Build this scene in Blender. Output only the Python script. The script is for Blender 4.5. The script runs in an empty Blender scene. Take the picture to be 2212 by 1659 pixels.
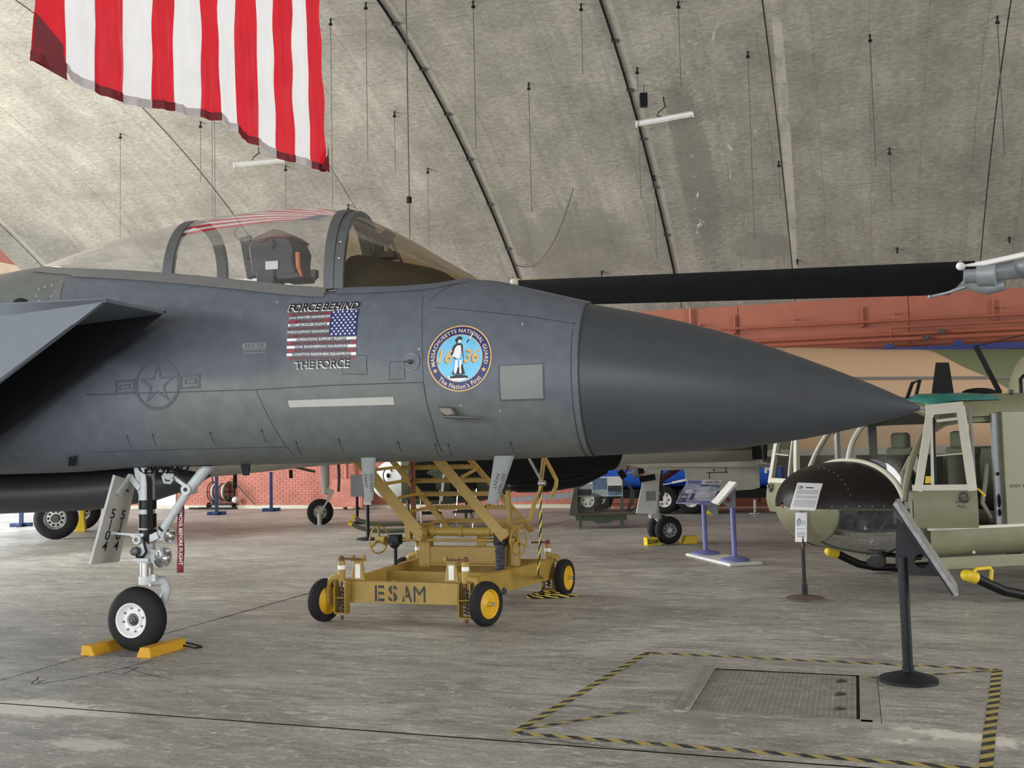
import bpy, math, random
import numpy as np
from mathutils import Vector, Matrix
R = math.radians
SC = bpy.context.scene
COL = SC.collection
random.seed(7)

# ------------------------------------------------------------------ camera
F_PX, CX, CY, CAM_H = 2200.0, 1106.0, 829.5, 1.69
PITCH = math.atan(136 / 2200.0)
ROLL = R(1.26)
cam_d = bpy.data.cameras.new('camera')
cam_d.sensor_width = 36.0
cam_d.lens = 36.0 * F_PX / 2212.0
cam_d.clip_end = 500
cam = bpy.data.objects.new('camera', cam_d)
COL.objects.link(cam)
_f = Vector((0, math.cos(PITCH), math.sin(PITCH)))
_r0 = Vector((1, 0, 0)); _u0 = _r0.cross(_f)
_r = _r0 * math.cos(ROLL) - _u0 * math.sin(ROLL)
_u = _u0 * math.cos(ROLL) + _r0 * math.sin(ROLL)
CAM = Vector((0, 0, CAM_H))
mw = Matrix((( _r.x, _u.x, -_f.x, 0), (_r.y, _u.y, -_f.y, 0), (_r.z, _u.z, -_f.z, CAM_H), (0, 0, 0, 1)))
cam.matrix_world = mw
SC.camera = cam

# ------------------------------------------------------------------ building axes (18.5 degrees to the camera)
PHI = R(18.5)
BS = Vector((math.cos(PHI), -math.sin(PHI), 0))     # along the back wall, to the right
BD = Vector((math.sin(PHI), math.cos(PHI), 0))      # away from the camera, towards the back wall
DW = 27.0                                           # back wall
S_END = -23.6                                       # open end of the hangar
def B(s, d, z=0.0):
    return BS * s + BD * d + Vector((0, 0, z))

# ------------------------------------------------------------------ world, lights, exposure
w = bpy.data.worlds.new('sky'); SC.world = w; w.use_nodes = True
bg = w.node_tree.nodes['Background']
bg.inputs[0].default_value = (0.86, 0.93, 1.0, 1)
bg.inputs[1].default_value = 1.6
def area(name, loc, direction, sx, sy, power, col):
    l = bpy.data.lights.new(name, 'AREA'); l.shape = 'RECTANGLE'; l.size = sx; l.size_y = sy
    l.energy = power; l.color = col
    o = bpy.data.objects.new(name, l); COL.objects.link(o)
    o.location = loc
    o.rotation_euler = Vector(direction).to_track_quat('-Z', 'Z').to_euler()
    return o
# daylight coming in through the open end of the hangar, plus added fill lamps in made-up front and right openings
area('daylight_open_end', B(S_END - 0.6, 11, 4.6), BS * 1 + Vector((0, 0, -0.02)), 30, 9, 6900, (1.0, 0.985, 0.95))
area('front_fill', B(-8, -6.6, 3.6), BD * 1 + Vector((0, 0, 0.12)), 26, 5.0, 1350, (0.97, 0.98, 1.0))  # added fill from behind the camera, no known source
area('right_fill', B(21.4, 8, 4.5), -BS, 16, 6, 1500, (1.0, 0.97, 0.92))  # added fill to brighten the right side of the vault
SC.view_settings.view_transform = 'Standard'
SC.view_settings.look = 'None'
SC.view_settings.gamma = 1.0
SC.view_settings.use_curve_mapping = False
SC.view_settings.exposure = 0.85
SC.cycles.use_denoising = True
SC.cycles.max_bounces = 8
SC.cycles.diffuse_bounces = 5
SC.cycles.glossy_bounces = 4
SC.cycles.transparent_max_bounces = 16

# ------------------------------------------------------------------ projection helpers: a pixel of the photograph on a known plane
def ray(x, y):
    return _f + _r * ((x - CX) / F_PX) - _u * ((y - CY) / F_PX)
def gnd(x, y, z=0.0):
    d = ray(x, y); return CAM + d * ((z - CAM_H) / d.z)
def onplane(x, y, P, n):
    d = ray(x, y); return CAM + d * ((Vector(P) - CAM).dot(n) / d.dot(n))
class Frame:
    """local frame of a thing: x forward, y left, z up, standing on the floor"""
    def __init__(s, O, ang):
        s.O = Vector((O[0], O[1], 0)); s.a = ang
        s.f = Vector((math.cos(ang), math.sin(ang), 0)); s.l = Vector((-s.f.y, s.f.x, 0))
    def lat(s, x, y, off):
        P = onplane(x, y, s.O + s.l * off, s.l); return ((P - s.O).dot(s.f), P.z)
    def p3(s, x, y, off):
        a, z = s.lat(x, y, off); return Vector((a, off, z))

# ------------------------------------------------------------------ materials
def lin(c):
    return tuple(((v / 12.92) if v <= 0.04045 else ((v + 0.055) / 1.055) ** 2.4) for v in c)
def hexc(h):
    h = h.lstrip('#'); return lin(tuple(int(h[i:i + 2], 16) / 255 for i in (0, 2, 4)))
MATS = {}
def nn(nt, t, **kw):
    n = nt.nodes.new(t)
    for k, v in kw.items():
        setattr(n, k, v)
    return n
def mat(name, col, rough=0.5, metal=0.0, var=0.12, scale=6.0, bump=0.0, spec=0.5, emit=None, coat=0.0, vec_scale=None, rvar=0.1):
    """painted or plain surface: colour with fine procedural variation and optional relief"""
    if name in MATS: return MATS[name]
    m = bpy.data.materials.new(name); m.use_nodes = True; nt = m.node_tree
    b = nt.nodes['Principled BSDF']
    if isinstance(col, str): col = hexc(col)
    b.inputs['Roughness'].default_value = rough; b.inputs['Metallic'].default_value = metal
    b.inputs['Specular IOR Level'].default_value = spec
    b.inputs['Coat Weight'].default_value = coat
    tc = nn(nt, 'ShaderNodeTexCoord'); mp = nn(nt, 'ShaderNodeMapping')
    if vec_scale: mp.inputs['Scale'].default_value = vec_scale
    nt.links.new(tc.outputs['Object'], mp.inputs['Vector'])
    no = nn(nt, 'ShaderNodeTexNoise'); no.inputs['Scale'].default_value = scale; no.inputs['Detail'].default_value = 6
    no.inputs['Roughness'].default_value = 0.62
    nt.links.new(mp.outputs['Vector'], no.inputs['Vector'])
    cr = nn(nt, 'ShaderNodeValToRGB')
    cr.color_ramp.elements[0].position = 0.3; cr.color_ramp.elements[1].position = 0.7
    cr.color_ramp.elements[0].color = tuple(c * (1 - var) for c in col) + (1,)
    cr.color_ramp.elements[1].color = tuple(min(1, c * (1 + var)) for c in col) + (1,)
    nt.links.new(no.outputs['Fac'], cr.inputs['Fac'])
    nt.links.new(cr.outputs['Color'], b.inputs['Base Color'])
    if rvar:
        mr = nn(nt, 'ShaderNodeMapRange'); mr.inputs['To Min'].default_value = max(0, rough - rvar); mr.inputs['To Max'].default_value = min(1, rough + rvar)
        nt.links.new(no.outputs['Fac'], mr.inputs['Value']); nt.links.new(mr.outputs['Result'], b.inputs['Roughness'])
    if bump:
        bm_ = nn(nt, 'ShaderNodeBump'); bm_.inputs['Strength'].default_value = bump; bm_.inputs['Distance'].default_value = 0.01
        nt.links.new(no.outputs['Fac'], bm_.inputs['Height']); nt.links.new(bm_.outputs['Normal'], b.inputs['Normal'])
    if emit:
        b.inputs['Emission Color'].default_value = tuple(col) + (1,); b.inputs['Emission Strength'].default_value = emit
    MATS[name] = m
    return m
def glass(name, tint=(0.95, 0.96, 0.98), refl=0.06, haze=0.03, haze_col=(0.8, 0.8, 0.82), rough=0.02, fr=0.85):
    """thin transparent sheet: see-through with a fresnel reflection and a faint haze that paints in reflected light"""
    m = bpy.data.materials.new(name); m.use_nodes = True; nt = m.node_tree
    for n in list(nt.nodes): nt.nodes.remove(n)
    out = nn(nt, 'ShaderNodeOutputMaterial')
    tr = nn(nt, 'ShaderNodeBsdfTransparent'); tr.inputs[0].default_value = tuple(tint) + (1,)
    gl = nn(nt, 'ShaderNodeBsdfGlossy'); gl.inputs['Roughness'].default_value = rough
    df = nn(nt, 'ShaderNodeBsdfDiffuse'); df.inputs[0].default_value = tuple(haze_col) + (1,)
    no = nn(nt, 'ShaderNodeTexNoise'); no.inputs['Scale'].default_value = 5
    mr = nn(nt, 'ShaderNodeMapRange'); mr.inputs['To Min'].default_value = haze * 0.5; mr.inputs['To Max'].default_value = haze * 1.5
    nt.links.new(no.outputs['Fac'], mr.inputs['Value'])
    m1 = nn(nt, 'ShaderNodeMixShader'); nt.links.new(mr.outputs['Result'], m1.inputs[0])
    nt.links.new(tr.outputs[0], m1.inputs[1]); nt.links.new(df.outputs[0], m1.inputs[2])
    lw = nn(nt, 'ShaderNodeFresnel'); lw.inputs['IOR'].default_value = 1.5
    ad = nn(nt, 'ShaderNodeMath', operation='MULTIPLY_ADD'); ad.inputs[1].default_value = fr; ad.inputs[2].default_value = refl
    ad.use_clamp = True
    nt.links.new(lw.outputs[0], ad.inputs[0])
    m2 = nn(nt, 'ShaderNodeMixShader'); nt.links.new(ad.outputs[0], m2.inputs[0])
    nt.links.new(m1.outputs[0], m2.inputs[1]); nt.links.new(gl.outputs[0], m2.inputs[2])
    nt.links.new(m2.outputs[0], out.inputs[0])
    MATS[name] = m
    return m
def M(n): return MATS[n]

# ------------------------------------------------------------------ mesh helpers
def V(*a): return Vector(a)
class MB:
    def __init__(s): s.v = []; s.f = []; s.m = []
    def add(s, vs, fs, mi=0):
        o = len(s.v); s.v += [tuple(v) for v in vs]
        for f in fs: s.f.append(tuple(i + o for i in f)); s.m.append(mi)
        return s
    def box(s, c, size, rot=None, mi=0):
        c = Vector(c); x, y, z = (k / 2 for k in size)
        vs = [Vector((a * x, b * y, d * z)) for a in (-1, 1) for b in (-1, 1) for d in (-1, 1)]
        if rot is not None: vs = [rot @ v for v in vs]
        return s.add([c + v for v in vs], [(0, 1, 3, 2), (4, 6, 7, 5), (0, 4, 5, 1), (2, 3, 7, 6), (0, 2, 6, 4), (1, 5, 7, 3)], mi)
    def bar(s, p0, p1, wd, ht, up=(0, 0, 1), mi=0):
        p0, p1 = Vector(p0), Vector(p1); d = (p1 - p0); L = d.length; d.normalize()
        up = Vector(up); side = d.cross(up)
        if side.length < 1e-4: side = d.cross(Vector((1, 0, 0)))
        side.normalize(); u = side.cross(d)
        rot = Matrix((d, side, u)).transposed()
        return s.box((p0 + p1) / 2, (L, wd, ht), rot, mi)
    def tube(s, path, r, n=10, closed=False, mi=0, caps=True):
        P = [Vector(p) for p in path]; N = len(P)
        rs = r if isinstance(r, (list, tuple)) else [r] * N
        base = len(s.v); prev = None
        for i, p in enumerate(P):
            a = P[i - 1] if (i > 0 or closed) else p
            b = P[(i + 1) % N] if (i < N - 1 or closed) else p
            t = (b - a).normalized()
            if prev is None:
                h = Vector((0, 0, 1)) if abs(t.z) < 0.9 else Vector((1, 0, 0))
                u = t.cross(h).normalized()
            else:
                u = (prev - t * prev.dot(t)).normalized()
            prev = u; v = t.cross(u)
            for k in range(n):
                a_ = 2 * math.pi * k / n
                s.v.append(tuple(p + (u * math.cos(a_) + v * math.sin(a_)) * rs[i]))
        for i in range(N if closed else N - 1):
            for k in range(n):
                i2 = (i + 1) % N
                s.f.append((base + i * n + k, base + i * n + (k + 1) % n, base + i2 * n + (k + 1) % n, base + i2 * n + k)); s.m.append(mi)
        if not closed and caps:
            s.f.append(tuple(base + k for k in reversed(range(n)))); s.m.append(mi)
            s.f.append(tuple(base + (N - 1) * n + k for k in range(n))); s.m.append(mi)
        return s
    def cyl(s, p0, p1, r0, r1=None, n=18, mi=0, caps=True):
        return s.tube([p0, p1], [r0, r0 if r1 is None else r1], n, mi=mi, caps=caps)
    def lathe(s, prof, O, axis, n=28, mi=0, seg_mi=None):
        """prof: (radius, height) pairs along axis"""
        O = Vector(O); ax = Vector(axis).normalized()
        h = Vector((0, 0, 1)) if abs(ax.z) < 0.9 else Vector((1, 0, 0))
        u = ax.cross(h).normalized(); v = ax.cross(u)
        base = len(s.v)
        for (r, t) in prof:
            for k in range(n):
                a = 2 * math.pi * k / n
                s.v.append(tuple(O + ax * t + (u * math.cos(a) + v * math.sin(a)) * r))
        for i in range(len(prof) - 1):
            for k in range(n):
                s.f.append((base + i * n + k, base + i * n + (k + 1) % n, base + (i + 1) * n + (k + 1) % n, base + (i + 1) * n + k))
                s.m.append(seg_mi[i] if seg_mi else mi)
        return s
    def loft(s, rings, closed=True, caps=(True, True), mi=0):
        n = len(rings[0]); base = len(s.v)
        for r in rings: s.v += [tuple(p) for p in r]
        for i in range(len(rings) - 1):
            for k in range(n if closed else n - 1):
                s.f.append((base + i * n + k, base + i * n + (k + 1) % n, base + (i + 1) * n + (k + 1) % n, base + (i + 1) * n + k)); s.m.append(mi)
        if closed and caps[0]: s.f.append(tuple(base + k for k in reversed(range(n)))); s.m.append(mi)
        if closed and caps[1]: s.f.append(tuple(base + (len(rings) - 1) * n + k for k in range(n))); s.m.append(mi)
        return s
    def prism(s, poly, O, U, W, th, mi=0):
        """polygon (a,b) in plane O + a U + b W, extruded by th along U x W (centred)"""
        O, U, W = Vector(O), Vector(U), Vector(W); N = U.cross(W).normalized(); n = len(poly)
        A = [O + U * a + W * b + N * (th / 2) for a, b in poly]; Bq = [O + U * a + W * b - N * (th / 2) for a, b in poly]
        fs = [tuple(range(n)), tuple(reversed(range(n, 2 * n)))]
        fs += [(i, n + i, n + (i + 1) % n, (i + 1) % n) for i in range(n)]
        return s.add(A + Bq, fs, mi)
    def sphere(s, c, r, n=16, m=10, mi=0, rot=None):
        c = Vector(c); r = Vector(r) if not isinstance(r, (int, float)) else Vector((r, r, r))
        rings = []
        for i in range(m + 1):
            t = math.pi * i / m; q = max(math.sin(t), 1e-4)
            ring = [Vector((r.x * q * math.cos(2 * math.pi * k / n), r.y * q * math.sin(2 * math.pi * k / n), r.z * math.cos(t))) for k in range(n)]
            if rot is not None: ring = [rot @ p for p in ring]
            rings.append([c + p for p in ring])
        return s.loft(rings, True, (True, True), mi)
    def build(s, name, mats, parent=None, smooth=40, bevel=0.0, label=None):
        me = bpy.data.meshes.new(name); me.from_pydata(s.v, [], s.f)
        if not isinstance(mats, (list, tuple)): mats = [mats]
        for m in mats: me.materials.append(MATS[m] if isinstance(m, str) else m)
        if len(mats) > 1: me.polygons.foreach_set('material_index', s.m)
        if smooth:
            me.polygons.foreach_set('use_smooth', [True] * len(me.polygons))
            me.set_sharp_from_angle(angle=R(smooth))
        me.update()
        o = bpy.data.objects.new(name, me); COL.objects.link(o)
        if parent is not None: o.parent = parent
        if bevel:
            bv = o.modifiers.new('bevel', 'BEVEL'); bv.width = bevel; bv.segments = 2; bv.limit_method = 'ANGLE'; bv.angle_limit = R(35)
        if label: o['label'] = label
        return o
def thing(name, label, cat, loc=(0, 0, 0), rz=0.0, group=None):
    o = bpy.data.objects.new(name, None); o.empty_display_size = 0.2; COL.objects.link(o)
    o.location = loc; o.rotation_euler = (0, 0, rz); o['label'] = label; o['category'] = cat
    if group: o['group'] = group
    return o
def tag(o, label, cat, group=None):
    o['label'] = label; o['category'] = cat
    if group: o['group'] = group
    return o
def struct(o):
    o['kind'] = 'structure'; return o
def copytree(o, parent=None):
    c = o.copy(); COL.objects.link(c); c.parent = parent
    for ch in list(o.children): copytree(ch, c)
    return c
def text_geo(body, bold=0.0, shear=0.0, spacing=1.0):
    cu = bpy.data.curves.new('lettering', 'FONT'); cu.body = body; cu.offset = bold; cu.shear = shear; cu.space_character = spacing
    cu.resolution_u = 3
    ob = bpy.data.objects.new('lettering', cu); me = ob.to_mesh()
    vs = [v.co.copy() for v in me.vertices]; fs = [tuple(p.vertices) for p in me.polygons]
    ob.to_mesh_clear(); bpy.data.objects.remove(ob); bpy.data.curves.remove(cu)
    x0 = min(v.x for v in vs); x1 = max(v.x for v in vs); y0 = min(v.y for v in vs); y1 = max(v.y for v in vs)
    return [((v.x - x0) / (x1 - x0), (v.y - y0) / (y1 - y0)) for v in vs], fs, (x1 - x0) / (y1 - y0)
def put_text(mb, body, rect, fmap, mi=0, bold=0.0, shear=0.0, spacing=1.0):
    """fit the lettering into rect (u0,u1,v0,v1); fmap(u,v) gives the point on the surface"""
    uv, fs, asp = text_geo(body, bold, shear, spacing); u0, u1, v0, v1 = rect
    mb.add([fmap(u0 + (u1 - u0) * a, v0 + (v1 - v0) * b) for a, b in uv], fs, mi)
def flat(O, U, W):
    O, U, W = Vector(O), Vector(U), Vector(W)
    return lambda a, b: O + U * a + W * b
def hermite(xs, ys, x):
    xs = list(xs); n = len(xs)
    if x <= xs[0]: return ys[0]
    if x >= xs[-1]: return ys[-1]
    i = max(k for k in range(n - 1) if xs[k] <= x)
    def sl(k):
        if k == 0: return (ys[1] - ys[0]) / (xs[1] - xs[0])
        if k == n - 1: return (ys[-1] - ys[-2]) / (xs[-1] - xs[-2])
        a = (ys[k] - ys[k - 1]) / (xs[k] - xs[k - 1]); b = (ys[k + 1] - ys[k]) / (xs[k + 1] - xs[k])
        return 0.0 if a * b <= 0 else 2 * a * b / (a + b)
    h = xs[i + 1] - xs[i]; t = (x - xs[i]) / h
    return (ys[i] * (2 * t**3 - 3 * t**2 + 1) + sl(i) * h * (t**3 - 2 * t**2 + t) + ys[i + 1] * (-2 * t**3 + 3 * t**2) + sl(i + 1) * h * (t**3 - t**2))
def circ(c, u, v, r, n=16, a0=0.0, a1=2 * math.pi, end=False):
    c, u, v = Vector(c), Vector(u), Vector(v)
    return [c + (u * math.cos(a0 + (a1 - a0) * k / (n - 1 if end else n)) + v * math.sin(a0 + (a1 - a0) * k / (n - 1 if end else n))) * r for k in range(n)]
def star5(c, r, fmap, rot=0.0):
    pts = []
    for k in range(10):
        a = math.pi / 2 + rot + math.pi * k / 5; q = r if k % 2 == 0 else r * 0.40
        pts.append(fmap(c[0] + q * math.cos(a), c[1] + q * math.sin(a)))
    return [fmap(*c)] + pts, [(0, 1 + k, 1 + (k + 1) % 10) for k in range(10)]

# ================================================================== MATERIALS
def concrete(name, base, dark, light, uv=False, board=False):
    m = bpy.data.materials.new(name); m.use_nodes = True; nt = m.node_tree; L = nt.links
    b = nt.nodes['Principled BSDF']; b.inputs['Specular IOR Level'].default_value = 0.35
    tc = nn(nt, 'ShaderNodeTexCoord'); co = tc.outputs['UV' if uv else 'Object']
    def noise(scale, det=8, ro=0.62, sc=None, dist=0.0):
        n = nn(nt, 'ShaderNodeTexNoise'); n.inputs['Scale'].default_value = scale; n.inputs['Detail'].default_value = det
        n.inputs['Roughness'].default_value = ro; n.inputs['Distortion'].default_value = dist
        if sc:
            mp = nn(nt, 'ShaderNodeMapping'); mp.inputs['Scale'].default_value = sc; L.new(co, mp.inputs['Vector']); L.new(mp.outputs[0], n.inputs['Vector'])
        else: L.new(co, n.inputs['Vector'])
        return n.outputs['Fac']
    def ramp(src, p0, p1, c0=(0, 0, 0, 1), c1=(1, 1, 1, 1)):
        r = nn(nt, 'ShaderNodeValToRGB'); r.color_ramp.elements[0].position = p0; r.color_ramp.elements[1].position = p1
        r.color_ramp.elements[0].color = c0; r.color_ramp.elements[1].color = c1; L.new(src, r.inputs[0]); return r.outputs[0]
    def mix(fac, a, c, mode='MIX'):
        x = nn(nt, 'ShaderNodeMix', data_type='RGBA', blend_type=mode)
        if isinstance(fac, float): x.inputs[0].default_value = fac
        else: L.new(fac, x.inputs[0])
        for k, val in ((6, a), (7, c)):
            if isinstance(val, tuple): x.inputs[k].default_value = val + (1,) if len(val) == 3 else val
            else: L.new(val, x.inputs[k])
        return x.outputs[2]
    def mul(a, k):
        x = nn(nt, 'ShaderNodeMath', operation='MULTIPLY'); L.new(a, x.inputs[0])
        if isinstance(k, float): x.inputs[1].default_value = k
        else: L.new(k, x.inputs[1])
        return x.outputs[0]
    def blob(cx, cy, rx, ry, soft=0.25, wob=0.35, ang=0.0):
        mp = nn(nt, 'ShaderNodeMapping', vector_type='TEXTURE'); mp.inputs['Location'].default_value = (cx, cy, 0); mp.inputs['Rotation'].default_value = (0, 0, ang); mp.inputs['Scale'].default_value = (rx, ry, 1e3)
        L.new(co, mp.inputs['Vector'])
        ln = nn(nt, 'ShaderNodeVectorMath', operation='LENGTH'); L.new(mp.outputs[0], ln.inputs[0])
        ns = noise(5.0 / max(min(rx, ry), .35), 9, 0.72)
        ad = nn(nt, 'ShaderNodeMath', operation='MULTIPLY_ADD'); L.new(ns, ad.inputs[0]); ad.inputs[1].default_value = wob * 2; L.new(ln.outputs['Value'], ad.inputs[2])
        r_ = nn(nt, 'ShaderNodeMapRange'); r_.interpolation_type = 'SMOOTHSTEP'; r_.inputs['From Min'].default_value = 1.0 + wob - soft; r_.inputs['From Max'].default_value = 1.0 + wob + soft * .3; r_.inputs['To Min'].default_value = 1; r_.inputs['To Max'].default_value = 0
        L.new(ad.outputs[0], r_.inputs['Value']); return r_.outputs[0]
    if board:
        c1 = ramp(noise(0.42, 10, 0.68), 0.34, 0.64, dark + (1,), light + (1,))
        # streaks running down the curve of the shell
        st = ramp(noise(1.0, 9, 0.68, (3.2, 0.28, 1)), 0.36, 0.64)
        c2 = mix(mul(st, 0.6), c1, tuple(v * 0.72 for v in base))
        fine = ramp(noise(1.0, 10, 0.75, (7, 16, 1)), 0.34, 0.66, (0.6, 0.6, 0.6, 1), (1.3, 1.3, 1.3, 1))
        c2 = mix(0.75, c2, fine, 'MULTIPLY')
        # form board seams
        mp = nn(nt, 'ShaderNodeMapping'); mp.inputs['Rotation'].default_value = (0, 0, R(90)); mp.inputs['Location'].default_value = (0.3, 0.4, 0); L.new(co, mp.inputs['Vector'])
        br = nn(nt, 'ShaderNodeTexBrick'); br.offset = 0.37; br.inputs['Scale'].default_value = 1.0; br.inputs['Brick Width'].default_value = 2.44; br.inputs['Row Height'].default_value = 1.03
        br.inputs['Mortar Size'].default_value = 0.012; br.inputs['Mortar Smooth'].default_value = 0.3; br.inputs['Color1'].default_value = (1, 1, 1, 1); br.inputs['Color2'].default_value = (0.9, 0.9, 0.9, 1); br.inputs['Mortar'].default_value = (0.62, 0.62, 0.62, 1)
        nd = nn(nt, 'ShaderNodeVectorMath', operation='ADD'); ns3 = nn(nt, 'ShaderNodeTexNoise'); ns3.inputs['Scale'].default_value = 1.4; ns3.inputs['Detail'].default_value = 4; L.new(co, ns3.inputs['Vector'])
        sb = nn(nt, 'ShaderNodeVectorMath', operation='SCALE'); sb.inputs['Scale'].default_value = 0.10; L.new(ns3.outputs['Color'], sb.inputs[0]); L.new(mp.outputs[0], nd.inputs[0]); L.new(sb.outputs[0], nd.inputs[1]); L.new(nd.outputs[0], br.inputs['Vector'])
        c3 = mix(mul(ramp(noise(0.5, 5), 0.3, 0.6), 0.8), c2, mix(1.0, c2, br.outputs['Color'], 'MULTIPLY'))
        # darker damp bay beside the joint, patched repairs, lime run-off
        for (cx, cy, rx, ry, amt, cc, wob) in ((-3.2, 4.6, 0.45, 3.4, 0.6, tuple(v * 0.5 for v in base), 1.0), (-6.6, 2.6, 1.6, 1.4, 0.5, tuple(v * 0.6 for v in base), 0.9), (-2.0, 2.0, 0.8, 0.5, 0.55, tuple(v * 0.55 for v in base), 0.35), (-7.9, 3.4, 0.35, 1.5, 0.5, tuple(v * 0.55 for v in base), 0.6)):
            c3 = mix(mul(blob(cx, cy, rx, ry, 0.25, wob), amt), c3, cc)
        for sj in (-8.24, -4.09, -22.6):
            c3 = mix(mul(blob(sj, 7, 0.06, 9, 0.2, 0.5), 0.28), c3, tuple(min(1, v * 1.35) for v in light))
        lime = ramp(noise(1.0, 10, 0.72, (2.6, 1.5, 1), 0.8), 0.62, 0.655)
        lm = mul(mul(lime, blob(-3.0, 5.2, 1.5, 5.0, 0.5, 0.4)), 0.9)
        c3 = mix(lm, c3, (0.72, 0.72, 0.70))
        strip = mul(blob(-1.15, 5.5, 0.11, 5.6, 0.15, 0.55, R(-1.2)), ramp(noise(1.0, 6, 0.6, (1.5, 0.8, 1)), 0.36, 0.5))
        c3 = mix(mul(strip, 0.5), c3, tuple(min(1, v * 1.35) for v in light))
        L.new(c3, b.inputs['Base Color']); b.inputs['Roughness'].default_value = 0.85
        hb = noise(9, 8, 0.7)
        bp = nn(nt, 'ShaderNodeBump'); bp.inputs['Strength'].default_value = 0.35; bp.inputs['Distance'].default_value = 0.02; L.new(hb, bp.inputs['Height']); L.new(bp.outputs[0], b.inputs['Normal'])
    else:
        c1 = ramp(noise(0.45, 6, 0.6, None, 0.6), 0.33, 0.67, dark + (1,), light + (1,))
        st = ramp(noise(2.4, 9, 0.7, (0.5, 1.6, 1), 1.4), 0.40, 0.62)
        c2 = mix(mul(st, 0.8), c1, tuple(v * 0.45 for v in base))
        dk = ramp(noise(3.2, 10, 0.75, (0.55, 1.7, 1), 2.6), 0.56, 0.66)
        c2 = mix(mul(dk, 0.6), c2, tuple(v * 0.36 for v in base))
        sc2 = ramp(noise(5.5, 9, 0.75, (0.6, 1.5, 1), 2.2), 0.53, 0.66)
        c2 = mix(mul(sc2, 0.6), c2, tuple(min(1, v * 1.5) for v in light))
        fine = ramp(noise(34, 8, 0.75), 0.33, 0.66, (0.62, 0.62, 0.62, 1), (1.28, 1.28, 1.28, 1))
        c2 = mix(0.8, c2, fine, 'MULTIPLY')
        for (x, y, rx, ry, amt, k, wob) in ((2030, 1595, .46, .20, 0.85, 1.75, 0.8), (70, 1528, .55, .22, 0.7, 1.7, 0.9), (200, 1540, .35, .1, .5, 1.6, .9), (190, 1608, .3, .12, .55, 1.5, .9), (430, 1452, .30, .16, 0.55, 0.5, .5), (1905, 1585, .3, .12, .55, 0.55, .9), (2060, 1610, .25, .15, .5, .55, .9)):
            P = gnd(x, y); s_, d_ = P.dot(BS), P.dot(BD)
            c2 = mix(mul(blob(s_, d_, rx, ry, 0.3, wob), amt), c2, tuple(min(1, v * k) for v in base))
        L.new(c2, b.inputs['Base Color'])
        rr = ramp(noise(1.7, 6), 0.3, 0.7, (0.38, 0.38, 0.38, 1), (0.62, 0.62, 0.62, 1)); L.new(rr, b.inputs['Roughness'])
        bp = nn(nt, 'ShaderNodeBump'); bp.inputs['Strength'].default_value = 0.22; bp.inputs['Distance'].default_value = 0.01; L.new(noise(26, 8, 0.75), bp.inputs['Height']); L.new(bp.outputs[0], b.inputs['Normal'])
    MATS[name] = m
    return m
concrete('concrete_shell', (0.38, 0.362, 0.305), (0.24, 0.228, 0.19), (0.50, 0.48, 0.41), uv=True, board=True)
concrete('concrete_floor', (0.52, 0.505, 0.46), (0.33, 0.318, 0.288), (0.62, 0.60, 0.555))
mat('joint_dark', (0.03, 0.028, 0.026), 0.9)
mat('wall_red', (0.38, 0.125, 0.08), 0.7, var=0.10, scale=1.4)
mat('brick_red_lit', (0.56, 0.215, 0.165), 0.75, var=0.22, scale=2.3)  # lighter copy of the red wall paint, bright daylight put into its colour
mat('mortar', (0.38, 0.155, 0.12), 0.9)
mat('pipe_red', (0.38, 0.115, 0.07), 0.45, var=0.06)
mat('beam_blue', (0.03, 0.045, 0.20), 0.5)
mat('black_paint', (0.012, 0.012, 0.013), 0.38, spec=.2, var=0.2)
mat('black_matte', (0.010, 0.010, 0.011), 0.8, spec=.2)
mat('rubber', (0.016, 0.016, 0.017), 0.72, spec=.25, var=0.25, scale=14, bump=0.1)
mat('white_paint', (0.72, 0.73, 0.72), 0.42, var=0.05)
mat('white_metal', (0.78, 0.78, 0.76), 0.35, var=0.04)
mat('gear_white', (0.50, 0.53, 0.525), 0.38, var=0.10, scale=9)
mat('chrome', (0.75, 0.75, 0.74), 0.12, metal=1.0, var=0.05)
mat('steel', (0.42, 0.42, 0.41), 0.42, metal=0.9, var=0.15)
mat('dark_steel', (0.10, 0.10, 0.10), 0.5, metal=0.6, var=0.2)
mat('wire', (0.10, 0.095, 0.09), 0.6, metal=0.4)
mat('yellow_paint', (0.75, 0.46, 0.03), 0.5, var=0.12, scale=9)
mat('cream', (0.66, 0.63, 0.50), 0.5, var=0.06)
mat('tan_beam', (0.38, 0.27, 0.17), 0.6)
mat('brown_red', (0.23, 0.07, 0.04), 0.7)

# ================================================================== STRUCTURE
# ---- floor: cast slabs with open joints
fl = MB(); fl.add([B(S_END - 18, -7, -0.03), B(22, -7, -0.03), B(22, DW, -0.03), B(S_END - 18, DW, -0.03)], [(0, 1, 2, 3)])
floor = struct(fl.build('floor', 'joint_dark', smooth=0))
SJ = [S_END - 18, -30.25, -18.25, -6.25, 5.75, 17.75, 22.0]; DJ = [-7.0, -5.0, 5.65, 16.3, DW]
slab_me = {}
g = 0.010
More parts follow.
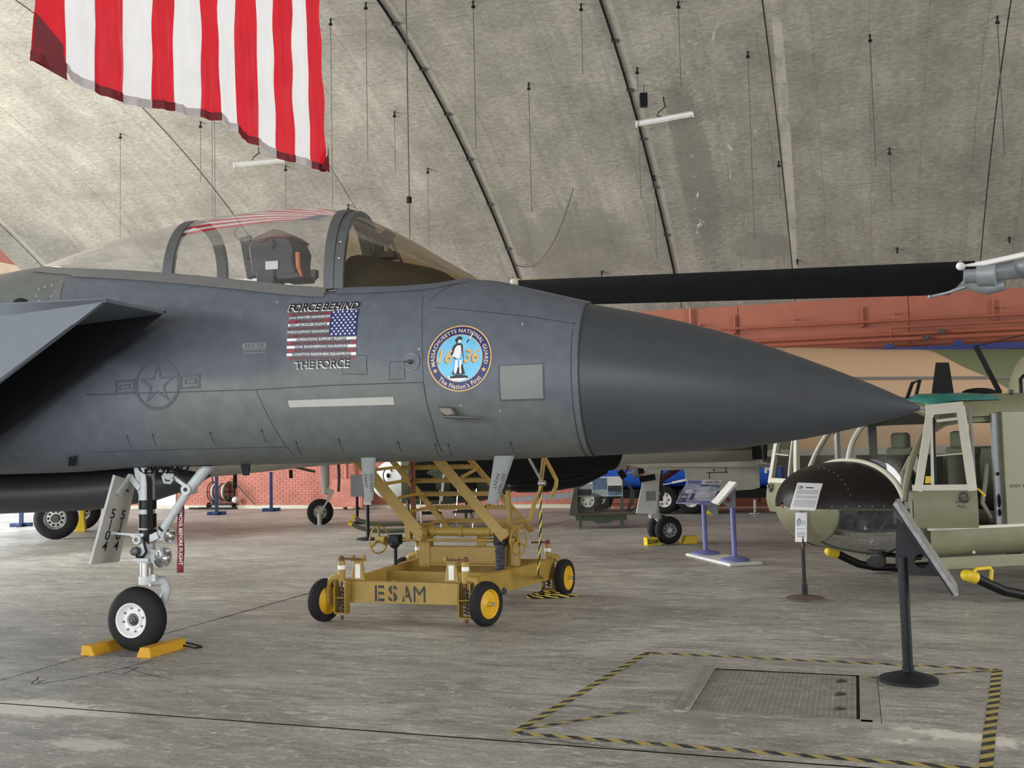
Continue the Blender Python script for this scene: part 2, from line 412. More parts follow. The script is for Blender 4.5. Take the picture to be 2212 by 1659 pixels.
# openings left in the slab for the hatch (in building coordinates)
HX = [gnd(*p) for p in ((1572, 1443), (1858, 1466), (1810, 1555), (1486, 1528))]
hs = [p.dot(BS) for p in HX]; hd = [p.dot(BD) for p in HX]
HS0, HS1, HD0, HD1 = min(hs) + 0.02, max(hs) - 0.02, min(hd) + 0.05, max(hd) - 0.05
def slab(a, b, c, d, name='floor_slab'):
    m = MB(); m.box((0, 0, -0.02), (b - a, d - c, 0.04))
    for i in range(len(m.v)): m.v[i] = (m.v[i][0] + (a + b) / 2, m.v[i][1] + (c + d) / 2, m.v[i][2])
    o = m.build(name, 'concrete_floor', floor, smooth=0)
    o.rotation_euler = (0, 0, -PHI)
    return o
for i in range(len(SJ) - 1):
    for j in range(len(DJ) - 1):
        a, b, c, d = SJ[i] + 0.017, SJ[i + 1] - 0.017, DJ[j] + g, DJ[j + 1] - g
        if a < HS0 < b and c < (HD0 + HD1) / 2 < d:
            h0, h1, k0, k1 = HS0 - 0.098, HS1 + 0.138, HD0 - 0.083, HD1 + 0.012
            m = MB()
            for (x0, x1, y0, y1) in ((a, h0, c, d), (h1, b, c, d), (h0, h1, c, k0), (h0, h1, k1, d)):
                m.add([(x0, y0, 0), (x1, y0, 0), (x1, y1, 0), (x0, y1, 0)], [(0, 1, 2, 3)])
            o = m.build('floor_slab', 'concrete_floor', floor, smooth=0); o.rotation_euler = (0, 0, -PHI)
        else: slab(a, b, c, d)
def ribbon(mb, pts, wd, z=0.003, mi=0):
    """flat ribbon on the floor through ground points"""
    n = len(pts); vs = []
    for i, p in enumerate(pts):
        a = pts[max(i - 1, 0)]; b = pts[min(i + 1, n - 1)]; t = (b - a); t.z = 0; t.normalize(); nrm = Vector((-t.y, t.x, 0)) * (wd[i] if isinstance(wd, list) else wd) / 2
        vs += [Vector((p.x, p.y, z)) + nrm, Vector((p.x, p.y, z)) - nrm]
    mb.add(vs, [(2 * i, 2 * i + 1, 2 * i + 3, 2 * i + 2) for i in range(n - 1)], mi)
def wobble(pts, n, amp, seed):
    rnd = random.Random(seed); out = []
    for i in range(len(pts) - 1):
        for k in range(n):
            t = k / n; p = pts[i].lerp(pts[i + 1], t); q = amp if (i + k) else 0
            out.append(p + Vector((rnd.uniform(-q, q), rnd.uniform(-q, q), 0)))
    return out + [pts[-1]]
mat('crack_dark', (0.07, 0.065, 0.06), 0.95)
for sd, pl, wd in ((1, [(75, 1478), (150, 1468), (225, 1452), (275, 1442), (330, 1425)], .012), (2, [(225, 1452), (262, 1458), (300, 1440)], .010), (3, [(270, 1441), (330, 1460), (372, 1468)], .007), (4, [(100, 1468), (70, 1478), (82, 1462)], .012), (5, [(1115, 1600), (1160, 1595), (1300, 1612), (1420, 1622)], .007), (6, [(1195, 1533), (1240, 1524), (1290, 1530)], .006)):
    mb = MB(); ribbon(mb, wobble([gnd(*p) for p in pl], 5, .012, sd), wd, 0.0015); mb.build('crack', 'crack_dark', floor, smooth=0)

# ---- vaulted concrete shell, in bays between the construction joints
def zv(d): return 10.93 - (0.029 if d > 13 else 0.0142) * (d - 13) ** 2
ds = [DW - 0.62 * k for k in range(int((DW + 7) / 0.62) + 1)] + [-7.0]
arc = [0.0]
for k in range(1, len(ds)): arc.append(arc[-1] + math.hypot(ds[k] - ds[k - 1], zv(ds[k]) - zv(ds[k - 1])))
ceiling = MB()
ceiling.add([B(S_END, d, zv(d) + 0.09) for d in ds] + [B(22, d, zv(d) + 0.09) for d in ds], [(i, i + 1, len(ds) + i + 1, len(ds) + i) for i in range(len(ds) - 1)])
ceiling = struct(ceiling.build('ceiling', 'concrete_shell'))
JO = [S_END, -22.75, -18.9, -15.4, -11.9, -8.37, -4.22, -1.30, 3.0, 8.2, 12.4, 16.6, 22.0]
for i in range(len(JO) - 1):
    a, b = JO[i] + 0.012, JO[i + 1] - 0.012
    cols = 6; me = bpy.data.meshes.new('vault_bay'); vs = []; uv = []
    off = (0.0, 0.012)[i % 2]
    for k, d in enumerate(ds):
        for c in range(cols + 1):
            s_ = a + (b - a) * c / cols; vs.append(B(s_, d, zv(d) + off)); uv.append((s_, arc[k]))
    nb = len(vs)
    for k, d in enumerate(ds):                       # edge returns into the joint
        for s_ in (a, b): vs.append(B(s_, d, zv(d) + 0.088)); uv.append((s_, arc[k]))
    fs = []
    for k in range(len(ds) - 1):
        for c in range(cols):
            q = k * (cols + 1) + c; fs.append((q, q + 1, q + cols + 2, q + cols + 1))
        for e in (0, 1):
            q = k * (cols + 1) + e * cols; fs.append((q, q + cols + 1, nb + 2 * (k + 1) + e, nb + 2 * k + e))
    me.from_pydata(vs, [], fs); ul = me.uv_layers.new(name='UVMap')
    for lp in me.loops: ul.data[lp.index].uv = uv[lp.vertex_index]
    me.polygons.foreach_set('use_smooth', [True] * len(me.polygons)); me.set_sharp_from_angle(angle=R(30))
    me.materials.append(M('concrete_shell'))
    o = bpy.data.objects.new('vault_bay', me); COL.objects.link(o); o.parent = ceiling
def vault_hit(x, y):
    r = ray(x, y).normalized(); t = 3.0
    while t < 60:
        P = CAM + r * t
        if P.z > zv(P.dot(BD)): return P
        t += 0.02
    return P
# conduits fixed along two of the joints
for s_, lab in ((-8.37, 'dark conduit running up the concrete vault joint nearest the flag'), (-4.22, 'dark conduit running up the vault joint beside the hanging black box')):
    t = thing('ceiling_conduit', lab, 'conduit', B(s_, DW - 0.3, 0))
    mb = MB(); mb.tube([B(s_, d, zv(d) - 0.03) - t.location for d in ds if 9 < d < 26.7], 0.024, 8); mb.build('conduit', 'black_paint', t)
    for d in [k * 1.35 + 10 for k in range(12)]:
        mb = MB(); mb.box(B(s_ + 0.03, d, zv(d) - 0.02) - t.location, (0.16, 0.05, 0.06)); mb.build('bracket', 'dark_steel', t)

# ---- back wall: painted brick below, painted concrete band above
wb = MB(); wb.box((0, 0, 2.8), (22 - S_END, 0.3, 5.6))
wall = struct(wb.build('wall_back', 'wall_red', smooth=0)); wall.location = B((22 + S_END) / 2, DW + 0.15); wall.rotation_euler = (0, 0, -PHI)
cx0 = (22 + S_END) / 2
mb = MB(); rnd = random.Random(3)
bw, bh = 0.215, 0.076
for row in range(24):
    x = S_END + 1.0 + (bw / 2 if row % 2 else 0)
    while x < -6.5:
        if not (-21.55 < x < -20.1 and row < 24):
            mb.box((x - cx0, -0.15 - rnd.uniform(0, 0.006), 0.10 + bh * row + bh / 2), (bw - 0.012, 0.03, bh - 0.012))
        x += bw
bricks = mb.build('brick_face', 'brick_red_lit', wall, smooth=0); bricks['kind'] = 'stuff'
mb = MB(); mb.box(((S_END + 1.0 - 6.5) / 2 - cx0, -0.152, 0.98), (-6.5 - S_END - 1.0, 0.012, 1.86)); mb.build('mortar_bed', 'mortar', wall, smooth=0)
mb = MB(); mb.box(((S_END + 1.0 - 6.5) / 2 - cx0, -0.20, 0.05), (-6.5 - S_END - 1.0, 0.10, 0.10)); mb.build('plinth', 'cream', wall, smooth=0, label='pale painted plinth')
# upper red band: wide panels with faint vertical joints
for k in range(11):
    a = -23.5 + k * 4.15; mb = MB(); mb.box((a + 2.07 - cx0, -0.16, 4.08), (4.13, 0.05, 2.30)); mb.build('wall_panel', 'wall_red', wall, smooth=0)
for k in range(14):
    a = -6.4 + k * 2.0; mb = MB(); mb.box((a + 1 - cx0, -0.165, 0.42), (1.9, 0.08, 0.62)); mb.build('lower_panel', 'wall_red', wall, smooth=0, bevel=0.01)
mb = MB(); mb.box((-20.85 - cx0, -0.17, 1.05), (1.35, 0.05, 2.1)); d1 = struct(mb.build('door_1', 'white_paint', smooth=0, bevel=0.01)); d1.location = wall.location; d1.rotation_euler = wall.rotation_euler
mb = MB(); mb.cyl((-20.3 - cx0, -0.195, 1.05), (-20.3 - cx0, -0.26, 1.05), 0.025); mb.build('door_handle', 'chrome', d1)
# other walls of the hall (outside the picture)
def wallbox(name, pieces, loc, rz):
    mb = MB()
    for c, s in pieces: mb.box(c, s)
    o = struct(mb.build(name, 'wall_red', smooth=0)); o.location = loc; o.rotation_euler = (0, 0, rz); return o
wallbox('wall_front', [((-22.3, 0, 2.6), (2.6, 0.3, 5.2)), ((13.5, 0, 2.6), (17, 0.3, 5.2)), ((-8, 0, 0.45), (26, 0.3, 0.9))], B(0, -7.1), -PHI)
wallbox('wall_right', [((-4.5, 0, 5.6), (5, 0.3, 11.2)), ((21.5, 0, 3.8), (11, 0.3, 7.6)), ((7.5, 0, 9.4), (20, 0.3, 3.2))], B(22, 0), R(90) - PHI)
# end frame of the open end, seen beyond the wing root
t = MB(); t.box((0, 0, 0), (0.5, 30, 0.55)); o = struct(t.build('trim_1', 'tan_beam', smooth=0)); o.location = B(S_END - 1.6, 12, 7.50); o.rotation_euler = (0, 0, -PHI)
t = MB(); t.box((0, 0, 0), (0.5, 30, 1.5)); o = struct(t.build('trim_2', 'brown_red', smooth=0)); o.location = B(S_END - 2.0, 12, 8.55); o.rotation_euler = (0, 0, -PHI)

# ---- pipes along the red band
def wall_pt(x, y, off=0.25):
    P = onplane(x, y, BD * (DW - off), BD); return P.dot(BS), P.z
def wpipe(name, label, pts, r, cat='pipe', brackets=(), valves=()):
    """pipe at wall coordinates (s, z, stand-off)"""
    s0 = pts[0]; O = B(s0[0], DW - s0[2], 0)
    t = thing(name, label, cat, O, -PHI)
    mb = MB(); mb.tube([(p[0] - s0[0], s0[2] - p[2], p[1]) for p in pts], r, 8); mb.build('pipe', 'pipe_red', t)
    for (s_, z0, z1) in brackets:
        mb = MB(); mb.prism([(-.11, 0), (0, 0), (0, z1 - z0), (-.06, z1 - z0)], (s_ - s0[0], s0[2] - .12, z0), (0, -1, 0), (0, 0, 1), 0.05); mb.bar((s_ - s0[0], s0[2], z0), (s_ - s0[0], -0.05, z0), .04, .03); mb.build('bracket', 'pipe_red', t)
    for (s_, z) in valves:
        mb = MB(); mb.cyl((s_ - s0[0], 0.02, z), (s_ - s0[0], -0.18, z), 0.06, 0.04); mb.box((s_ - s0[0], -0.1, z), (0.16, 0.05, 0.12)); mb.build('valve', 'dark_steel', t)
    return t
wpipe('sprinkler_pipe', 'topmost red pipe running along the red wall on tall brackets', [(-3.2, 4.62, .3), (12, 4.55, .3)], .035, brackets=[(-2.85, 4.5, 5.0), (0.3, 4.5, 5.0), (3.3, 4.5, 5.0), (6.2, 4.5, 5.0)])
wpipe('sprinkler_pipe', 'thin red pipe with a right angle drop below the topmost wall pipe', [(0.95, 3.6, .34), (0.95, 4.42, .34), (12, 4.40, .34)], .028)
wpipe('sprinkler_pipe', 'thick red wall pipe third from the top carrying a dark valve', [(-4.0, 4.27, .3), (12, 4.22, .3)], .045, valves=[(2.1, 4.25)])
wpipe('sprinkler_pipe', 'lowest thick red wall pipe just above the blue rail', [(-4.0, 4.13, .42), (12, 4.08, .42)], .05, valves=[(1.75, 4.11)])
wpipe('sprinkler_pipe', 'thin red conduit hugging the wall behind the lowest pipe', [(-4.0, 4.0, .2), (12, 3.97, .2)], .02)
wpipe('downpipe', 'red vertical pipe below the vault joint conduit on the wall', [(-3.98, 5.24, .12), (-3.98, 3.2, .12)], .04)
for k, (x, y) in enumerate(((1513, 702), (1716, 690), (1930, 678), (2160, 664))):
    s_, z = wall_pt(x, y, 0.15); mb = MB(); mb.cyl((0, 0.14, 0), (0, -0.16, 0), 0.02); mb.box((0, -0.16, 0), (0.05, 0.03, 0.09)); mb.cyl((0, -0.14, 0), (0, -0.14, -0.28), 0.008, n=6)
    o = tag(mb.build('pipe_hanger', 'pipe_red'), ['short red hanger stub on the wall, leftmost of four above the pipes', 'red hanger stub on the wall, second from the left above the pipes', 'red hanger stub on the wall, third from the left above the pipes', 'red hanger stub on the wall at the right edge above the pipes'][k], 'bracket', 'hanger stubs above the wall pipes'); o.location = B(s_, DW - 0.15, z); o.rotation_euler = (0, 0, -PHI)
t = thing('crane_rail', 'dark blue steel rail low on the red wall behind the camouflaged jet', 'rail', B(0, DW - 0.5, 0), -PHI)
mb = MB(); mb.box((5.5, 0, 3.84), (10.6, 0.16, 0.12)); mb.box((5.5, 0, 3.76), (10.6, 0.28, 0.03)); mb.build('rail', 'beam_blue', t)
for k in range(6):
    mb = MB(); mb.box((0.9 + k * 1.55, 0.0, 3.94), (0.2, 0.2, 0.12)); mb.build('clip', 'beam_blue', t, bevel=.01)

# ================================================================== HANGING THINGS
def wire(x0, y0, x1, y1, label, r=0.012, hook=True, hit=None):
    P = hit or vault_hit(x0, y0)
    # length from the lower pixel, on the same vertical line
    d = ray(x1, y1); tt = (P.xy - CAM.xy).length / d.xy.length; zb = CAM_H + d.z * tt
    t = thing('hanging_wire', label, 'wire', P, 0, 'steel wires hanging from the concrete vault')
    mb = MB(); mb.tube([(0, 0, 0.05), (0, 0, zb - P.z)], r, 6); mb.build('wire', 'wire', t)
    if hook:
        mb = MB(); mb.cyl((0, 0, 0.1), (0, 0, -0.10), 0.025, 0.015, 8); mb.box((0, 0, -0.12), (0.07, 0.02, 0.05)); mb.build('hook', 'black_paint', t)
    return t, P, zb
WL = [((260, 287, 262, 515), 'thin wire hanging alone left of the rear canopy hoop, below the flag'), ((433, 263, 435, 395), 'short thin wire hanging under the middle of the flag'), ((617, 357, 618, 452), 'thin wire dropping from the left light fixture to the canopy top'), ((714, 40, 722, 443), 'long thin wire hanging just right of the flag edge'), ((790, 5, 796, 350), 'thin wire second to the right of the flag, ending above the windscreen'), ((852, 240, 853, 373), 'short wire between flag and the long black plumb wire'), ((924, 362, 928, 527), 'short wire right of the long black plumb wire, low on the vault'), ((752, 442, 752, 466), 'stub of wire just above the cockpit canopy'), ((1022, 2, 1028, 322), 'thin wire in the middle bay left of the dark hook wire'), ((1142, 180, 1148, 458), 'thin wire with dark hook in the middle of the second vault bay'), ((1255, 8, 1257, 160), 'short thin wire at the top beside the second vault joint'), ((1465, 2, 1467, 188), 'thin wire above the right light fixture'), ((1376, 145, 1382, 430), 'thin wire passing left of the black box and light fixture'), ((1413, 378, 1418, 560), 'thin wire hanging low beside the second vault joint'), ((1615, 110, 1624, 520), 'long thin wire between the right light fixture and the pale patched strip'), ((1682, 347, 1684, 430), 'short wire beside the pale patched strip on the vault'), ((1879, 75, 1887, 360), 'long dark wire right of the pale patched strip'), ((1921, 320, 1924, 440), 'short wire low on the right hand vault'), ((2154, 35, 2167, 335), 'dark double hook wire nearest the right edge of the vault')]
for a, lab in WL: wire(*a, lab, r=0.009 if 'dark' in lab else 0.0065)
t, P, zb = wire(458, 263, 460, 470, 'pair of wires hanging below the flag above the canopy rear hoop', r=0.007, hook=False)
mb = MB(); mb.tube([(0.06, 0, 0.05), (0.06, 0, zb - P.z)], 0.007, 6); mb.build('wire', 'wire', t)
t, P, zb = wire(877, 0, 886, 515, 'long black plumb wire with a small weight, left of the first vault joint', r=0.014, hook=False, hit=vault_hit(877, 0))
mb = MB(); d = ray(884, 432); zz = CAM_H + d.z * (P.xy - CAM.xy).length / d.xy.length - P.z; mb.cyl((0, 0, zz + .06), (0, 0, zz - .06), .05, .05, 8); mb.build('weight', 'black_paint', t)
# slack cable looping along the second bay
P0, P1, P2 = vault_hit(1238, 398), vault_hit(1148, 585), vault_hit(1108, 560)
pts = []
for k in range(21):
    u = k / 20; q = P0.lerp(P2, u); sag = 4 * u * (1 - u)
    q = q + (P1 - P0.lerp(P2, 0.72)) * sag * 0.9 - Vector((0, 0, 0.1)); pts.append(q)
t = thing('slack_cable', 'slack thin cable drooping along the vault above the rotor blade tip', 'cable', P0); mb = MB(); mb.tube([p - P0 for p in pts], 0.012, 6); mb.build('cable', 'wire', t)
# small dark hooks left in the concrete
for k, (x, y) in enumerate(((1300, 585), (1722, 560), (1938, 535), (2180, 512), (1108, 600), (1113, 612))):
    P = vault_hit(x, y); mb = MB(); mb.cyl((0, 0, 0), (0, 0, -0.14), .03, .02, 8)
    o = tag(mb.build('ceiling_hook', 'black_paint'), ['small dark hook in the vault above the middle of the rotor blade', 'small dark hook under the pale patched strip of the vault', 'small dark hook in the right vault bay above the rotor blade root', 'small dark hook at the right edge of the vault', 'upper dark hook near the rotor blade tip', 'lower dark hook near the rotor blade tip'][k], 'hook', 'small hooks in the concrete vault'); o.location = P
# fluorescent fixtures
def fixture(xa, ya, xb, yb, xc, yc, label):
    T = vault_hit(xc, yc); n = Vector((T.x, T.y, 0)).normalized()
    A = onplane(xa, ya, T, n); Bq = onplane(xb, yb, T, n); O = (A + Bq) / 2
    t = thing('light_fixture', label, 'light fixture', O); A -= O; Bq -= O; ax = (Bq - A).normalized(); fr = -n + Vector((0, 0, -0.6)); fr = (fr - ax * fr.dot(ax)).normalized(); up = ax.cross(fr)
    if up.z < 0: up = -up
    mb = MB(); mb.prism([(-.10, 0), (.10, 0), (.05, .06), (-.05, .06)], (0, 0, 0), fr, up, (Bq - A).length); mb.build('housing', 'white_metal', t, bevel=.005)
    for q in (-.045, .045):
        mb = MB(); mb.cyl(A + fr * q - up * .03 + ax * .03, Bq + fr * q - up * .03 - ax * .03, .018, n=10); mb.build('fluorescent_tube', 'white_metal', t)
    for e in (A, Bq):
        mb = MB(); mb.box(e, (.03, .2, .1), Matrix((ax, fr, up)).transposed()); mb.build('end_cap', 'white_metal', t)
    mb = MB(); top = T - O; mb.tube([top, top.lerp(Vector((0, 0, .06)), .5) + Vector((.03, 0, 0)), (0.02, 0, .25), (-.12, 0, .14), (-.16, 0, .07), (-.05, 0, .05)], .012, 6); mb.build('cord', 'black_paint', t)
fixture(1374, 268, 1496, 246, 1432, 208, 'white double tube light fixture hanging beside the second vault joint')
fixture(505, 357, 612, 346, 557, 318, 'white light fixture half hidden behind the lower edge of the flag')
P = vault_hit(1389, 182); t = thing('speaker_box', 'small black box hanging from the vault above the right light fixture', 'box', P)
mb = MB(); mb.box((0, 0, -.34), (.16, .12, .29)); mb.build('cabinet', 'black_paint', t, bevel=.01)
mb = MB(); mb.box((0, -.062, -.34), (.13, .01, .25)); mb.build('grille', 'black_matte', t)
mb = MB(); mb.tube([(0, 0, .0), (0.02, 0, -.10), (0, 0, -.20)], .012, 6); mb.build('strap', 'wire', t)

# ---- flag
mat('flag_red', (0.52, 0.010, 0.022), 0.5, var=0.10, scale=3)
mat('flag_white', (0.66, 0.66, 0.67), 0.5, var=0.04, scale=3)
mat('flag_hem_red', (0.16, 0.006, 0.012), 0.6); mat('flag_hem_white', (0.55, 0.50, 0.50), 0.6); mat('flag_blue', (0.02, 0.03, 0.18), 0.5)
for n_ in ('flag_red', 'flag_white'):     # thin nylon lets light through
    nt = M(n_).node_tree; pb = nt.nodes['Principled BSDF']; out = nt.nodes['Material Output']
    tl = nn(nt, 'ShaderNodeBsdfTranslucent'); nt.links.new(nt.nodes['Color Ramp'].outputs[0], tl.inputs[0]); mx = nn(nt, 'ShaderNodeMixShader'); mx.inputs[0].default_value = 0.4
    nt.links.new(pb.outputs[0], mx.inputs[1]); nt.links.new(tl.outputs[0], mx.inputs[2]); nt.links.new(mx.outputs[0], out.inputs[0]); pb.inputs['Sheen Weight'].default_value = .3
ZB = 5.0
def atz(x, y, z):
    d = ray(x, y); return CAM + d * ((z - CAM_H) / d.z)
fa, fb = atz(64, 131, ZB), atz(706, 371, ZB)
bx_px = [64, 139, 203, 270, 330, 378, 434, 472, 513, 554, 602, 638, 679, 706]
by_px = [131, 159, 197, 223, 233, 240, 252, 262, 286, 316, 340, 352, 362, 371]
t = thing('hanging_flag', 'huge red and white striped flag hanging vertically from the vault above the jet', 'flag', (fa + fb) / 2)
fo = t.location.copy(); ax = (fb - fa); W_ = ax.length; ax.normalize(); fn = Vector((ax.y, -ax.x, 0))
if fn.dot(CAM - fo) < 0: fn = -fn
Hf = 5.3
edge = []
for x, y in zip(bx_px, by_px):
    Q = onplane(x, y, fa, fn); edge.append(((Q - fa).dot(ax), Q.z))
def cloth(u, h):
    """point on the cloth: u along the hoist, h above the hem line (0..1)"""
    wv = 0.022 * math.sin(u * 9.3 + 1.1 * math.sin(h * 5)) + 0.016 * math.sin(u * 23 + h * 3.0) + 0.008 * math.sin(h * 17 + u * 6) * (1 - h)
    wv += 0.010 * math.sin(u * 41 + h * 19) + .007 * math.sin(u * 18 - h * 46) + .005 * math.sin(u * 67 + h * 63)
    return wv * (0.35 + 0.65 * min(1, 1.4 - h))
for k in range(13):
    mb = MB(); NU, NH = 8, 44; red = (k % 2 == 0)
    (u0, z0), (u1, z1) = edge[k], edge[k + 1]
    rows = []
    for j in range(NH + 1):
        h = j / NH; row = []
        for i in range(NU + 1):
            q = i / NU; ub = u0 + (u1 - u0) * q; ut = W_ * (k + q) / 13 * 0.93 + W_ * .03
            zb_ = z0 + (z1 - z0) * q - 0.012 * math.sin(math.pi * q)
            u = ub + (ut - ub) * min(1, h * 1.3); z = zb_ + (ZB + Hf - zb_) * h
            p = fa + ax * u + fn * cloth(u, h); p.z = z
            row.append(p - fo)
        rows.append(row)
    top = MB(); top.loft(rows, closed=False)
    lab = None
    o = top.build('stripe', 'flag_red' if red else 'flag_white', t, smooth=80)
    hem = MB(); hem.loft([[p + fn * 0.006 for p in rows[0]], [p + fn * 0.006 + Vector((0, 0, .085)) for p in rows[0]]], closed=False); hem.build('hem', 'flag_hem_red' if red else 'flag_hem_white', t, smooth=80)
# curled corners of the hem and the canton above the frame
mb = MB(); c0 = fa - fo + fn * .02; mb.add([c0, c0 + ax * .36 + V(0, 0, -.06), c0 + ax * .27 + V(0, 0, .22) + fn * .05, c0 + V(0, 0, .42) + ax * .02 + fn * .02], [(0, 1, 2, 3)]); mb.build('curled_corner', 'flag_hem_red', t, smooth=0)
mb = MB(); c1 = Vector((edge[13][0] * ax.x, edge[13][0] * ax.y, 0)) + fa - fo; c1.z = edge[13][1] - fo.z; mb.add([c1 - ax * .16 + fn * .03, c1 + ax * .04 + fn * .01, c1 + ax * .02 + V(0, 0, .36) + fn * .01, c1 - ax * .06 + V(0, 0, .18) + fn * .06], [(0, 1, 2, 3)]); mb.build('curled_corner', 'flag_hem_red', t, smooth=0)
mb = MB(); q0 = fa - fo + fn * .12; mb.add([q0 + ax * .1 + V(0, 0, 3.7), q0 + ax * (W_ * .54) + V(0, 0, 3.7), q0 + ax * (W_ * .54) + V(0, 0, Hf), q0 + ax * .1 + V(0, 0, Hf)], [(0, 1, 2, 3)]); mb.build('canton', 'flag_blue', t, smooth=0)
mb = MB(); mb.cyl(fa - fo + V(0, 0, Hf) - ax * .2, fb - fo + V(0, 0, Hf) + ax * .2, .04)
for q in (0.1, W_ - .1):
    P = fa + ax * q; mb.cyl(P - fo + V(0, 0, Hf), (P - fo).xy.to_3d() + V(0, 0, zv(P.dot(BD)) - fo.z + .05), .012)
mb.build('hanging_pole', 'steel', t)

# ================================================================== GREY FIGHTER JET
FT = R(-15)
FJ = Frame(gnd(292, 1406), FT)
jet = thing('fighter_jet', 'dark grey twin engine fighter jet with pointed radome, nearest aircraft in the hall', 'aircraft', FJ.O, FT)
# -- two tone grey camouflage with soft edges
def camo_grey():
    m = bpy.data.materials.new('jet_grey'); m.use_nodes = True; nt = m.node_tree; L = nt.links; b = nt.nodes['Principled BSDF']
    tc = nn(nt, 'ShaderNodeTexCoord'); co = tc.outputs['Object']
    nz = nn(nt, 'ShaderNodeTexNoise'); nz.inputs['Scale'].default_value = 1.3; nz.inputs['Detail'].default_value = 3; L.new(co, nz.inputs['Vector'])
    acc = None
    def ell(cx, cz, rx, rz, ang=0.0, soft=.22):
        mp = nn(nt, 'ShaderNodeMapping', vector_type='TEXTURE'); mp.inputs['Location'].default_value = (cx, 0, cz); mp.inputs['Rotation'].default_value = (0, ang, 0); mp.inputs['Scale'].default_value = (rx, 1e3, rz); L.new(co, mp.inputs['Vector'])
        ln = nn(nt, 'ShaderNodeVectorMath', operation='LENGTH'); L.new(mp.outputs[0], ln.inputs[0])
        ad = nn(nt, 'ShaderNodeMath', operation='MULTIPLY_ADD'); L.new(nz.outputs['Fac'], ad.inputs[0]); ad.inputs[1].default_value = .5; L.new(ln.outputs['Value'], ad.inputs[2])
        r = nn(nt, 'ShaderNodeMapRange'); r.interpolation_type = 'SMOOTHSTEP'; r.inputs['From Min'].default_value = 1.25 - soft; r.inputs['From Max'].default_value = 1.25 + soft; r.inputs['To Min'].default_value = 1; r.inputs['To Max'].default_value = 0
        L.new(ad.outputs[0], r.inputs['Value']); return r.outputs[0]
    def mx(a, c):
        n = nn(nt, 'ShaderNodeMath', operation='MAXIMUM'); L.new(a, n.inputs[0]); L.new(c, n.inputs[1]); return n.outputs[0]
    light = mx(ell(1.9, 1.85, 1.35, .52, 0.0), ell(3.55, 1.78, .62, .28, .15))
    light = mx(light, ell(-.9, 3.2, .5, .3))
    dark = ell(0.95, 2.56, 1.0, .26, .14, .20)
    def cm(fac, a, c):
        x = nn(nt, 'ShaderNodeMix', data_type='RGBA'); L.new(fac, x.inputs[0])
        for k, v in ((6, a), (7, c)):
            if isinstance(v, tuple): x.inputs[k].default_value = v + (1,)
            else: L.new(v, x.inputs[k])
        return x.outputs[2]
    c = cm(light, (0.110, 0.125, 0.152), (0.128, 0.142, 0.133)); c = cm(dark, c, (0.070, 0.080, 0.100))
    n2 = nn(nt, 'ShaderNodeTexNoise'); n2.inputs['Scale'].default_value = 9; n2.inputs['Detail'].default_value = 8; L.new(co, n2.inputs['Vector'])
    rp = nn(nt, 'ShaderNodeValToRGB'); rp.color_ramp.elements[0].position = .3; rp.color_ramp.elements[1].position = .7; rp.color_ramp.elements[0].color = (.86, .86, .86, 1); rp.color_ramp.elements[1].color = (1.1, 1.1, 1.1, 1); L.new(n2.outputs['Fac'], rp.inputs[0])
    x = nn(nt, 'ShaderNodeMix', data_type='RGBA', blend_type='MULTIPLY'); x.inputs[0].default_value = 1; L.new(c, x.inputs[6]); L.new(rp.outputs[0], x.inputs[7]); L.new(x.outputs[2], b.inputs['Base Color'])
    b.inputs['Roughness'].default_value = .5; b.inputs['Specular IOR Level'].default_value = .35
    MATS['jet_grey'] = m
camo_grey()
mat('jet_intake', (0.10, 0.118, 0.14), .5, var=.1); mat('jet_frame', (0.075, 0.08, 0.082), .55, var=.12, scale=12); mat('jet_radome', (0.050, 0.057, 0.067), .40, var=.08, scale=5, spec=.4)
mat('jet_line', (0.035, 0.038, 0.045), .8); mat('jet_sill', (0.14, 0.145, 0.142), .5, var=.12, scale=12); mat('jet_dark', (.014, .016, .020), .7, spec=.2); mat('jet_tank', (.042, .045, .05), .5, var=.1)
mat('jet_light_panel', (.19, .205, .195), .55, var=.06); mat('strip_light', (.38, .38, .34), .45, var=.10, scale=3); mat('insignia_grey', (.062, .072, .088), .6); mat('faint_grey', (.17, .18, .19), .6); mat('scuff', (.30, .31, .32), .6)
glass('canopy_glass', (.95, .94, .95), .045, .022, (.85, .82, .84), fr=.5); glass('windscreen_glass', (.68, .59, .44), .02, .015, (.5, .42, .3), fr=.45)  # canopy haze colour stands in for the bright ceiling's reflected veil
#   x     zb     zm    w     zs     wc    U   
ST = [(-6.5, 1.50, 2.35, 0.78, 3.05, 0.30, 80), (-3.0, 1.52, 2.35, 0.78, 3.25, 0.24, 75), (-1.4, 1.542, 2.35, 0.76, 3.34, 0.16, 72), (-0.9, 1.547, 2.33, 0.755, 3.39, 0.13, 70), (-0.5, 1.555, 2.32, 0.75, 3.31, 0.27, 68), (0.0, 1.58, 2.31, 0.75, 3.25, 0.37, 66), (0.6, 1.585, 2.30, 0.745, 3.165, 0.435, 64), (1.2, 1.588, 2.28, 0.735, 3.075, 0.45, 64), (2.0, 1.592, 2.25, 0.71, 2.955, 0.44, 66), (2.5, 1.590, 2.24, 0.69, 2.945, 0.40, 72), (2.9, 1.588, 2.23, 0.67, 2.965, 0.28, 78), (3.12, 1.590, 2.22, 0.655, 3.02, 0.13, 84), (3.3, 1.592, 2.215, 0.645, 3.005, 0.05, 88), (3.6, 1.598, 2.21, 0.625, 2.925, 0.01, 90), (4.08, 1.607, 2.198, 0.586, 2.79, 0.004, 90)]
SX = [r[0] for r in ST]; SQ = [[r[k] for r in ST] for k in range(1, 7)]
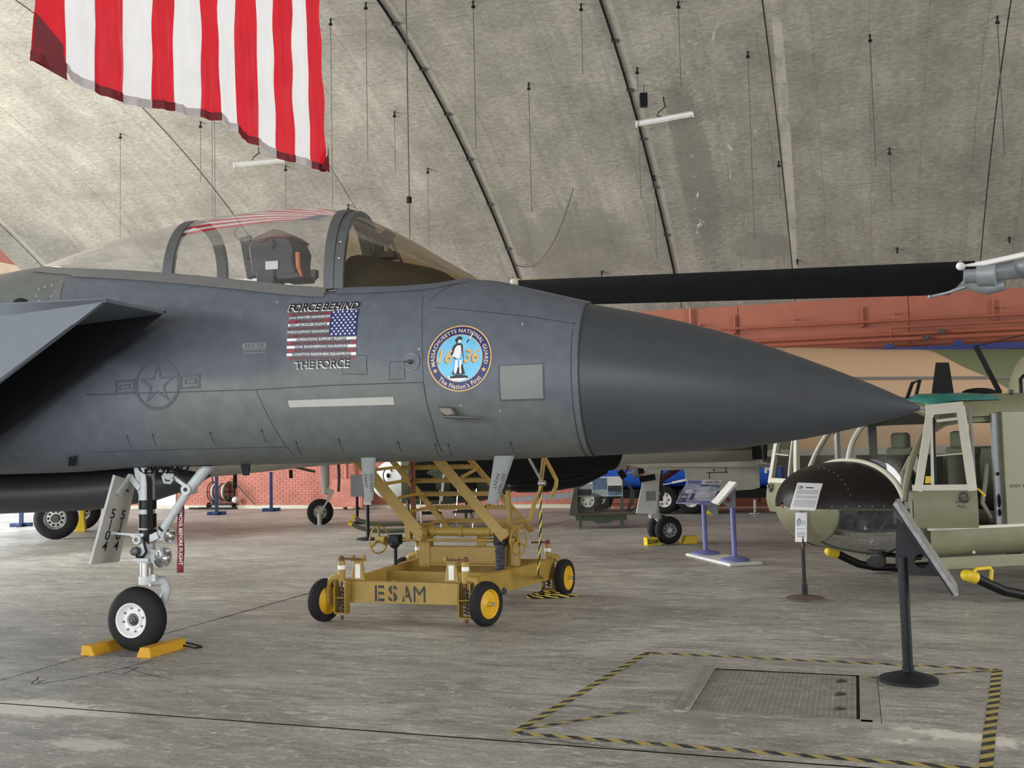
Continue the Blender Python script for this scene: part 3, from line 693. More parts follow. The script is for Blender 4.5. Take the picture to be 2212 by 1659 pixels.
def sec(x):
    zb, zm, wd, zs, wc, U = (hermite(SX, q, x) for q in SQ); U = R(U); pts = []
    ex = 2.0 + 0.55 * max(0, min(1, (3.9 - x) / 1.5))
    for k in range(13):                                   # belly to widest point
        a = R(-90 + 90 * k / 12); ca, sa = math.cos(a), math.sin(a)
        pts.append((wd * abs(ca) ** (2 / ex), zm - (zm - zb) * abs(sa) ** (2 / ex)))
    for k in range(1, 11):                                # widest point to sill
        u = U * k / 10
        pts.append((wc + (wd - wc) * (math.cos(u) - math.cos(U)) / (1 - math.cos(U)), zm + (zs - zm) * math.sin(u) / math.sin(U)))
    return pts, zs, wc
def side_y(x, z):
    pts, zs, wc = sec(x); zz = [p[1] for p in pts]; yy = [p[0] for p in pts]
    return float(np.interp(z, zz, yy))
def surf(x, z, off=0.003):
    """point on the side of the jet facing the camera, a little proud of the skin"""
    e = .01; y = side_y(x, z); dz = (side_y(x, z + e) - side_y(x, z - e)) / (2 * e); nl = math.hypot(1, dz)
    return Vector((x, -(y + off / nl), z - off * dz / nl))
def surf_px(px_, py_):
    o = -.7
    for _ in range(6):
        x, z = FJ.lat(px_, py_, o); o = -side_y(x, z)
    return x, z
rings = []
xs = sorted(set([r[0] for r in ST] + [-6.5 + 10.58 * k / 70 for k in range(71)]))
for x in xs:
    pts, zs, wc = sec(x); half = pts + [(wc * .5, zs + .012), (0, zs + .016)]
    rings.append([Vector((x, -y, z)) for y, z in half] + [Vector((x, y, z)) for y, z in reversed(half[1:-1])])
mb = MB(); mb.loft(rings); fus = mb.build('fuselage', 'jet_grey', jet, smooth=50)
# radome
RP = [(4.085, 2.785, 1.610), (4.49, 2.69, 1.616), (5.01, 2.54, 1.634), (5.51, 2.355, 1.684), (6.0, 2.143, 1.772), (6.25, 2.022, 1.832), (6.40, 1.940, 1.873), (6.455, 1.908, 1.896)]
rx = [r[0] for r in RP]; rings = []
for k in range(33):
    x = 4.085 + (6.455 - 4.085) * k / 32; a = hermite(rx, [r[1] for r in RP], x); c = hermite(rx, [r[2] for r in RP], x); r_ = (a - c) / 2; zc = (a + c) / 2
    rings.append([Vector((x, r_ * .985 * math.cos(t_), zc + r_ * math.sin(t_))) for t_ in [2 * math.pi * q / 48 for q in range(48)]])
mb = MB(); mb.loft(rings); rad = mb.build('radome', 'jet_radome', jet, smooth=50, label='smooth dark conical nose radome')
mb = MB(); mb.cyl((6.44, 0, 1.903), (6.475, 0, 1.901), .016, .004, 10); mb.build('tip', 'steel', rad)
mb = MB(); mb.tube([Vector((4.08, .582 * math.cos(t_), 2.198 + .592 * math.sin(t_))) for t_ in [2 * math.pi * q / 60 for q in range(60)]], .006, 6, closed=True); mb.build('radome_seam', 'jet_line', jet)
mb = MB(); mb.tube([Vector((4.03, .590 * math.cos(t_), 2.199 + .598 * math.sin(t_))) for t_ in [2 * math.pi * q / 60 for q in range(60)]], .0035, 6, closed=True); mb.build('radome_seam', 'jet_line', jet)
# canopy and windscreen
CP = [(-.90, 3.395, 3.415, .12), (-.5, 3.325, 3.512, .265), (0, 3.262, 3.612, .365), (.5, 3.195, 3.68, .425), (.95, 3.13, 3.722, .445), (1.4, 3.06, 3.735, .45), (1.825, 2.995, 3.713, .445), (2.1, 2.965, 3.668, .435), (2.32, 2.958, 3.556, .42), (2.57, 2.955, 3.42, .375), (2.85, 2.97, 3.242, .29), (3.05, 3.005, 3.118, .19), (3.15, 3.03, 3.055, .11)]
cxs = [c[0] for c in CP]
def cring(x, n=22, grow=0.0):
    zs, zt, wd = (hermite(cxs, [c[k] for c in CP], x) for k in (1, 2, 3))
    return [Vector((x, -(wd + grow) * abs(math.cos(a)) ** .86 * (1 if math.cos(a) >= 0 else -1), zs + (zt - zs + grow) * math.sin(a) ** .92 if math.sin(a) > 0 else zs)) for a in [math.pi * k / (n - 1) for k in range(n)]]
mb = MB(); mb.loft([cring(-.88 + (2.06 + .88) * k / 36) for k in range(37)], closed=False); can = mb.build('canopy_glass', 'canopy_glass', jet, smooth=80, label='clear bubble canopy')
mb = MB(); mb.loft([cring(2.15 + (3.13 - 2.15) * k / 16) for k in range(17)], closed=False); mb.build('windscreen_glass', 'windscreen_glass', jet, smooth=80, label='amber tinted windscreen')
def hoop(x0, x1, lean, thick, name, parent, m='jet_frame', out=.012):
    """arched frame between stations"""
    a0, a1 = cring((x0 + x1) / 2, 30, out), cring((x0 + x1) / 2, 30, -thick)
    zs = a0[0].z; H_ = max(p.z for p in a0) - zs
    def sh(p, dx): return Vector((p.x + dx + lean * (p.z - zs) / H_, p.y, p.z))
    h = (x1 - x0) / 2
    rr = []
    for i in range(30):
        rr.append([sh(a0[i], -h), sh(a0[i], h), sh(a1[i], h), sh(a1[i], -h)])
    mb = MB(); mb.loft(rr); return mb.build(name, m, parent, smooth=30)
hoop(.565, .655, .05, .035, 'rear_hoop', jet)
hoop(2.025, 2.11, .0, .05, 'canopy_bow', jet); bow = hoop(2.115, 2.19, .0, .03, 'windscreen_bow', jet, 'jet_frame', .016)
mb = MB()
for q in (3, 5, 24, 26):
    p = cring(2.15, 30, .018)[q]; mb.sphere(p, .008, 6, 4)
mb.build('rivet', 'steel', bow)
# canopy sill frames (near and far side)
for sd, nm in ((1, 'canopy_sill'), (-1, 'canopy_sill')):
    rr = []
    for k in range(33):
        x = -.86 + (2.05 + .86) * k / 32; zs, wd = hermite(cxs, [c[1] for c in CP], x), hermite(cxs, [c[3] for c in CP], x); th = .075 - .02 * (x < -.4)
        zl = zs - th; yl = side_y(x, zl) + .006
        rr.append([Vector((x, -sd * (wd + .004), zs + .012)), Vector((x, -sd * (wd + .016), zs + .002)), Vector((x, -sd * (yl + .008), zl)), Vector((x, -sd * (yl - .03), zl - .004)), Vector((x, -sd * (wd - .03), zs))])
    mb = MB(); mb.loft(rr); mb.build(nm, 'jet_sill', jet, smooth=30)
for sd in (1, -1):
    rr = []
    for k in range(17):
        x = 2.15 + (3.14 - 2.15) * k / 16; zs, wd = hermite(cxs, [c[1] for c in CP], x), hermite(cxs, [c[3] for c in CP], x); zl = zs - .045; yl = max(side_y(x, min(zl, sec(x)[1] - .004)), wd) + .006
        rr.append([Vector((x, -sd * (wd + .002), zs + .012)), Vector((x, -sd * (wd + .014), zs + .004)), Vector((x, -sd * (yl + .004), zl)), Vector((x, -sd * (wd - .03), zl))])
    mb = MB(); mb.loft(rr); mb.build('windscreen_sill', 'jet_grey', jet, smooth=30)
# cockpit interior: ejection seat, coaming, head up display
mat('seat_grey', (.013, .014, .016), .55, var=.2); mat('seat_red', (.10, .012, .016), .6); mat('orange', (.55, .14, .05), .5); mat('placard', (.6, .6, .6), .5); mat('coaming', (.030, .028, .022), .8); mat('hud_glass', (.2, .25, .2), .1)
seat = MB(); O_ = lambda px_, py_, off=0.0: FJ.p3(px_, py_, off)
sb = [O_(558, 530), O_(640, 500), O_(652, 545), O_(655, 600), O_(580, 605)]
seat.prism([(p.x, p.z) for p in (O_(566, 606), O_(558, 540), O_(570, 520), O_(612, 502), O_(640, 512), O_(655, 545), O_(652, 572), O_(662, 606))], (0, 0, 0), (1, 0, 0), (0, 0, 1), .34)
seat.build('seat_headrest', 'seat_grey', jet, bevel=.015, smooth=30)
mb = MB(); mb.bar(O_(548, 600, -.02), O_(531, 512, -.02), .10, .055, (0, 1, 0)); mb.bar(O_(545, 553, -.06), O_(533, 555, -.06), .05, .04); mb.bar(O_(570, 606, .05), O_(553, 556, .05), .06, .05, (0, 1, 0)); mb.build('seat_rail', 'seat_grey', jet, bevel=.006)
mb = MB(); mb.prism([(p.x, p.z) for p in (O_(575, 528), O_(600, 508), O_(630, 506), O_(650, 520), O_(640, 525), O_(606, 522), O_(585, 534))], (0, 0, 0), (1, 0, 0), (0, 0, 1), .37); mb.build('seat_pad', 'seat_red', jet, bevel=.01)
mb = MB(); mb.tube([O_(643, 545, -.19), O_(644, 575, -.19), O_(652, 598, -.19)], [.02, .019, .012], 8); mb.build('seat_handle', 'orange', jet)
mb = MB(); mb.tube([O_(640, 520, -.18), O_(655, 540, -.19), O_(661, 545, -.19), O_(652, 547, -.19)], .009, 6); mb.tube([O_(585, 512, -.18), O_(592, 525, -.19), O_(586, 538, -.19)], .008, 6); mb.build('seat_strap', 'seat_grey', jet)
mb = MB(); mb.box(O_(587, 573, -.18), (.115, .004, .07)); mb.box(O_(586, 601, -.18), (.05, .004, .03)); mb.build('seat_placard', 'placard', jet)
mb = MB(); mb.box(O_(585, 602, -.1), (.16, .2, .12)); mb.box(O_(640, 602, -.05), (.2, .3, .05)); mb.box(O_(680, 592, -.1), (.05, .06, .07)); mb.bar(O_(680, 606, -.1), O_(680, 594, -.1), .03, .03); mb.build('seat_base', 'seat_grey', jet, bevel=.008)
co_ = [O_(775, 620), O_(772, 590), O_(774, 562), O_(780, 554), O_(870, 568), O_(935, 578), O_(965, 590), O_(985, 604), O_(960, 622)]
rr = []
for k in range(13):
    a = math.pi * k / 12; rr.append((-math.cos(a), math.sin(a)))
rings = []
for x, top, hw in ((FJ.lat(775, 556, 0)[0], O_(775, 554).z, .33), (FJ.lat(800, 556, 0)[0], O_(800, 556).z, .335), (FJ.lat(870, 568, 0)[0], O_(870, 567).z, .30), (FJ.lat(935, 580, 0)[0], O_(935, 579).z, .22), (FJ.lat(960, 587, 0)[0], O_(960, 588).z, .16), (FJ.lat(985, 604, 0)[0], O_(985, 604).z, .06)):
    zb_ = 2.93; rings.append([Vector((x, c * hw, zb_ + (top - zb_) * s_ ** .55)) for c, s_ in rr])
mb = MB(); mb.loft(rings, caps=(True, True)); mb.build('coaming', 'coaming', jet, smooth=50)
mb = MB(); mb.bar(O_(818, 555), O_(822, 505), .06, .05, (0, 1, 0)); mb.bar(O_(822, 508), O_(852, 556), .02, .03, (0, 1, 0)); mb.bar(O_(838, 508, .06), O_(868, 566, .06), .02, .02, (0, 1, 0)); mb.bar(O_(842, 512, -.06), O_(866, 564, -.06), .02, .02, (0, 1, 0)); mb.tube([O_(815, 510), O_(808, 514), O_(812, 522), O_(820, 526)], .015, 6); mb.box(O_(835, 553), (.18, .14, .05)); mb.bar(O_(770, 552), O_(812, 556), .02, .015); mb.bar(O_(826, 505), O_(845, 520), .12, .03, (0, 1, 0)); mb.build('head_up_display', 'seat_grey', jet)

# -- engine intake on the near side (and its mirror on the far side)
IX, IZ, YI, YO = .90, 2.80, .90, 1.60
rake = .61
def intake(sd):
    zb_ = 1.50
    xb = IX - (IZ - zb_) / rake
    o_ = lambda x, y, z: Vector((x, -sd * y, z))
    mb = MB()          # outer wall with its raked edge, top and floor
    tk = .035
    outer = [(IX, IZ), (xb, zb_), (-6.5, zb_ - .05), (-6.5, IZ + .12)]
    mb.prism(outer, o_(0, YO - tk / 2, 0), (1, 0, 0), (0, 0, 1), tk)
    rr = [[o_(IX - .012, YI, IZ + .005), o_(IX - .012, YO, IZ + .005), o_(IX - .012, YO, IZ - .02), o_(IX - .012, YI, IZ - .02)], [o_(.1, YI - .06, IZ + .03), o_(.1, YO, IZ + .02), o_(.1, YO, IZ - .07), o_(.1, YI, IZ - .07)], [o_(-6.5, .5, IZ + .32), o_(-6.5, YO, IZ + .12), o_(-6.5, YO, IZ - .1), o_(-6.5, YI, IZ - .1)]]
    mb.loft(rr)
    mb.prism([(YI, 0), (YO, 0), (YO, .04), (YI, .04)], o_(xb, 0, zb_ - .02), (0, -sd, 0), (0, 0, 1), .001)
    mb.loft([[o_(xb + .02, YI, zb_ - .01), o_(xb + .02, YO, zb_ - .01), o_(xb + .02, YO, zb_ + .015), o_(xb + .02, YI, zb_ + .015)], [o_(-6.5, .6, zb_ - .06), o_(-6.5, YO, zb_ - .06), o_(-6.5, YO, zb_ + .05), o_(-6.5, YI, zb_ + .05)]])
    ob = mb.build('intake_shell', 'jet_intake', jet, smooth=30)
    mb = MB(); inner = [(IX, IZ), (xb, zb_), (-6.5, zb_), (-6.5, IZ)]
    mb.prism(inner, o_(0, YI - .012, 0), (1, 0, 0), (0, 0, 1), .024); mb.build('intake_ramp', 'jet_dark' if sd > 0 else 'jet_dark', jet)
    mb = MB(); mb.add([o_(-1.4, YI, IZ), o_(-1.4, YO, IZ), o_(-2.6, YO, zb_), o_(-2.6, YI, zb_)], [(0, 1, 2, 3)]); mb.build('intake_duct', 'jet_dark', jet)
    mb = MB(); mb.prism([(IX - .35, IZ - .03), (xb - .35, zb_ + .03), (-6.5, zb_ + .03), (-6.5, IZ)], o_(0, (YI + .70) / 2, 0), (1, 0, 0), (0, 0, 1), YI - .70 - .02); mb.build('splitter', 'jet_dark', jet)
    # hinge line on the outer wall
    mb = MB(); pts = [o_(-.35 + .9 * q, YO + .004, 2.60 - .25 * q * q * .9) for q in (0, .3, .6, .8, 1)]
    mb.tube([o_(-.9, YO + .002, 2.48), o_(-.45, YO + .002, 2.47), o_(-.2, YO + .002, 2.43), o_(-.02, YO + .002, 2.38)], .004, 5); mb.bar(o_(.62, YO + .002, 2.63), o_(-.95, YO + .002, 1.70), .004, .006); mb.build('panel_line', 'jet_line', jet)
intake(1); intake(-1)
# wing and twin tails, out of the picture to the left
mb = MB()
for sd in (1, -1): mb.prism([(-3.6, 1.5), (-7.8, 6.4), (-9.2, 6.4), (-8.6, 1.5)], (0, 0, 3.0), (1, 0, 0), (0, -sd, 0), .12)
mb.build('wing', 'jet_grey', jet)
mb = MB(); mb.loft([[Vector((x, y, z)) for y, z in ((-1.6, 1.5), (1.6, 1.5), (1.6, 2.9), (.6, 3.2), (-.6, 3.2), (-1.6, 2.9))] for x in (-6.45, -11)]); mb.build('rear_fuselage', 'jet_grey', jet, smooth=30)

# -- centreline tank
TY = .75
def tz(px_, py_): return FJ.lat(px_, py_, TY)
mb = MB(); TB = [tz(*p) for p in ((450, 1036), (425, 1047), (400, 1060), (330, 1083), (200, 1102), (0, 1110))]; rr = []
TP = [(TB[0][0] + .03, 1.485, .006)] + [(x, z + r_, r_) for (x, z), r_ in zip(TB[1:], (.06, .10, .165, .195, .20))] + [(-3.5, TB[-1][1] + .20, .20), (-6.0, TB[-1][1] + .20, .19), (-7.0, TB[-1][1] + .2, .02)]
mb.loft([[Vector((x, TY + 1.4 * r_ * math.cos(q), z + r_ * math.sin(q))) for q in [2 * math.pi * k / 28 for k in range(28)]] for x, z, r_ in TP]); mb.build('drop_tank', 'jet_tank', jet, smooth=50, label='long dark tank slung under the belly')
mb = MB(); mb.box((-1.9, TY, 1.46), (1.4, .08, .2)); mb.build('tank_pylon', 'jet_tank', jet)
# -- panel lines, doors, slots, on the side of the fuselage
def sline(pp, wd=.006, m='jet_line', name='panel_line', dense=10, off=.0022):
    P = [surf_px(*p) for p in pp]; Q = []
    for i in range(len(P) - 1):
        for k in range(dense): Q.append((P[i][0] + (P[i + 1][0] - P[i][0]) * k / dense, P[i][1] + (P[i + 1][1] - P[i][1]) * k / dense))
    Q.append(P[-1]); vs = []
    for i, q in enumerate(Q):
        a, c = Q[max(i - 1, 0)], Q[min(i + 1, len(Q) - 1)]; tx, tz = c[0] - a[0], c[1] - a[1]; l = math.hypot(tx, tz) or 1; nx, nz = -tz / l * wd / 2, tx / l * wd / 2
        vs += [surf(q[0] + nx, q[1] + nz, off), surf(q[0] - nx, q[1] - nz, off)]
    mb = MB(); mb.add(vs, [(2 * i, 2 * i + 1, 2 * i + 3, 2 * i + 2) for i in range(len(Q) - 1)]); return mb.build(name, m, jet, smooth=60)
sline([(185, 853), (420, 846), (550, 842), (720, 832), (915, 826)]); sline([(915, 826), (920, 860), (935, 915), (955, 975)]); sline([(915, 640), (912, 700), (913, 760), (915, 826)], .003)
sline([(553, 842), (570, 880), (600, 935), (638, 985)], .004); sline([(200, 977), (400, 970), (620, 965)], .003); sline([(940, 664), (1060, 675), (1150, 685), (1245, 700)], .004); sline([(930, 646), (985, 612)], .004)
sline([(100, 745), (100, 800)], .003)
for (x, y) in ((275, 942), (330, 940), (455, 935), (566, 930), (640, 955), (732, 950), (860, 955), (940, 960), (968, 960), (1103, 957)):
    sline([(x, y), (x + 4, y + 14), (x + 10, y + 24)], .004, name='drain_slot', dense=3); sline([(x - 2, y - 2), (x + 2, y + 2)], .014, name='drain_slot', dense=1)
def spatch(c, m, name, n=8, off=.003, label=None, parent=None):
    """quad patch on the skin given its four corner pixels (tl, tr, br, bl)"""
    P = [surf_px(*p) for p in c]; vs = []; fs = []
    for j in range(n + 1):
        for i in range(n + 1):
            u, v = i / n, j / n
            x = (P[0][0] * (1 - u) + P[1][0] * u) * (1 - v) + (P[3][0] * (1 - u) + P[2][0] * u) * v; z = (P[0][1] * (1 - u) + P[1][1] * u) * (1 - v) + (P[3][1] * (1 - u) + P[2][1] * u) * v
            vs.append(surf(x, z, off))
    for j in range(n):
        for i in range(n): q = j * (n + 1) + i; fs.append((q, q + 1, q + n + 2, q + n + 1))
    mb = MB(); mb.add(vs, fs); return mb.build(name, m, jet, smooth=60, label=label)
spatch([(1076, 789), (1176, 784), (1179, 865), (1080, 867)], 'insignia_grey', 'formation_panel_frame', off=.002); spatch([(1080, 791), (1172, 787), (1174, 860), (1083, 863)], 'jet_light_panel', 'formation_panel', off=.004, label='pale grey square panel')
spatch([(622, 865), (850, 857), (853, 874), (626, 880)], 'strip_light', 'strip_light', off=.004, label='pale formation light strip')
for c in (((738, 766), (792, 768), (793, 808), (740, 808)), ((842, 782), (873, 781), (875, 818), (842, 820))):
    spatch(c, 'jet_grey', 'access_panel', off=.002); sline([c[0], c[1], c[2], c[3], c[0]], .004, dense=4, off=.003)
spatch([(524, 742), (574, 740), (575, 752), (525, 754)], 'faint_grey', 'rescue_plate', 4, .002)
for k in range(2): sline([(526, 757 + 6 * k), (574, 755 + 6 * k)], .006, 'faint_grey', 'rescue_plate', 3)
spatch([(127, 607), (140, 605), (130, 655), (108, 656)], 'jet_sill', 'skin_patch', 4, .004)
for (x, y) in ((85, 625), (98, 620), (113, 617), (85, 650), (80, 640), (111, 640)): 
    mb = MB(); mb.sphere(surf(*surf_px(x, y), .0), .012, 6, 4); mb.build('rivet', 'scuff', jet)
for (x, y, a, c) in ((598, 650, 1, 6), (903, 752, 4, 4), (993, 873, 4, 5), (1078, 885, 4, 5), (1128, 697, 1, 6)): sline([(x, y), (x + a, y + c)], .012, 'scuff', 'paint_chip', 2)
mb = MB(); mb.add([surf(*surf_px(*p), .014) for p in ((150, 985), (168, 982), (165, 1003), (148, 1004))], [(0, 1, 2, 3)]); mb.build('vent', 'jet_dark', jet, smooth=0)
mb = MB(); P = surf(*surf_px(43, 655), 0); mb.sphere(P, (.08, .03, .045), 12, 8); mb.build('gun_port', 'jet_dark', jet)
mat('bronze', (.12, .10, .085), .45, metal=.3)
# angle of attack cone and pitot probe
x, z = surf_px(888, 782); c0 = surf(x, z, .002); e = .01; n_ = (surf(x + e, z) - c0).cross(surf(x, z + e) - c0).normalized(); n_ = n_ if n_.y < 0 else -n_
mb = MB(); mb.lathe([(.0, .004), (.062, .004), (.066, .0)], c0, n_, 24); q = mb.build('sensor_plate', 'jet_grey', jet); mb = MB(); mb.tube(circ(c0 + n_ * .004, Vector((1, 0, 0)), n_.cross(Vector((1, 0, 0))), .064, 28), .0025, 5, closed=True); mb.build('plate_rim', 'scuff', q)
mb = MB(); mb.tube([c0, c0 + n_ * .04, c0 + n_ * .05 + V(.0, 0, 0)], [.018, .014, .004], 10); mb.tube([c0 + n_ * .03 - V(.012, 0, 0), c0 + n_ * .035 - V(.06, 0, -.004)], [.008, .002], 6); mb.build('sensor_cone', 'dark_steel', jet)
x0, z0 = surf_px(965, 884); a = surf(x0, z0, 0); mb = MB(); mb.prism([(-.05, .02), (.055, .015), (.09, -.045), (.02, -.06), (-.03, -.03)], a + V(0, -.035, 0), (1, 0, 0), (0, 0, 1), .06); mb.build('pitot_mast', 'bronze', jet, bevel=.012)
mb = MB(); mb.tube([a + V(.0, -.075, -.055), a + V(.1, -.08, -.062), a + V(.24, -.08, -.07), a + V(.31, -.08, -.075)], [.012, .014, .01, .004], 10); mb.build('pitot_tube', 'dark_steel', jet)
# -- markings
def blin(c):
    P = [surf_px(*p) for p in c]
    def f(u, v, off=.0045):
        x = (P[3][0] * (1 - u) + P[2][0] * u) * (1 - v) + (P[0][0] * (1 - u) + P[1][0] * u) * v; z = (P[3][1] * (1 - u) + P[2][1] * u) * (1 - v) + (P[0][1] * (1 - u) + P[1][1] * u) * v
        return surf(x, z, off)
    return f
mat('print_red', (.30, .03, .035), .5); mat('print_white', (.78, .78, .78), .5); mat('print_navy', (.012, .022, .13), .5); mat('print_black', (.008, .008, .009), .5); mat('print_gold', (.68, .42, .14), .5); mat('print_sky', (.16, .52, .78), .5); mat('print_cream', (.70, .58, .42), .5); mat('print_redtext', (.20, .035, .035), .5)
fm = blin(((627, 677), (776, 669), (770, 777), (620, 779)))
mb = MB()
def bar(u0, u1, v0, v1, mi, n=3, off=.0045):
    vs = [fm(u0 + (u1 - u0) * i / n, v, off) for v in (v0, v1) for i in range(n + 1)]; mb.add(vs, [(i, i + 1, n + 2 + i, n + 1 + i) for i in range(n)], mi)
rows = [('CITY OF WESTFIELD', .07, .53, .60), ('131st FIGHTER SQUADRON', 0, .60, .60), ('MEDICAL GROUP', .11, .49, .60), ('COMPTROLLER FLIGHT', .035, .555, .60), ('MAINTENANCE SQUADRON', 0, .59, .60), ('FORCE SUPPORT SQUADRON', 0, .60, .60), ('COMMUNICATIONS FLIGHT', .01, .60, .60), ('OPERATIONS SUPPORT FLIGHT', .15, .845, 1), ('MAINTENANCE OPERATIONS FLIGHT', .075, .925, 1), ('CIVIL ENGINEERING SQUADRON', .125, .87, 1), ('SECURITY FORCES SQUADRON', .125, .87, 1), ('LOGISTICS READINESS SQUADRON', .085, .92, 1), ('AIRCRAFT MAINTENANCE SQUADRON', .06, .94, 1)]
for i, (tx, a, c, e) in enumerate(rows):
    v1 = 1 - i / 13 - .010; v0 = 1 - (i + 1) / 13 + .012; red = i % 2 == 0
    put_text(mb, tx, (a, c, v0, v1), lambda u, v: fm(u, v, .005), 3 if red else 1, .02, .12 if i == 1 else 0)
    if a > .02: bar(0, a - .008, v0, v1, 0 if red else 1)
    if c < e - .02: bar(c + .008, e, v0, v1, 0 if red else 1)
vs = [fm(.61 + .39 * i / 6, .475 + .525 * j / 6) for j in range(7) for i in range(7)]; mb.add(vs, [(j * 7 + i, j * 7 + i + 1, j * 7 + i + 8, j * 7 + i + 7) for j in range(6) for i in range(6)], 2)
for r_ in range(9):
    for k in range(6 if r_ % 2 == 0 else 5):
        uu = .61 + .39 * ((k + .55) / 6.1 + (.082 if r_ % 2 else 0)); vv = .475 + .525 * (1 - (r_ + .65) / 9.3)
        v_, f_ = star5((uu, vv), .021, lambda u, v: fm(.61 + (u - .61), vv + (v - vv) * 1.45, .0065)); mb.add(v_, f_, 1)
mb.build('flag_marking', ['print_red', 'print_white', 'print_navy', 'print_redtext'], jet, smooth=60, label='reversed flag made of squadron names')
ft, fb_ = blin(((625, 657), (780, 652), (776, 668), (623, 674))), blin(((638, 780), (757, 774), (755, 793), (638, 797)))
mb = MB()
for f_, tx, sh in ((ft, 'FORCE BEHIND', .25), (fb_, 'THE FORCE', .0)):
    mb = MB(); put_text(mb, tx, (-.012, .988, -.10, .90), lambda u, v: f_(u, v, .004), 0, .035, sh); put_text(mb, tx, (0, 1, 0, 1), lambda u, v: f_(u, v, .006), 1, .03, sh)
    mb.build('slogan', ['print_white', 'print_black'], jet, smooth=60)
# round seal
sx, sz = surf_px(993, 773.5); SR = .243
def sm(u, v, off=.005): return surf(sx + u * SR, sz + v * SR * 1.02, off)
mb = MB()
def disc(r0, r1, mi, off, n=48):
    vs = [sm(r0 * math.cos(2 * math.pi * k / n), r0 * math.sin(2 * math.pi * k / n), off) for k in range(n)] + [sm(r1 * math.cos(2 * math.pi * k / n), r1 * math.sin(2 * math.pi * k / n), off) for k in range(n)]
    mb.add(vs, [(k, (k + 1) % n, n + (k + 1) % n, n + k) for k in range(n)], mi)
disc(.96, 1.0, 1, .0045); disc(.72, .96, 0, .0045); disc(.70, .72, 1, .005)
for k in range(6): disc(.70 * k / 6 + .001, .70 * (k + 1) / 6, 2, .0045)
def arc_text(tx, a0, a1, r_, h, mi, outward=True, shear=0.0):
    uv, fs, asp = text_geo(tx, .02, shear, 1.1)
    def f(a, c):
        ang = a0 + (a1 - a0) * a; rr = r_ + h * (c if outward else 1 - c); return sm(rr * math.cos(ang), rr * math.sin(ang), .0065)
    mb.add([f(a, c) for a, c in uv], fs, mi)
arc_text('MASSACHUSETTS NATIONAL GUARD', R(196), R(-14), .775, .12, 3); arc_text("The Nation's First", R(223), R(318), .775, .15, 3, False)
for a in (206, -26): v_, f_ = star5((.84 * math.cos(R(a)), .84 * math.sin(R(a))), .085, lambda u, v: sm(u, v, .0065)); mb.add(v_, f_, 1)
for tx, u0, u1 in (('16', -.66, -.22), ('36', .14, .60)):
    put_text(mb, tx, (u0 - .02, u1 - .02, -.16, .25), lambda u, v: sm(u, v, .0055), 4, .02, .2); put_text(mb, tx, (u0, u1, -.15, .27), lambda u, v: sm(u, v, .0065), 1, .02, .2)
def poly(pts, mi, off): mb.add([sm(u, v, off) for u, v in pts], [tuple(range(len(pts)))], mi)
poly([(-.36, -.54), (.26, -.54), (.2, -.64), (0, -.69), (-.2, -.68), (-.32, -.62)], 5, .0055)
poly([(-.30, -.60), (.26, -.60), (.26, -.545), (.08, -.50), (-.12, -.50), (-.30, -.55)], 4, .006)
fig = [(-.12, .60), (-.16, .53), (-.10, .44), (-.20, .36), (-.26, .15), (-.24, .08), (-.14, -.02), (-.18, -.28), (-.22, -.48), (.16, -.48), (.10, -.25), (.12, -.02), (.09, .2), (.08, .38), (.0, .45), (.05, .52), (.06, .60), (-.03, .66)]
poly([(-.04 + (u + .04) * 1.08, v * 1.02) for u, v in fig], 4, .006); poly([(-.15, .3), (-.2, .12), (-.1, .0), (.02, .0), (.05, .2), (.03, .38), (-.08, .38)], 5, .0068); poly([(-.13, -.06), (-.04, -.06), (-.05, -.28), (-.10, -.46), (-.17, -.46)], 5, .0068); poly([(.0, -.06), (.08, -.06), (.05, -.28), (.07, -.46), (.0, -.46)], 5, .0068); poly([(-.06, .44), (.03, .47), (.04, .55), (-.06, .54)], 5, .0068)
poly([(-.16, .0), (-.12, -.04), (.30, .56), (.27, .58)], 4, .0072); poly([(.27, .56), (.30, .55), (.40, .74), (.37, .76)], 5, .0074); poly([(-.24, .06), (-.02, -.03), (-.0, .02), (-.2, .12)], 5, .0074)
mb.build('seal_marking', ['print_navy', 'print_gold', 'print_sky', 'print_cream', 'print_black', 'print_white'], jet, smooth=60, label='round blue and gold seal with a standing soldier')
# low visibility national star with bars
nx, nz = surf_px(340, 830); q_ = .205
def nm_(u, v): return surf(nx + u * q_, nz + v * q_ * 1.0 + .04 * u * q_, .004)
mb = MB(); n = 36
def ring(r0, r1):
    vs = [nm_(r0 * math.cos(2 * math.pi * k / n), r0 * math.sin(2 * math.pi * k / n)) for k in range(n)] + [nm_(r1 * math.cos(2 * math.pi * k / n), r1 * math.sin(2 * math.pi * k / n)) for k in range(n)]; mb.add(vs, [(k, (k + 1) % n, n + (k + 1) % n, n + k) for k in range(n)])
ring(.88, 1.0)
so = [(r_ * math.cos(math.pi / 2 + math.pi * k / 5), r_ * math.sin(math.pi / 2 + math.pi * k / 5)) for k in range(10) for r_ in ((.85 if k % 2 == 0 else .33),)]; si = [(u * .72, v * .72) for u, v in so]
mb.add([nm_(*p) for p in so] + [nm_(*p) for p in si], [(k, (k + 1) % 10, 10 + (k + 1) % 10, 10 + k) for k in range(10)])
for sg in (1, -1):
    for (a, c, d_, e_, t_) in ((.98, 1.85, .28, -.28, .09), (1.2, 1.68, .1, -.1, .04)):
        for (u0, u1, v0, v1) in ((a, c, d_, d_ - t_), (a, c, e_ + t_, e_), (c - t_, c, d_, e_), (a, a + t_, d_, e_)):
            mb.add([nm_(sg * u0, v0), nm_(sg * u1, v0), nm_(sg * u1, v1), nm_(sg * u0, v1)], [(0, 1, 2, 3)])
mb.build('star_marking', 'insignia_grey', jet, smooth=60)
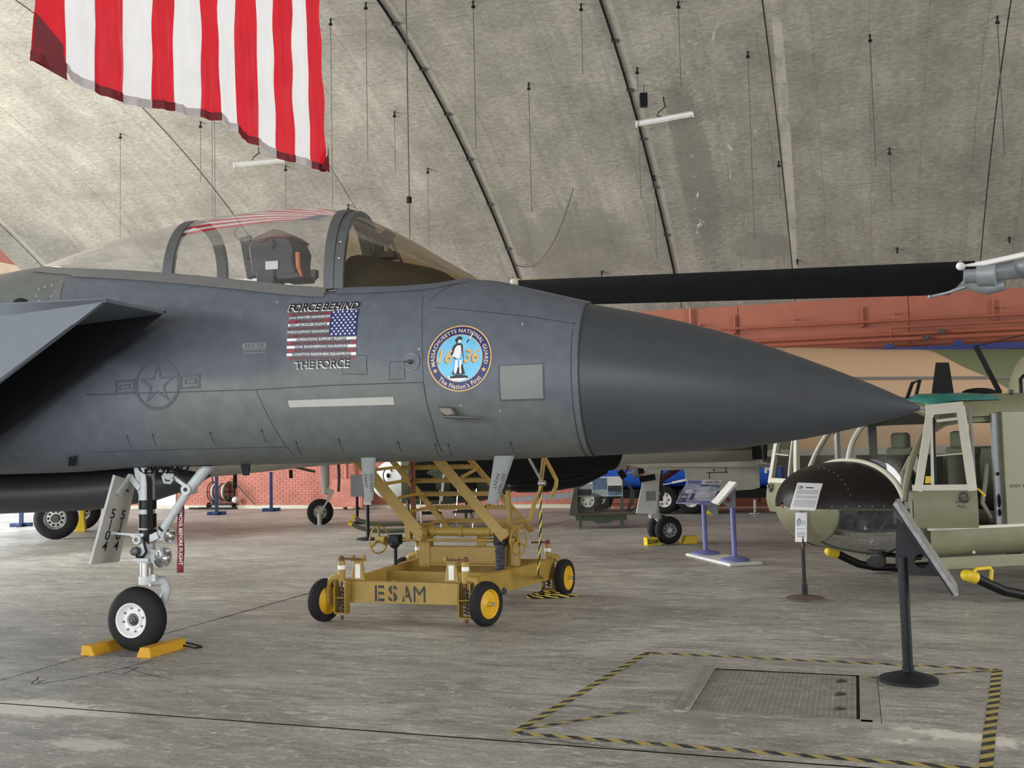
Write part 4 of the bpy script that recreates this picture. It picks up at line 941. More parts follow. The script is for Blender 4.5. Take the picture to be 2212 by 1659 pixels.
fr = blin(((527, 743), (572, 741), (573, 750), (528, 752))); mb = MB(); put_text(mb, 'RESCUE', (.04, .96, .05, .95), lambda u, v: fr(u, v, .0045), 0, .01); mb.build('rescue_lettering', 'insignia_grey', jet, smooth=60)
# -- belly aerials with DO NOT PAINT
for (c, off, sl) in ((((779, 994), (813, 994), (806, 1082), (787, 1082)), -.32, 0), (((1068, 996), (1112, 996), (1076, 1088), (1052, 1088)), -.22, 1)):
    P = [FJ.lat(*p, off) for p in c]; mb = MB(); rr = []
    for k in range(9):
        v = k / 8; xl = P[0][0] + (P[3][0] - P[0][0]) * v; xr = P[1][0] + (P[2][0] - P[1][0]) * v; z = (P[0][1] + .04) * (1 - v) + P[3][1] * v; xc = (xl + xr) / 2; h = (xr - xl) / 2
        rr.append([Vector((xc + h * math.cos(a), off + .013 * math.sin(a), z)) for a in [2 * math.pi * q / 14 for q in range(14)]])
    mb.loft(rr); ae = mb.build('blade_aerial', 'jet_light_panel' if not sl else 'jet_light_panel', jet, smooth=50)
    mb = MB(); xm = (P[0][0] + P[1][0] + P[2][0] + P[3][0]) / 4
    for tx, dx in (('DO NOT', .022), ('PAINT', -.022)):
        if sl: O3 = V(xm + dx + .012, off - .0145, 1.49); U3 = V(-.035, 0, -.12) * 1.3
        else: O3 = V(xm + dx - .01, off - .0145, 1.50); U3 = V(.005, 0, -.14)
        Wv = V(-U3.z, 0, U3.x).normalized() * .026; Wv = Wv if not sl else Wv
        put_text(mb, tx, (0, .75 if tx == 'PAINT' else 1, 0, 1), flat(O3, U3, Wv), 0, .01)
    mb.build('lettering', 'print_black', ae, smooth=0)
mb = MB(); P = FJ.lat(543, 1006, 0.); mb.prism([(-.04, .03), (.045, .03), (.03, -.07), (-.02, -.07)], (P[0], -.1, P[1] - .01), (1, 0, 0), (0, 0, 1), .02); mb.build('blade_aerial', 'jet_dark', jet, label='small dark blade aerial')
# -- nose landing gear
gear = jet
WX = .02
mb = MB(); mb.lathe([(.145, -.07), (.15, -.086), (.17, -.088), (.205, -.082), (.245, -.068), (.268, -.04), (.275, 0), (.268, .04), (.245, .068), (.205, .082), (.17, .088), (.15, .086), (.145, .07)], (WX, 0, .275), (0, 1, 0), 44); tyre = mb.build('tyre', 'rubber', jet, smooth=50)
mb = MB()
for q in (-.035, 0, .035): mb.tube(circ((WX, q, .275), (1, 0, 0), (0, 0, 1), .268 if q else .276, 44), .0025, 5, closed=True)
mb.build('tread_groove', 'black_matte', tyre)
mb = MB(); mb.lathe([(.0, -.04), (.05, -.045), (.06, -.06), (.075, -.06), (.085, -.045), (.105, -.05), (.125, -.075), (.138, -.092), (.148, -.094), (.15, -.08)], (WX, 0, .275), (0, 1, 0), 36); hub = mb.build('wheel_hub', 'white_metal', jet, smooth=40)
for k in range(8):
    a = 2 * math.pi * k / 8 + .2; mb = MB(); mb.cyl((WX + .10 * math.cos(a), -.046, .275 + .10 * math.sin(a)), (WX + .10 * math.cos(a), -.056, .275 + .10 * math.sin(a)), .010, n=8); mb.build('hub_bolt', 'dark_steel', hub)
mb = MB(); mb.lathe([(.0, -.085), (.018, -.085), (.02, -.075), (.032, -.072), (.036, -.055), (.05, -.05), (.05, -.04)], (WX, 0, .275), (0, 1, 0), 20); mb.build('axle_nut', 'dark_steel', hub)
g3 = lambda px_, py_, off=0.0: FJ.p3(px_, py_, off)
sxm = FJ.lat(317, 1130, 0)[0]
mb = MB(); mb.tube([(sxm, 0, 1.62), (sxm, 0, 1.02), (sxm + .005, 0, .76)], [.068, .068, .072], 20); mb.tube([(sxm, 0, 1.0), (sxm, 0, .94)], .08, 20); mb.tube([(sxm, 0, .80), (sxm, 0, .76)], .082, 20); mb.bar((sxm - .08, -.02, 1.66), (sxm - .02, -.02, 1.36), .06, .06, (0, 1, 0)); strut = mb.build('gear_strut', 'gear_white', jet, smooth=40)
mb = MB()
for z0, z1 in ((1.30, 1.22), (1.18, 1.06), (1.045, .95)): mb.cyl((sxm + .012, -.004, z0), (sxm + .012, -.004, z1), .0735, n=20, caps=False)
mb.build('black_band', 'black_paint', strut)
mb = MB()
for dx, dy in ((.05, -.05), (.06, -.035), (.068, -.02)): mb.tube([(sxm + dx - .03, dy, 1.6), (sxm + dx, dy - .012, 1.45), (sxm + dx + .004, dy - .012, 1.2), (sxm + dx + .01, dy - .01, 1.02), (sxm + .03, -.08, .98), (sxm + .07, -.07, .93)], .008, 6)
mb.tube([(sxm + .02, -.08, .99), (sxm + .04, -.09, .92), (sxm + .055, -.085, .86), (sxm + .02, -.09, .815), (sxm - .04, -.085, .82), (sxm - .06, -.07, .86)], .011, 6); mb.build('brake_hose', 'black_paint', strut)
mb = MB(); mb.lathe([(.0, -.13), (.02, -.13), (.036, -.12), (.038, -.08), (.02, -.06)], (sxm - .045, 0, .865), (0, 1, 0), 14); mb.build('steering_cap', 'dark_steel', strut); mb = MB(); mb.lathe([(.02, -.10), (.042, -.10), (.045, -.05)], (sxm - .035, 0, .965), (0, 1, 0), 16); mb.box((sxm - .04, -.06, 1.0), (.13, .05, .035)); mb.build('strut_fitting', 'gear_white', strut, bevel=.004); mb = MB(); mb.box((sxm, -.05, .79), (.15, .08, .03)); mb.build('strut_fitting', 'gear_white', strut, bevel=.004)
mb = MB(); mb.cyl((sxm, 0, .77), (sxm, 0, .63), .056, n=20); mb.build('oleo', 'chrome', jet)
mb = MB(); mb.cyl((sxm, 0, .645), (sxm, 0, .575), .066, n=20); mb.tube([(sxm + .02, .02, .60), (sxm + .09, .10, .59), (sxm + .12, .12, .52), (sxm + .09, .12, .42), (WX + .03, .12, .275)], [.05, .045, .042, .04, .045], 12); mb.cyl((WX, .14, .275), (WX, -.04, .275), .035); mb.box((sxm + .08, -.01, .63), (.04, .03, .06)); mb.build('gear_fork', 'gear_white', jet, smooth=45)
pa, pb_, pc = g3(345, 1155, -.02), g3(409, 1057, -.02), g3(452, 1006, -.02)
mb = MB(); mb.tube([pa, pa.lerp(pb_, .12), pb_], [.026, .036, .036], 14); mb.tube([pb_, pc + V(.05, 0, .06)], [.045, .05], 14); mb.cyl(pb_ + V(0, -.06, 0), pb_ + V(0, .06, 0), .045, n=16); mb.bar((sxm + .04, -.02, .96), pa + V(-.0, 0, .0), .06, .07, (0, 1, 0)); brace = mb.build('drag_brace', 'gear_white', jet, smooth=45)
mb = MB(); mb.cyl(pb_ + V(0, -.066, 0), pb_ + V(0, -.055, 0), .018, n=12); mb.build('brace_pin', 'black_paint', brace); mb = MB(); mb.tube([pa.lerp(pb_, .13) + V(.02, -.04, -.02), pa.lerp(pb_, .13) - V(.02, .04, -.02)], .006, 6); mb.cyl(pa.lerp(pb_, .10), pa.lerp(pb_, .13), .040, n=14); mb.build('brace_strap', 'black_paint', brace)
mb = MB(); mb.bar(pb_ + V(.0, .03, 0), g3(370, 1025, .03), .03, .05, (0, 1, 0)); mb.bar(g3(370, 1025, .03), g3(345, 1010, .03), .05, .08, (0, 1, 0)); mb.cyl(g3(365, 1027, -.03), g3(365, 1027, .08), .04, n=14); mb.tube([g3(352, 1027, -.02), g3(356, 1042, -.02), g3(368, 1043, -.02), g3(374, 1034, -.02)], .014, 8); mb.build('retract_link', 'gear_white', jet, smooth=40)
mb = MB(); rnd = random.Random(5)
for k in range(8):
    x0 = sxm - .05 + k * .055; mb.tube([(x0, -.05 + .02 * (k % 3), 1.62), (x0 + .03, -.07, 1.56 - .02 * (k % 2)), (x0 + .07, -.06 + .02 * (k % 2), 1.53), (x0 + .12, -.05, 1.60)], .009, 6)
mb.build('gear_bay_hoses', 'black_paint', jet)
mb = MB(); mb.box((sxm + .2, 0, 1.615), (1.05, .36, .06)); mb.build('gear_bay', 'jet_dark', jet)
# taxi lights
for (px_, py_, r_, nm, l_) in ((366, 1157, .064, 'taxi_light', .10), (351, 1205, .092, 'landing_light', .13)):
    c = g3(px_, py_, -.03); ax_ = Vector((.93, -.36, -.05)).normalized(); mb = MB(); mb.lathe([(.0, -l_), (r_ * .45, -l_ * .95), (r_ * .8, -l_ * .5), (r_ * 1.0, -.012), (r_ * 1.08, 0), (r_ * 1.0, .006), (r_ * .94, .004)], c, ax_, 28); ho = mb.build(nm, 'gear_white', jet, smooth=40)
    mb = MB(); mb.lathe([(.0, -l_ * .6), (r_ * .5, -l_ * .5), (r_ * .8, -l_ * .25), (r_ * .95, 0)], c, ax_, 28); mb.build('reflector', 'chrome', ho); mb = MB(); mb.lathe([(.0, .012), (r_ * .6, .008), (r_ * .95, .001)], c, ax_, 28); mb.build('lens', 'canopy_glass', ho)
mb = MB(); mb.bar((sxm + .04, -.02, .86), g3(351, 1200, .0), .05, .06); mb.bar((sxm + .05, -.02, .98), g3(360, 1160, .0), .04, .05); mb.build('light_bracket', 'gear_white', jet)
# gear door with the serial
dl = [g3(249, 1027, -.22), g3(293, 1041, .06), None, g3(196, 1220, -.22)]
_n = (dl[1] - dl[0]).cross(dl[3] - dl[0]).normalized(); _nw = FJ.f * _n.x + FJ.l * _n.y + V(0, 0, _n.z); _pw = FJ.O + FJ.f * dl[0].x + FJ.l * dl[0].y + V(0, 0, dl[0].z)
_q = onplane(258, 1213, _pw, _nw) - FJ.O; dl[2] = V(_q.dot(FJ.f), _q.dot(FJ.l), _q.z)
U_, W2 = (dl[1] - dl[0]), (dl[3] - dl[0]); N_ = U_.cross(W2).normalized()
mb = MB(); mb.add([p for p in dl] + [p + N_ * .025 for p in dl], [(0, 1, 2, 3), (7, 6, 5, 4), (0, 4, 5, 1), (1, 5, 6, 2), (2, 6, 7, 3), (3, 7, 4, 0)]); mat('door_grey', (.46, .46, .42), .5, var=.12, scale=5); dr = mb.build('gear_door', 'door_grey', jet, smooth=0)
nrm = N_ if N_.dot(Vector((0, -1, 0))) > 0 else -N_
sgn = .027 if nrm.dot(N_) > 0 else .003
mb = MB(); fd = lambda u, v: dl[0].lerp(dl[1], u).lerp(dl[3].lerp(dl[2], u), 1 - v) + nrm * (.028 if sgn > .02 else .004)
for u0 in (.24, .66):
    for ch, v1, hh in (('5', .555, .115), ('I', .43, .115), ('0', .305, .115), ('4', .18, .115)):
        mb = MB(); wd = .17 if ch != 'I' else .035; cu = u0 + .085; put_text(mb, ch, (cu - wd / 2, cu + wd / 2, v1 - .03, v1 + hh - .03), fd, 0, .012); mb.build('serial_digit', 'print_black', dr, smooth=0)
mb = MB(); mb.add([fd(.62, .86), fd(.76, .86), fd(.76, .88), fd(.62, .88)], [(0, 1, 2, 3)]); mb.build('door_mark', 'print_black', dr, smooth=0)
mb = MB(); mb.bar(fd(.5, .36), (sxm - .05, -.05, 1.0), .02, .02); mb.box(fd(.5, .36), (.05, .04, .03)); mb.build('door_rod', 'gear_white', dr); mb = MB(); mb.bar(fd(.3, .80), fd(.72, 1.05), .03, .07, (0, 1, 0)); mb.bar(fd(.72, 1.05), (sxm - .02, -.05, 1.40), .05, .05, (0, 1, 0)); mb.build('door_hinge_arm', 'gear_white', dr)
# remove before flight streamer: hangs from the jet's brace, a thing of its own
sp = g3(390, 1075, 0.02); Pw = FJ.O + FJ.f * sp.x + FJ.l * sp.y; 
mat('ribbon_red', (.19, .02, .03), .7)
t = thing('warning_streamer', 'dark red remove before flight ribbon hanging beside the nose gear', 'ribbon', Pw, R(8))
z0, z1 = FJ.lat(390, 1087, .02)[1], FJ.lat(390, 1237, .02)[1]
mb = MB(); rr = [[Vector((-.028 + .004 * math.sin(k), .006 * math.sin(k * .8), z0 + (z1 - z0) * k / 12)), Vector((.028 + .004 * math.sin(k), .006 * math.sin(k * .8 + .6), z0 + (z1 - z0) * k / 12))] for k in range(13)]
mb.loft(rr, closed=False); so_ = mb.build('ribbon', 'ribbon_red', t); so_.modifiers.new('t', 'SOLIDIFY').thickness = .003
mb = MB(); put_text(mb, 'REMOVE BEFORE FLIGHT', (0, 1, 0, 1), flat((-.012, -.010, z0 - .03), (0, 0, -(z0 - z1) * .84), (.030, 0, 0)), 0, .01); mb.build('lettering', 'print_white', t, smooth=0)
mb = MB(); mb.tube([(0, 0, z0 + .15), (0.005, 0, z0)], .004, 5); mb.build('cord', 'wire', t)
# chocks and their rope
mat('chock_yellow', (.62, .33, .012), .6, var=.12, scale=14)
def chock(px0, px1, label, rope=False, flip=1):
    A, Bq = gnd(*px0), gnd(*px1); c = (A + Bq) / 2; d = (Bq - A); L_ = d.length; ang = math.atan2(d.y, d.x)
    t = thing('wheel_chock', label, 'wheel chock', (c.x, c.y, 0), ang, 'yellow chocks at the grey jet nose wheel')
    mb = MB(); w0, w1, h = .085, .05, .085; mb.loft([[Vector((x, -w0 * flip, 0)), Vector((x, w0 * .3 * flip, 0)), Vector((x, w0 * .3 * flip, h)), Vector((x, (-w0 + .045) * flip, h))] for x in (-L_ / 2, L_ / 2)]); mb.build('block', 'chock_yellow', t, smooth=0, bevel=.006)
    if rope:
        mb = MB(); mb.tube([(L_ / 2, -.02, .05), (L_ / 2 + .06, -.04, .03), (L_ / 2 + .13, -.03, .012), (L_ / 2 + .15, .02, .012), (L_ / 2 + .08, .05, .015), (L_ / 2, .0, .04)], .008, 6); mb.build('pull_cord', 'black_paint', t)
    return t
O0 = FJ.O
def jl(x, y): return O0 + FJ.f * x + FJ.l * y
def chock_at(x, flip, label, rope):
    t = thing('wheel_chock', label, 'wheel chock', jl(x, -.03), FT + R(90) + R(-6), 'yellow chocks at the grey jet nose wheel')
    L_ = .46; h = .085
    mb = MB(); mb.loft([[Vector((q, .075 * flip, 0)), Vector((q, -.075 * flip, 0)), Vector((q, -.035 * flip, h)), Vector((q, .06 * flip, h))] for q in (-L_ / 2, L_ / 2)]); mb.build('block', 'chock_yellow', t, smooth=0, bevel=.005)
    if rope:
        mb = MB(); mb.tube([(L_ / 2 - .02, -.05, .05), (L_ / 2 + .04, -.09, .03), (L_ / 2 + .05, -.17, .012), (L_ / 2 + .02, -.22, .012), (L_ / 2 - .03, -.18, .012), (L_ / 2 - .04, -.06, .03)], .008, 6); mb.build('pull_cord', 'black_paint', t)
chock_at(-.26, 1, 'left of the two yellow chocks at the grey jet nose wheel', False)
chock_at(.285, -1, 'right yellow chock at the grey jet nose wheel, with a black cord', True)

# ================================================================== YELLOW MAINTENANCE STAND
CA = R(-18); CF = Frame((-.7, 10.8), CA)
mat('cart_yellow', (.36, .235, .045), .5, var=.16, scale=7); mat('cart_hub', (.72, .42, .015), .45, var=.1); mat('rust', (.16, .06, .025), .8); mat('reflector', (.85, .86, .80), .35); mat('rope_dark', (.05, .06, .07), .9, var=.4, scale=30)
cart = thing('maintenance_stand', 'yellow wheeled maintenance stand with stair treads, parked behind the grey jet', 'maintenance stand', CF.O, CA)
def part(mb, name, m='cart_yellow', p=None, bevel=.006, smooth=35): return mb.build(name, m, p or cart, smooth=smooth, bevel=bevel)
YF, YR = -.80, 1.12
XL, XR = -.75, .40
def chan(p0, p1, h, wd, name):                       # channel beam with flanges
    mb = MB(); p0, p1 = Vector(p0), Vector(p1); mb.bar(p0, p1, .012, h); u = Vector((0, 0, 1))
    sd = (p1 - p0).normalized().cross(u)
    for q in (-1, 1): mb.bar(p0 + u * q * (h / 2 - .006) - sd * wd / 2, p1 + u * q * (h / 2 - .006) - sd * wd / 2, wd, .012)
    return part(mb, name, bevel=.003)
front = chan((XL, YF, .285), (XR, YF, .285), .21, .07, 'front_beam')
chan((XR + .02, YF, .295), (XR + .42, YR, .31), .22, .07, 'side_rail'); chan((XL, YF, .295), (XL - .02, YR, .31), .22, .07, 'side_rail'); chan((XL, YR, .31), (XR + .42, YR, .31), .2, .07, 'rear_beam')
mb = MB(); mb.bar((XL, .1, .30), (XR + .2, .1, .30), .05, .16); part(mb, 'cross_beam'); mb = MB(); mb.cyl((-.4, YF + .05, .33), (-.4, YF + .30, .33), .02); mb.cyl((-.42, YF + .28, .33), (-.38, YF + .28, .33), .04); part(mb, 'tow_pin', bevel=0)
mb = MB()
fE = flat((-.475, YF - .0085, .20), (.54, 0, 0), (0, 0, .155))
for i, ch in enumerate('ESAM'):
    u0 = (0, .27, .54, .77)[i]; u1 = (.19, .45, .74, 1.0)[i]; put_text(mb, ch, (u0, u1, 0, 1), fE, 0, .02 if ch != 'M' else .0)
mb.build('stencil_lettering', 'print_black', front, smooth=0)
mb = MB()                                             # stencil bridges show the yellow between strokes
for u in (.06, .36, .60): mb.add([fE(u - .012, -.02) - V(0, .002, 0), fE(u + .012, -.02) - V(0, .002, 0), fE(u + .012, 1.02) - V(0, .002, 0), fE(u - .012, 1.02) - V(0, .002, 0)], [(0, 1, 2, 3)])
mb.build('stencil_bridge', 'cart_yellow', front, smooth=0)
# castor assemblies
def wheel(x, y, r_, inward, steer=0.0, front_face=True):
    """rubber wheel with yellow dish; inward = direction (sign) towards the frame"""
    rot = Matrix.Rotation(steer, 3, 'Z'); axd = rot @ Vector((1, 0, 0)); c = Vector((x, y, r_)); wd = .055
    mb = MB(); mb.lathe([(r_ * .66, -wd * .9), (r_ * .82, -wd), (r_ * .95, -wd * .85), (r_, -wd * .45), (r_, wd * .45), (r_ * .95, wd * .85), (r_ * .82, wd), (r_ * .66, wd * .9)], c, axd, 36); ty = part(mb, 'tyre', 'rubber', bevel=0, smooth=50)
    mb = MB()
    for q in (-.018, .018): mb.tube(circ(c + axd * q, rot @ Vector((0, 1, 0)), (0, 0, 1), r_ * .996, 36), .003, 5, closed=True)
    mb.build('tread_groove', 'black_matte', ty)
    mb = MB(); o_ = -inward
    mb.lathe([(0, o_ * .075), (.022, o_ * .075), (.025, o_ * .04), (.05, o_ * .032), (r_ * .55, o_ * .02), (r_ * .62, o_ * .045), (r_ * .68, o_ * .05)], c, axd, 32); mb.lathe([(0, -o_ * .05), (.05, -o_ * .05), (r_ * .6, -o_ * .03), (r_ * .68, -o_ * .05)], c, axd, 32); hb = part(mb, 'wheel_dish', 'cart_hub', bevel=0, smooth=40)
    mb = MB(); mb.lathe([(0, o_ * .10), (.014, o_ * .10), (.02, o_ * .075)], c, axd, 10); mb.build('hub_cap', 'steel', hb)
    return c, axd
def castor(wx, wy, px_, side, tall, refl=True):
    """spring leg beside the frame corner at px_, wheel at wx"""
    mb = MB(); mb.box((px_, wy, .24), (.13, .11, .012)); mb.box((px_, wy, .07 if side > 0 else .09), (.13, .11, .014)); mb.box((px_ - .058, wy, .24), (.012, .11, .32)); mb.box((px_ + .058, wy, .24), (.012, .11, .32)); part(mb, 'spring_housing')
    mb = MB()
    mb.tube([Vector((px_ + .024 * math.cos(k * .9), wy + .024 * math.sin(k * .9), .10 + .0052 * k)) for k in range(48)], .007, 5); part(mb, 'coil_spring', 'dark_steel', bevel=0)
    mb = MB(); mb.cyl((px_, wy, .06), (px_, wy, .02), .016); mb.cyl((px_, wy, .40), (px_, wy, .10), .010); part(mb, 'spring_bolt', 'rust', bevel=0)
    mb = MB(); mb.cyl((px_, wy, .40), (px_, wy, tall), .036); mb.tube([(px_ + side * .02, wy, .44), (px_ + side * .10, wy, .43), (px_ + side * .15, wy, .36), (px_ + side * .15, wy, .20)], [.035, .036, .036, .036], 10); mb.cyl((px_ + side * .12, wy, .20), (wx, wy, .20), .028); part(mb, 'castor_fork', bevel=0, smooth=45)
    mb = MB(); mb.tube([(px_, wy, tall), (px_, wy, tall + .03)], .03, 10); mb.bar((px_ - .02, wy, tall + .02), (px_ + .26 * (1 if side < 0 else -1) * .75, wy, tall + .015), .02, .02); mb.sphere((px_, wy, tall + .02), .03, 10, 6); part(mb, 'lock_pin', 'rust', bevel=0)
    mb = MB(); mb.cyl((px_, wy, tall - .085), (px_, wy, tall - .045), .0375, caps=False); part(mb, 'reflector_band', 'reflector', bevel=0)
wheel(-.99, -.88, .21, 1, R(-14)); castor(-.99, -.88, -.80, -1, .60); wheel(.70, -.84, .21, -1, R(-20)); castor(.70, -.84, .50, 1, .60); wheel(.93, 1.17, .205, -1, R(-8)); castor(.93, 1.17, .74, 1, .58); wheel(-1.05, 1.17, .205, 1); castor(-1.05, 1.17, -.86, -1, .58)
for x0, x1 in ((-.70, -.62), (.30, .38)):              # post brackets with reflectors on the front beam
    mb = MB(); xc = (x0 + x1) / 2; mb.prism([(-.075, 0), (.075, 0), (.045, .19), (-.045, .19)], (xc, YF + .01, .40), (1, 0, 0), (0, 0, 1), .03); mb.box((xc, YF + .01, .60), (.15, .05, .03)); mb.box((xc - .06, YF + .01, .62), (.03, .05, .05)); mb.box((xc + .06, YF + .01, .62), (.03, .05, .05)); q = part(mb, 'post_bracket')
    mb = MB(); mb.box((xc, YF - .008, .49), (.055, .004, .14)); mb.build('reflector', 'reflector', q)
# raised rear box with gearing, uprights and cross tubes
mb = MB(); mb.box((-.04, .62, .505), (.86, .10, .19)); part(mb, 'rear_box'); mb = MB(); mb.box((-.04, .62, .405), (1.0, .2, .02)); mb.box((-.04, .57, .43), (.8, .02, .02)); part(mb, 'rear_ledge')
for x in (-.52, .45): mb = MB(); mb.box((x, .62, .58), (.13, .12, .42)); mb.prism([(-.10, 0), (.10, 0), (.07, .10), (-.10, .12)], (x, .62, .74), (1, 0, 0), (0, 0, 1), .10); part(mb, 'upright')
mb = MB(); mb.box((.0, 1.0, .60), (.10, .08, .36)); part(mb, 'upright')
for x in (.55, .40): mb = MB(); mb.box((x + .02, .5, .56), (.10, .05, .30)); part(mb, 'gear_case')
mb = MB(); mb.cyl((-.62, .42, .78), (.36, .42, .78), .045); part(mb, 'torque_tube', bevel=0)
for x in (-.35, -.02, .30): mb = MB(); mb.cyl((x - .02, .42, .78), (x + .02, .42, .78), .055); part(mb, 'tube_collar', bevel=0)
mb = MB(); mb.cyl((-.70, .38, .69), (.42, .38, .69), .014); part(mb, 'drive_shaft', bevel=0)
for x, o_ in ((-1.0, 1), (.64, -1)):
    c = Vector((x, .40, .69)); ax_ = Vector((1, -.28, 0)).normalized(); u_ = Vector((ax_.y, -ax_.x, 0)); mb = MB(); mb.tube(circ(c, u_, (0, 0, 1), .155, 32), .009, 8, closed=True)
    for k in range(3):
        a = R(90 + 120 * k); mb.bar(c, c + (u_ * math.cos(a) + Vector((0, 0, 1)) * math.sin(a)) * .152, .03, .012, ax_)
    mb.cyl(c - ax_ * .03, c + ax_ * .10 * o_, .04, n=14); part(mb, 'hand_wheel', bevel=0)
    mb = MB(); xb = x + o_ * .20; mb.box((xb, .40, .69), (.13, .12, .11)); mb.cyl((xb + o_ * .06, .40, .69), (xb + o_ * .18, .40, .69), .025, .018); mb.sphere((xb, .38, .64), (.06, .06, .05), 10, 6); part(mb, 'gear_box', 'black_paint', bevel=.012)
    mb = MB(); mb.cyl((xb, .40, .64), (xb, .40, .33 if x < 0 else .45), .020); part(mb, 'jack_screw', 'black_paint', bevel=0)
# frayed rubber boot and hose on the right screw
mb = MB(); xb = .44; rnd = random.Random(11); rr = []
for k in range(14): rr.append((xb + rnd.uniform(-.008, .008), .36, .64 - k * .022))
mb.tube(rr, [.04 + .014 * (k % 2) + rnd.uniform(0, .006) for k in range(14)], 12); part(mb, 'rubber_boot', 'rope_dark', bevel=0)
mb = MB(); mb.tube([(xb, .30, .36), (xb - .01, .22, .30), (xb + .02, .1, .24), (xb + .10, .02, .20), (xb + .17, 0, .21)], [.03, .035, .038, .034, .036], 10); part(mb, 'tied_hose', 'rope_dark', bevel=0)
# lifting arms and stair treads (parallelogram rising to the left)
A0, A1 = .78, 2.05
def arm(xb_, y, wd, th, name, z0=A0, z1=A1, k=.885):
    mb = MB(); x1 = xb_ - (z1 - z0) * k; d = Vector((x1 - xb_, 0, z1 - z0)).normalized(); mb.bar((xb_ + .02, y, z0 - .05), (x1, y, z1), th, wd, (0, 1, 0)); mb.bar((xb_ + .02, y - th * .8, z0 - .05) , (x1, y - th * .8, z1), .05, .012, (1, 0, 1)) if False else None
    return part(mb, name, bevel=.004)
def ang(a, b): return a
def plate(xb_, y, wd, th, name):
    mb = MB(); k = .885; n = Vector((1, 0, k)).normalized(); p0, p1 = Vector((xb_, y, A0 - .06)), Vector((xb_ - (A1 - A0 + .06) * k, y, A1)); mb.bar(p0, p1, wd, th, (0, 1, 0)); mb.bar(p0 + Vector((0, .03, 0)) + Vector((.01, 0, .0)), p1 + Vector((0, .03, 0)), th * 2, .05, (0, 1, 0)); return part(mb, name, bevel=.003)
L1 = plate(-.42, .30, .13, .02, 'lift_arm'); R1 = plate(.52, .30, .11, .02, 'lift_arm'); L2 = plate(-.45, 1.18, .06, .02, 'stair_stringer'); R2 = plate(.545, 1.18, .055, .02, 'stair_stringer')
for k in range(7):
    z = .84 + .157 * k; x0 = -.47 - (z - A0) * .885 + .02; x1 = .52 - (z - A0) * .885
    mb = MB(); mb.bar((x0, 1.16, z), (x1, 1.16, z), .05, .05); tr = part(mb, 'tread', bevel=.004)
    mb = MB()
    for q in range(20): mb.box((x0 + (x1 - x0) * (q + .5) / 20, 1.14, z + .027), (.022, .03, .010))
    mb.build('tread_teeth', 'cart_yellow', tr)
    mb = MB(); xa = -.42 - (z - A0) * .885; mb.tube([(x0 + .02, 1.13, z), (x0 + .0, .9, z + .01), (xa - .01, .45, z + .0), (xa - .02, .36, z - .03), (xa + .01, .32, z - .09)], .018, 8); part(mb, 'tread_side_bar', bevel=0)
    if k % 2 == 0: mb = MB(); mb.bar((x1, 1.15, z - .02), (x1 + .10, .36, z - .10), .03, .03); part(mb, 'brace', bevel=.003)
for (x, y) in ((-.45, .30), (.53, .30)): mb = MB(); mb.cyl((x, y - .06, .78), (x, y + .10, .78), .05); part(mb, 'pivot', bevel=0)
# rusty post on the left, handrails at the right
mb = MB(); mb.bar((-.86, 1.05, .74), (-.86, 1.05, 1.62), .05, .05, (0, 1, 0)); part(mb, 'rusty_post', 'rust'); mb = MB(); mb.bar((-.62, .36, .70), (-.62, .36, .95), .07, .07, (0, 1, 0)); part(mb, 'left_post')
mb = MB(); mb.bar((.52, .50, .72), (.50, .50, 1.22), .045, .045, (0, 1, 0)); part(mb, 'right_post')
cz = lambda px_, py_, o: CF.p3(px_, py_, o)
mb = MB(); mb.tube([cz(1138, 1124, .45), cz(1147, 1121, .45), cz(1151, 1100, .45), cz(1154, 1085, .45), cz(1163, 1072, .45), cz(1168, 1056, .45), cz(1169, 1040, .45), cz(1174, 997, .45), cz(1178, 960, .45)], .024, 12); part(mb, 'handrail', bevel=0, smooth=60)
mb = MB(); mb.tube([cz(1170, 978, .40), cz(1181, 997, .40), cz(1194, 1021, .40), cz(1202, 1037, .40), cz(1201, 1050, .40), cz(1191, 1074, .40)], .022, 12); part(mb, 'handrail', bevel=0, smooth=60)
mb = MB(); mb.tube([cz(1140, 985, .38), cz(1172, 1043, .38)], .015, 8); part(mb, 'rail_stay', 'steel', bevel=0)
mb = MB(); c = cz(1171, 1044, .40); mb.cyl(c + V(-.04, 0, 0), c + V(.04, 0, 0), .03); part(mb, 'rail_clamp', 'steel', bevel=0)
# upper platform (hidden behind the jet from here)
mb = MB(); mb.box((-1.10, .74, 2.08), (1.25, 1.0, .05)); part(mb, 'platform')
for x, y in ((-1.7, .26), (-.5, .26), (-1.7, 1.22), (-.5, 1.22)): mb = MB(); mb.cyl((x, y, 2.08), (x, y, 2.95), .02); part(mb, 'guard_post', bevel=0)
for y in (.26, 1.22): mb = MB(); mb.cyl((-1.7, y, 2.93), (-.5, y, 2.93), .02); part(mb, 'guard_rail', bevel=0)
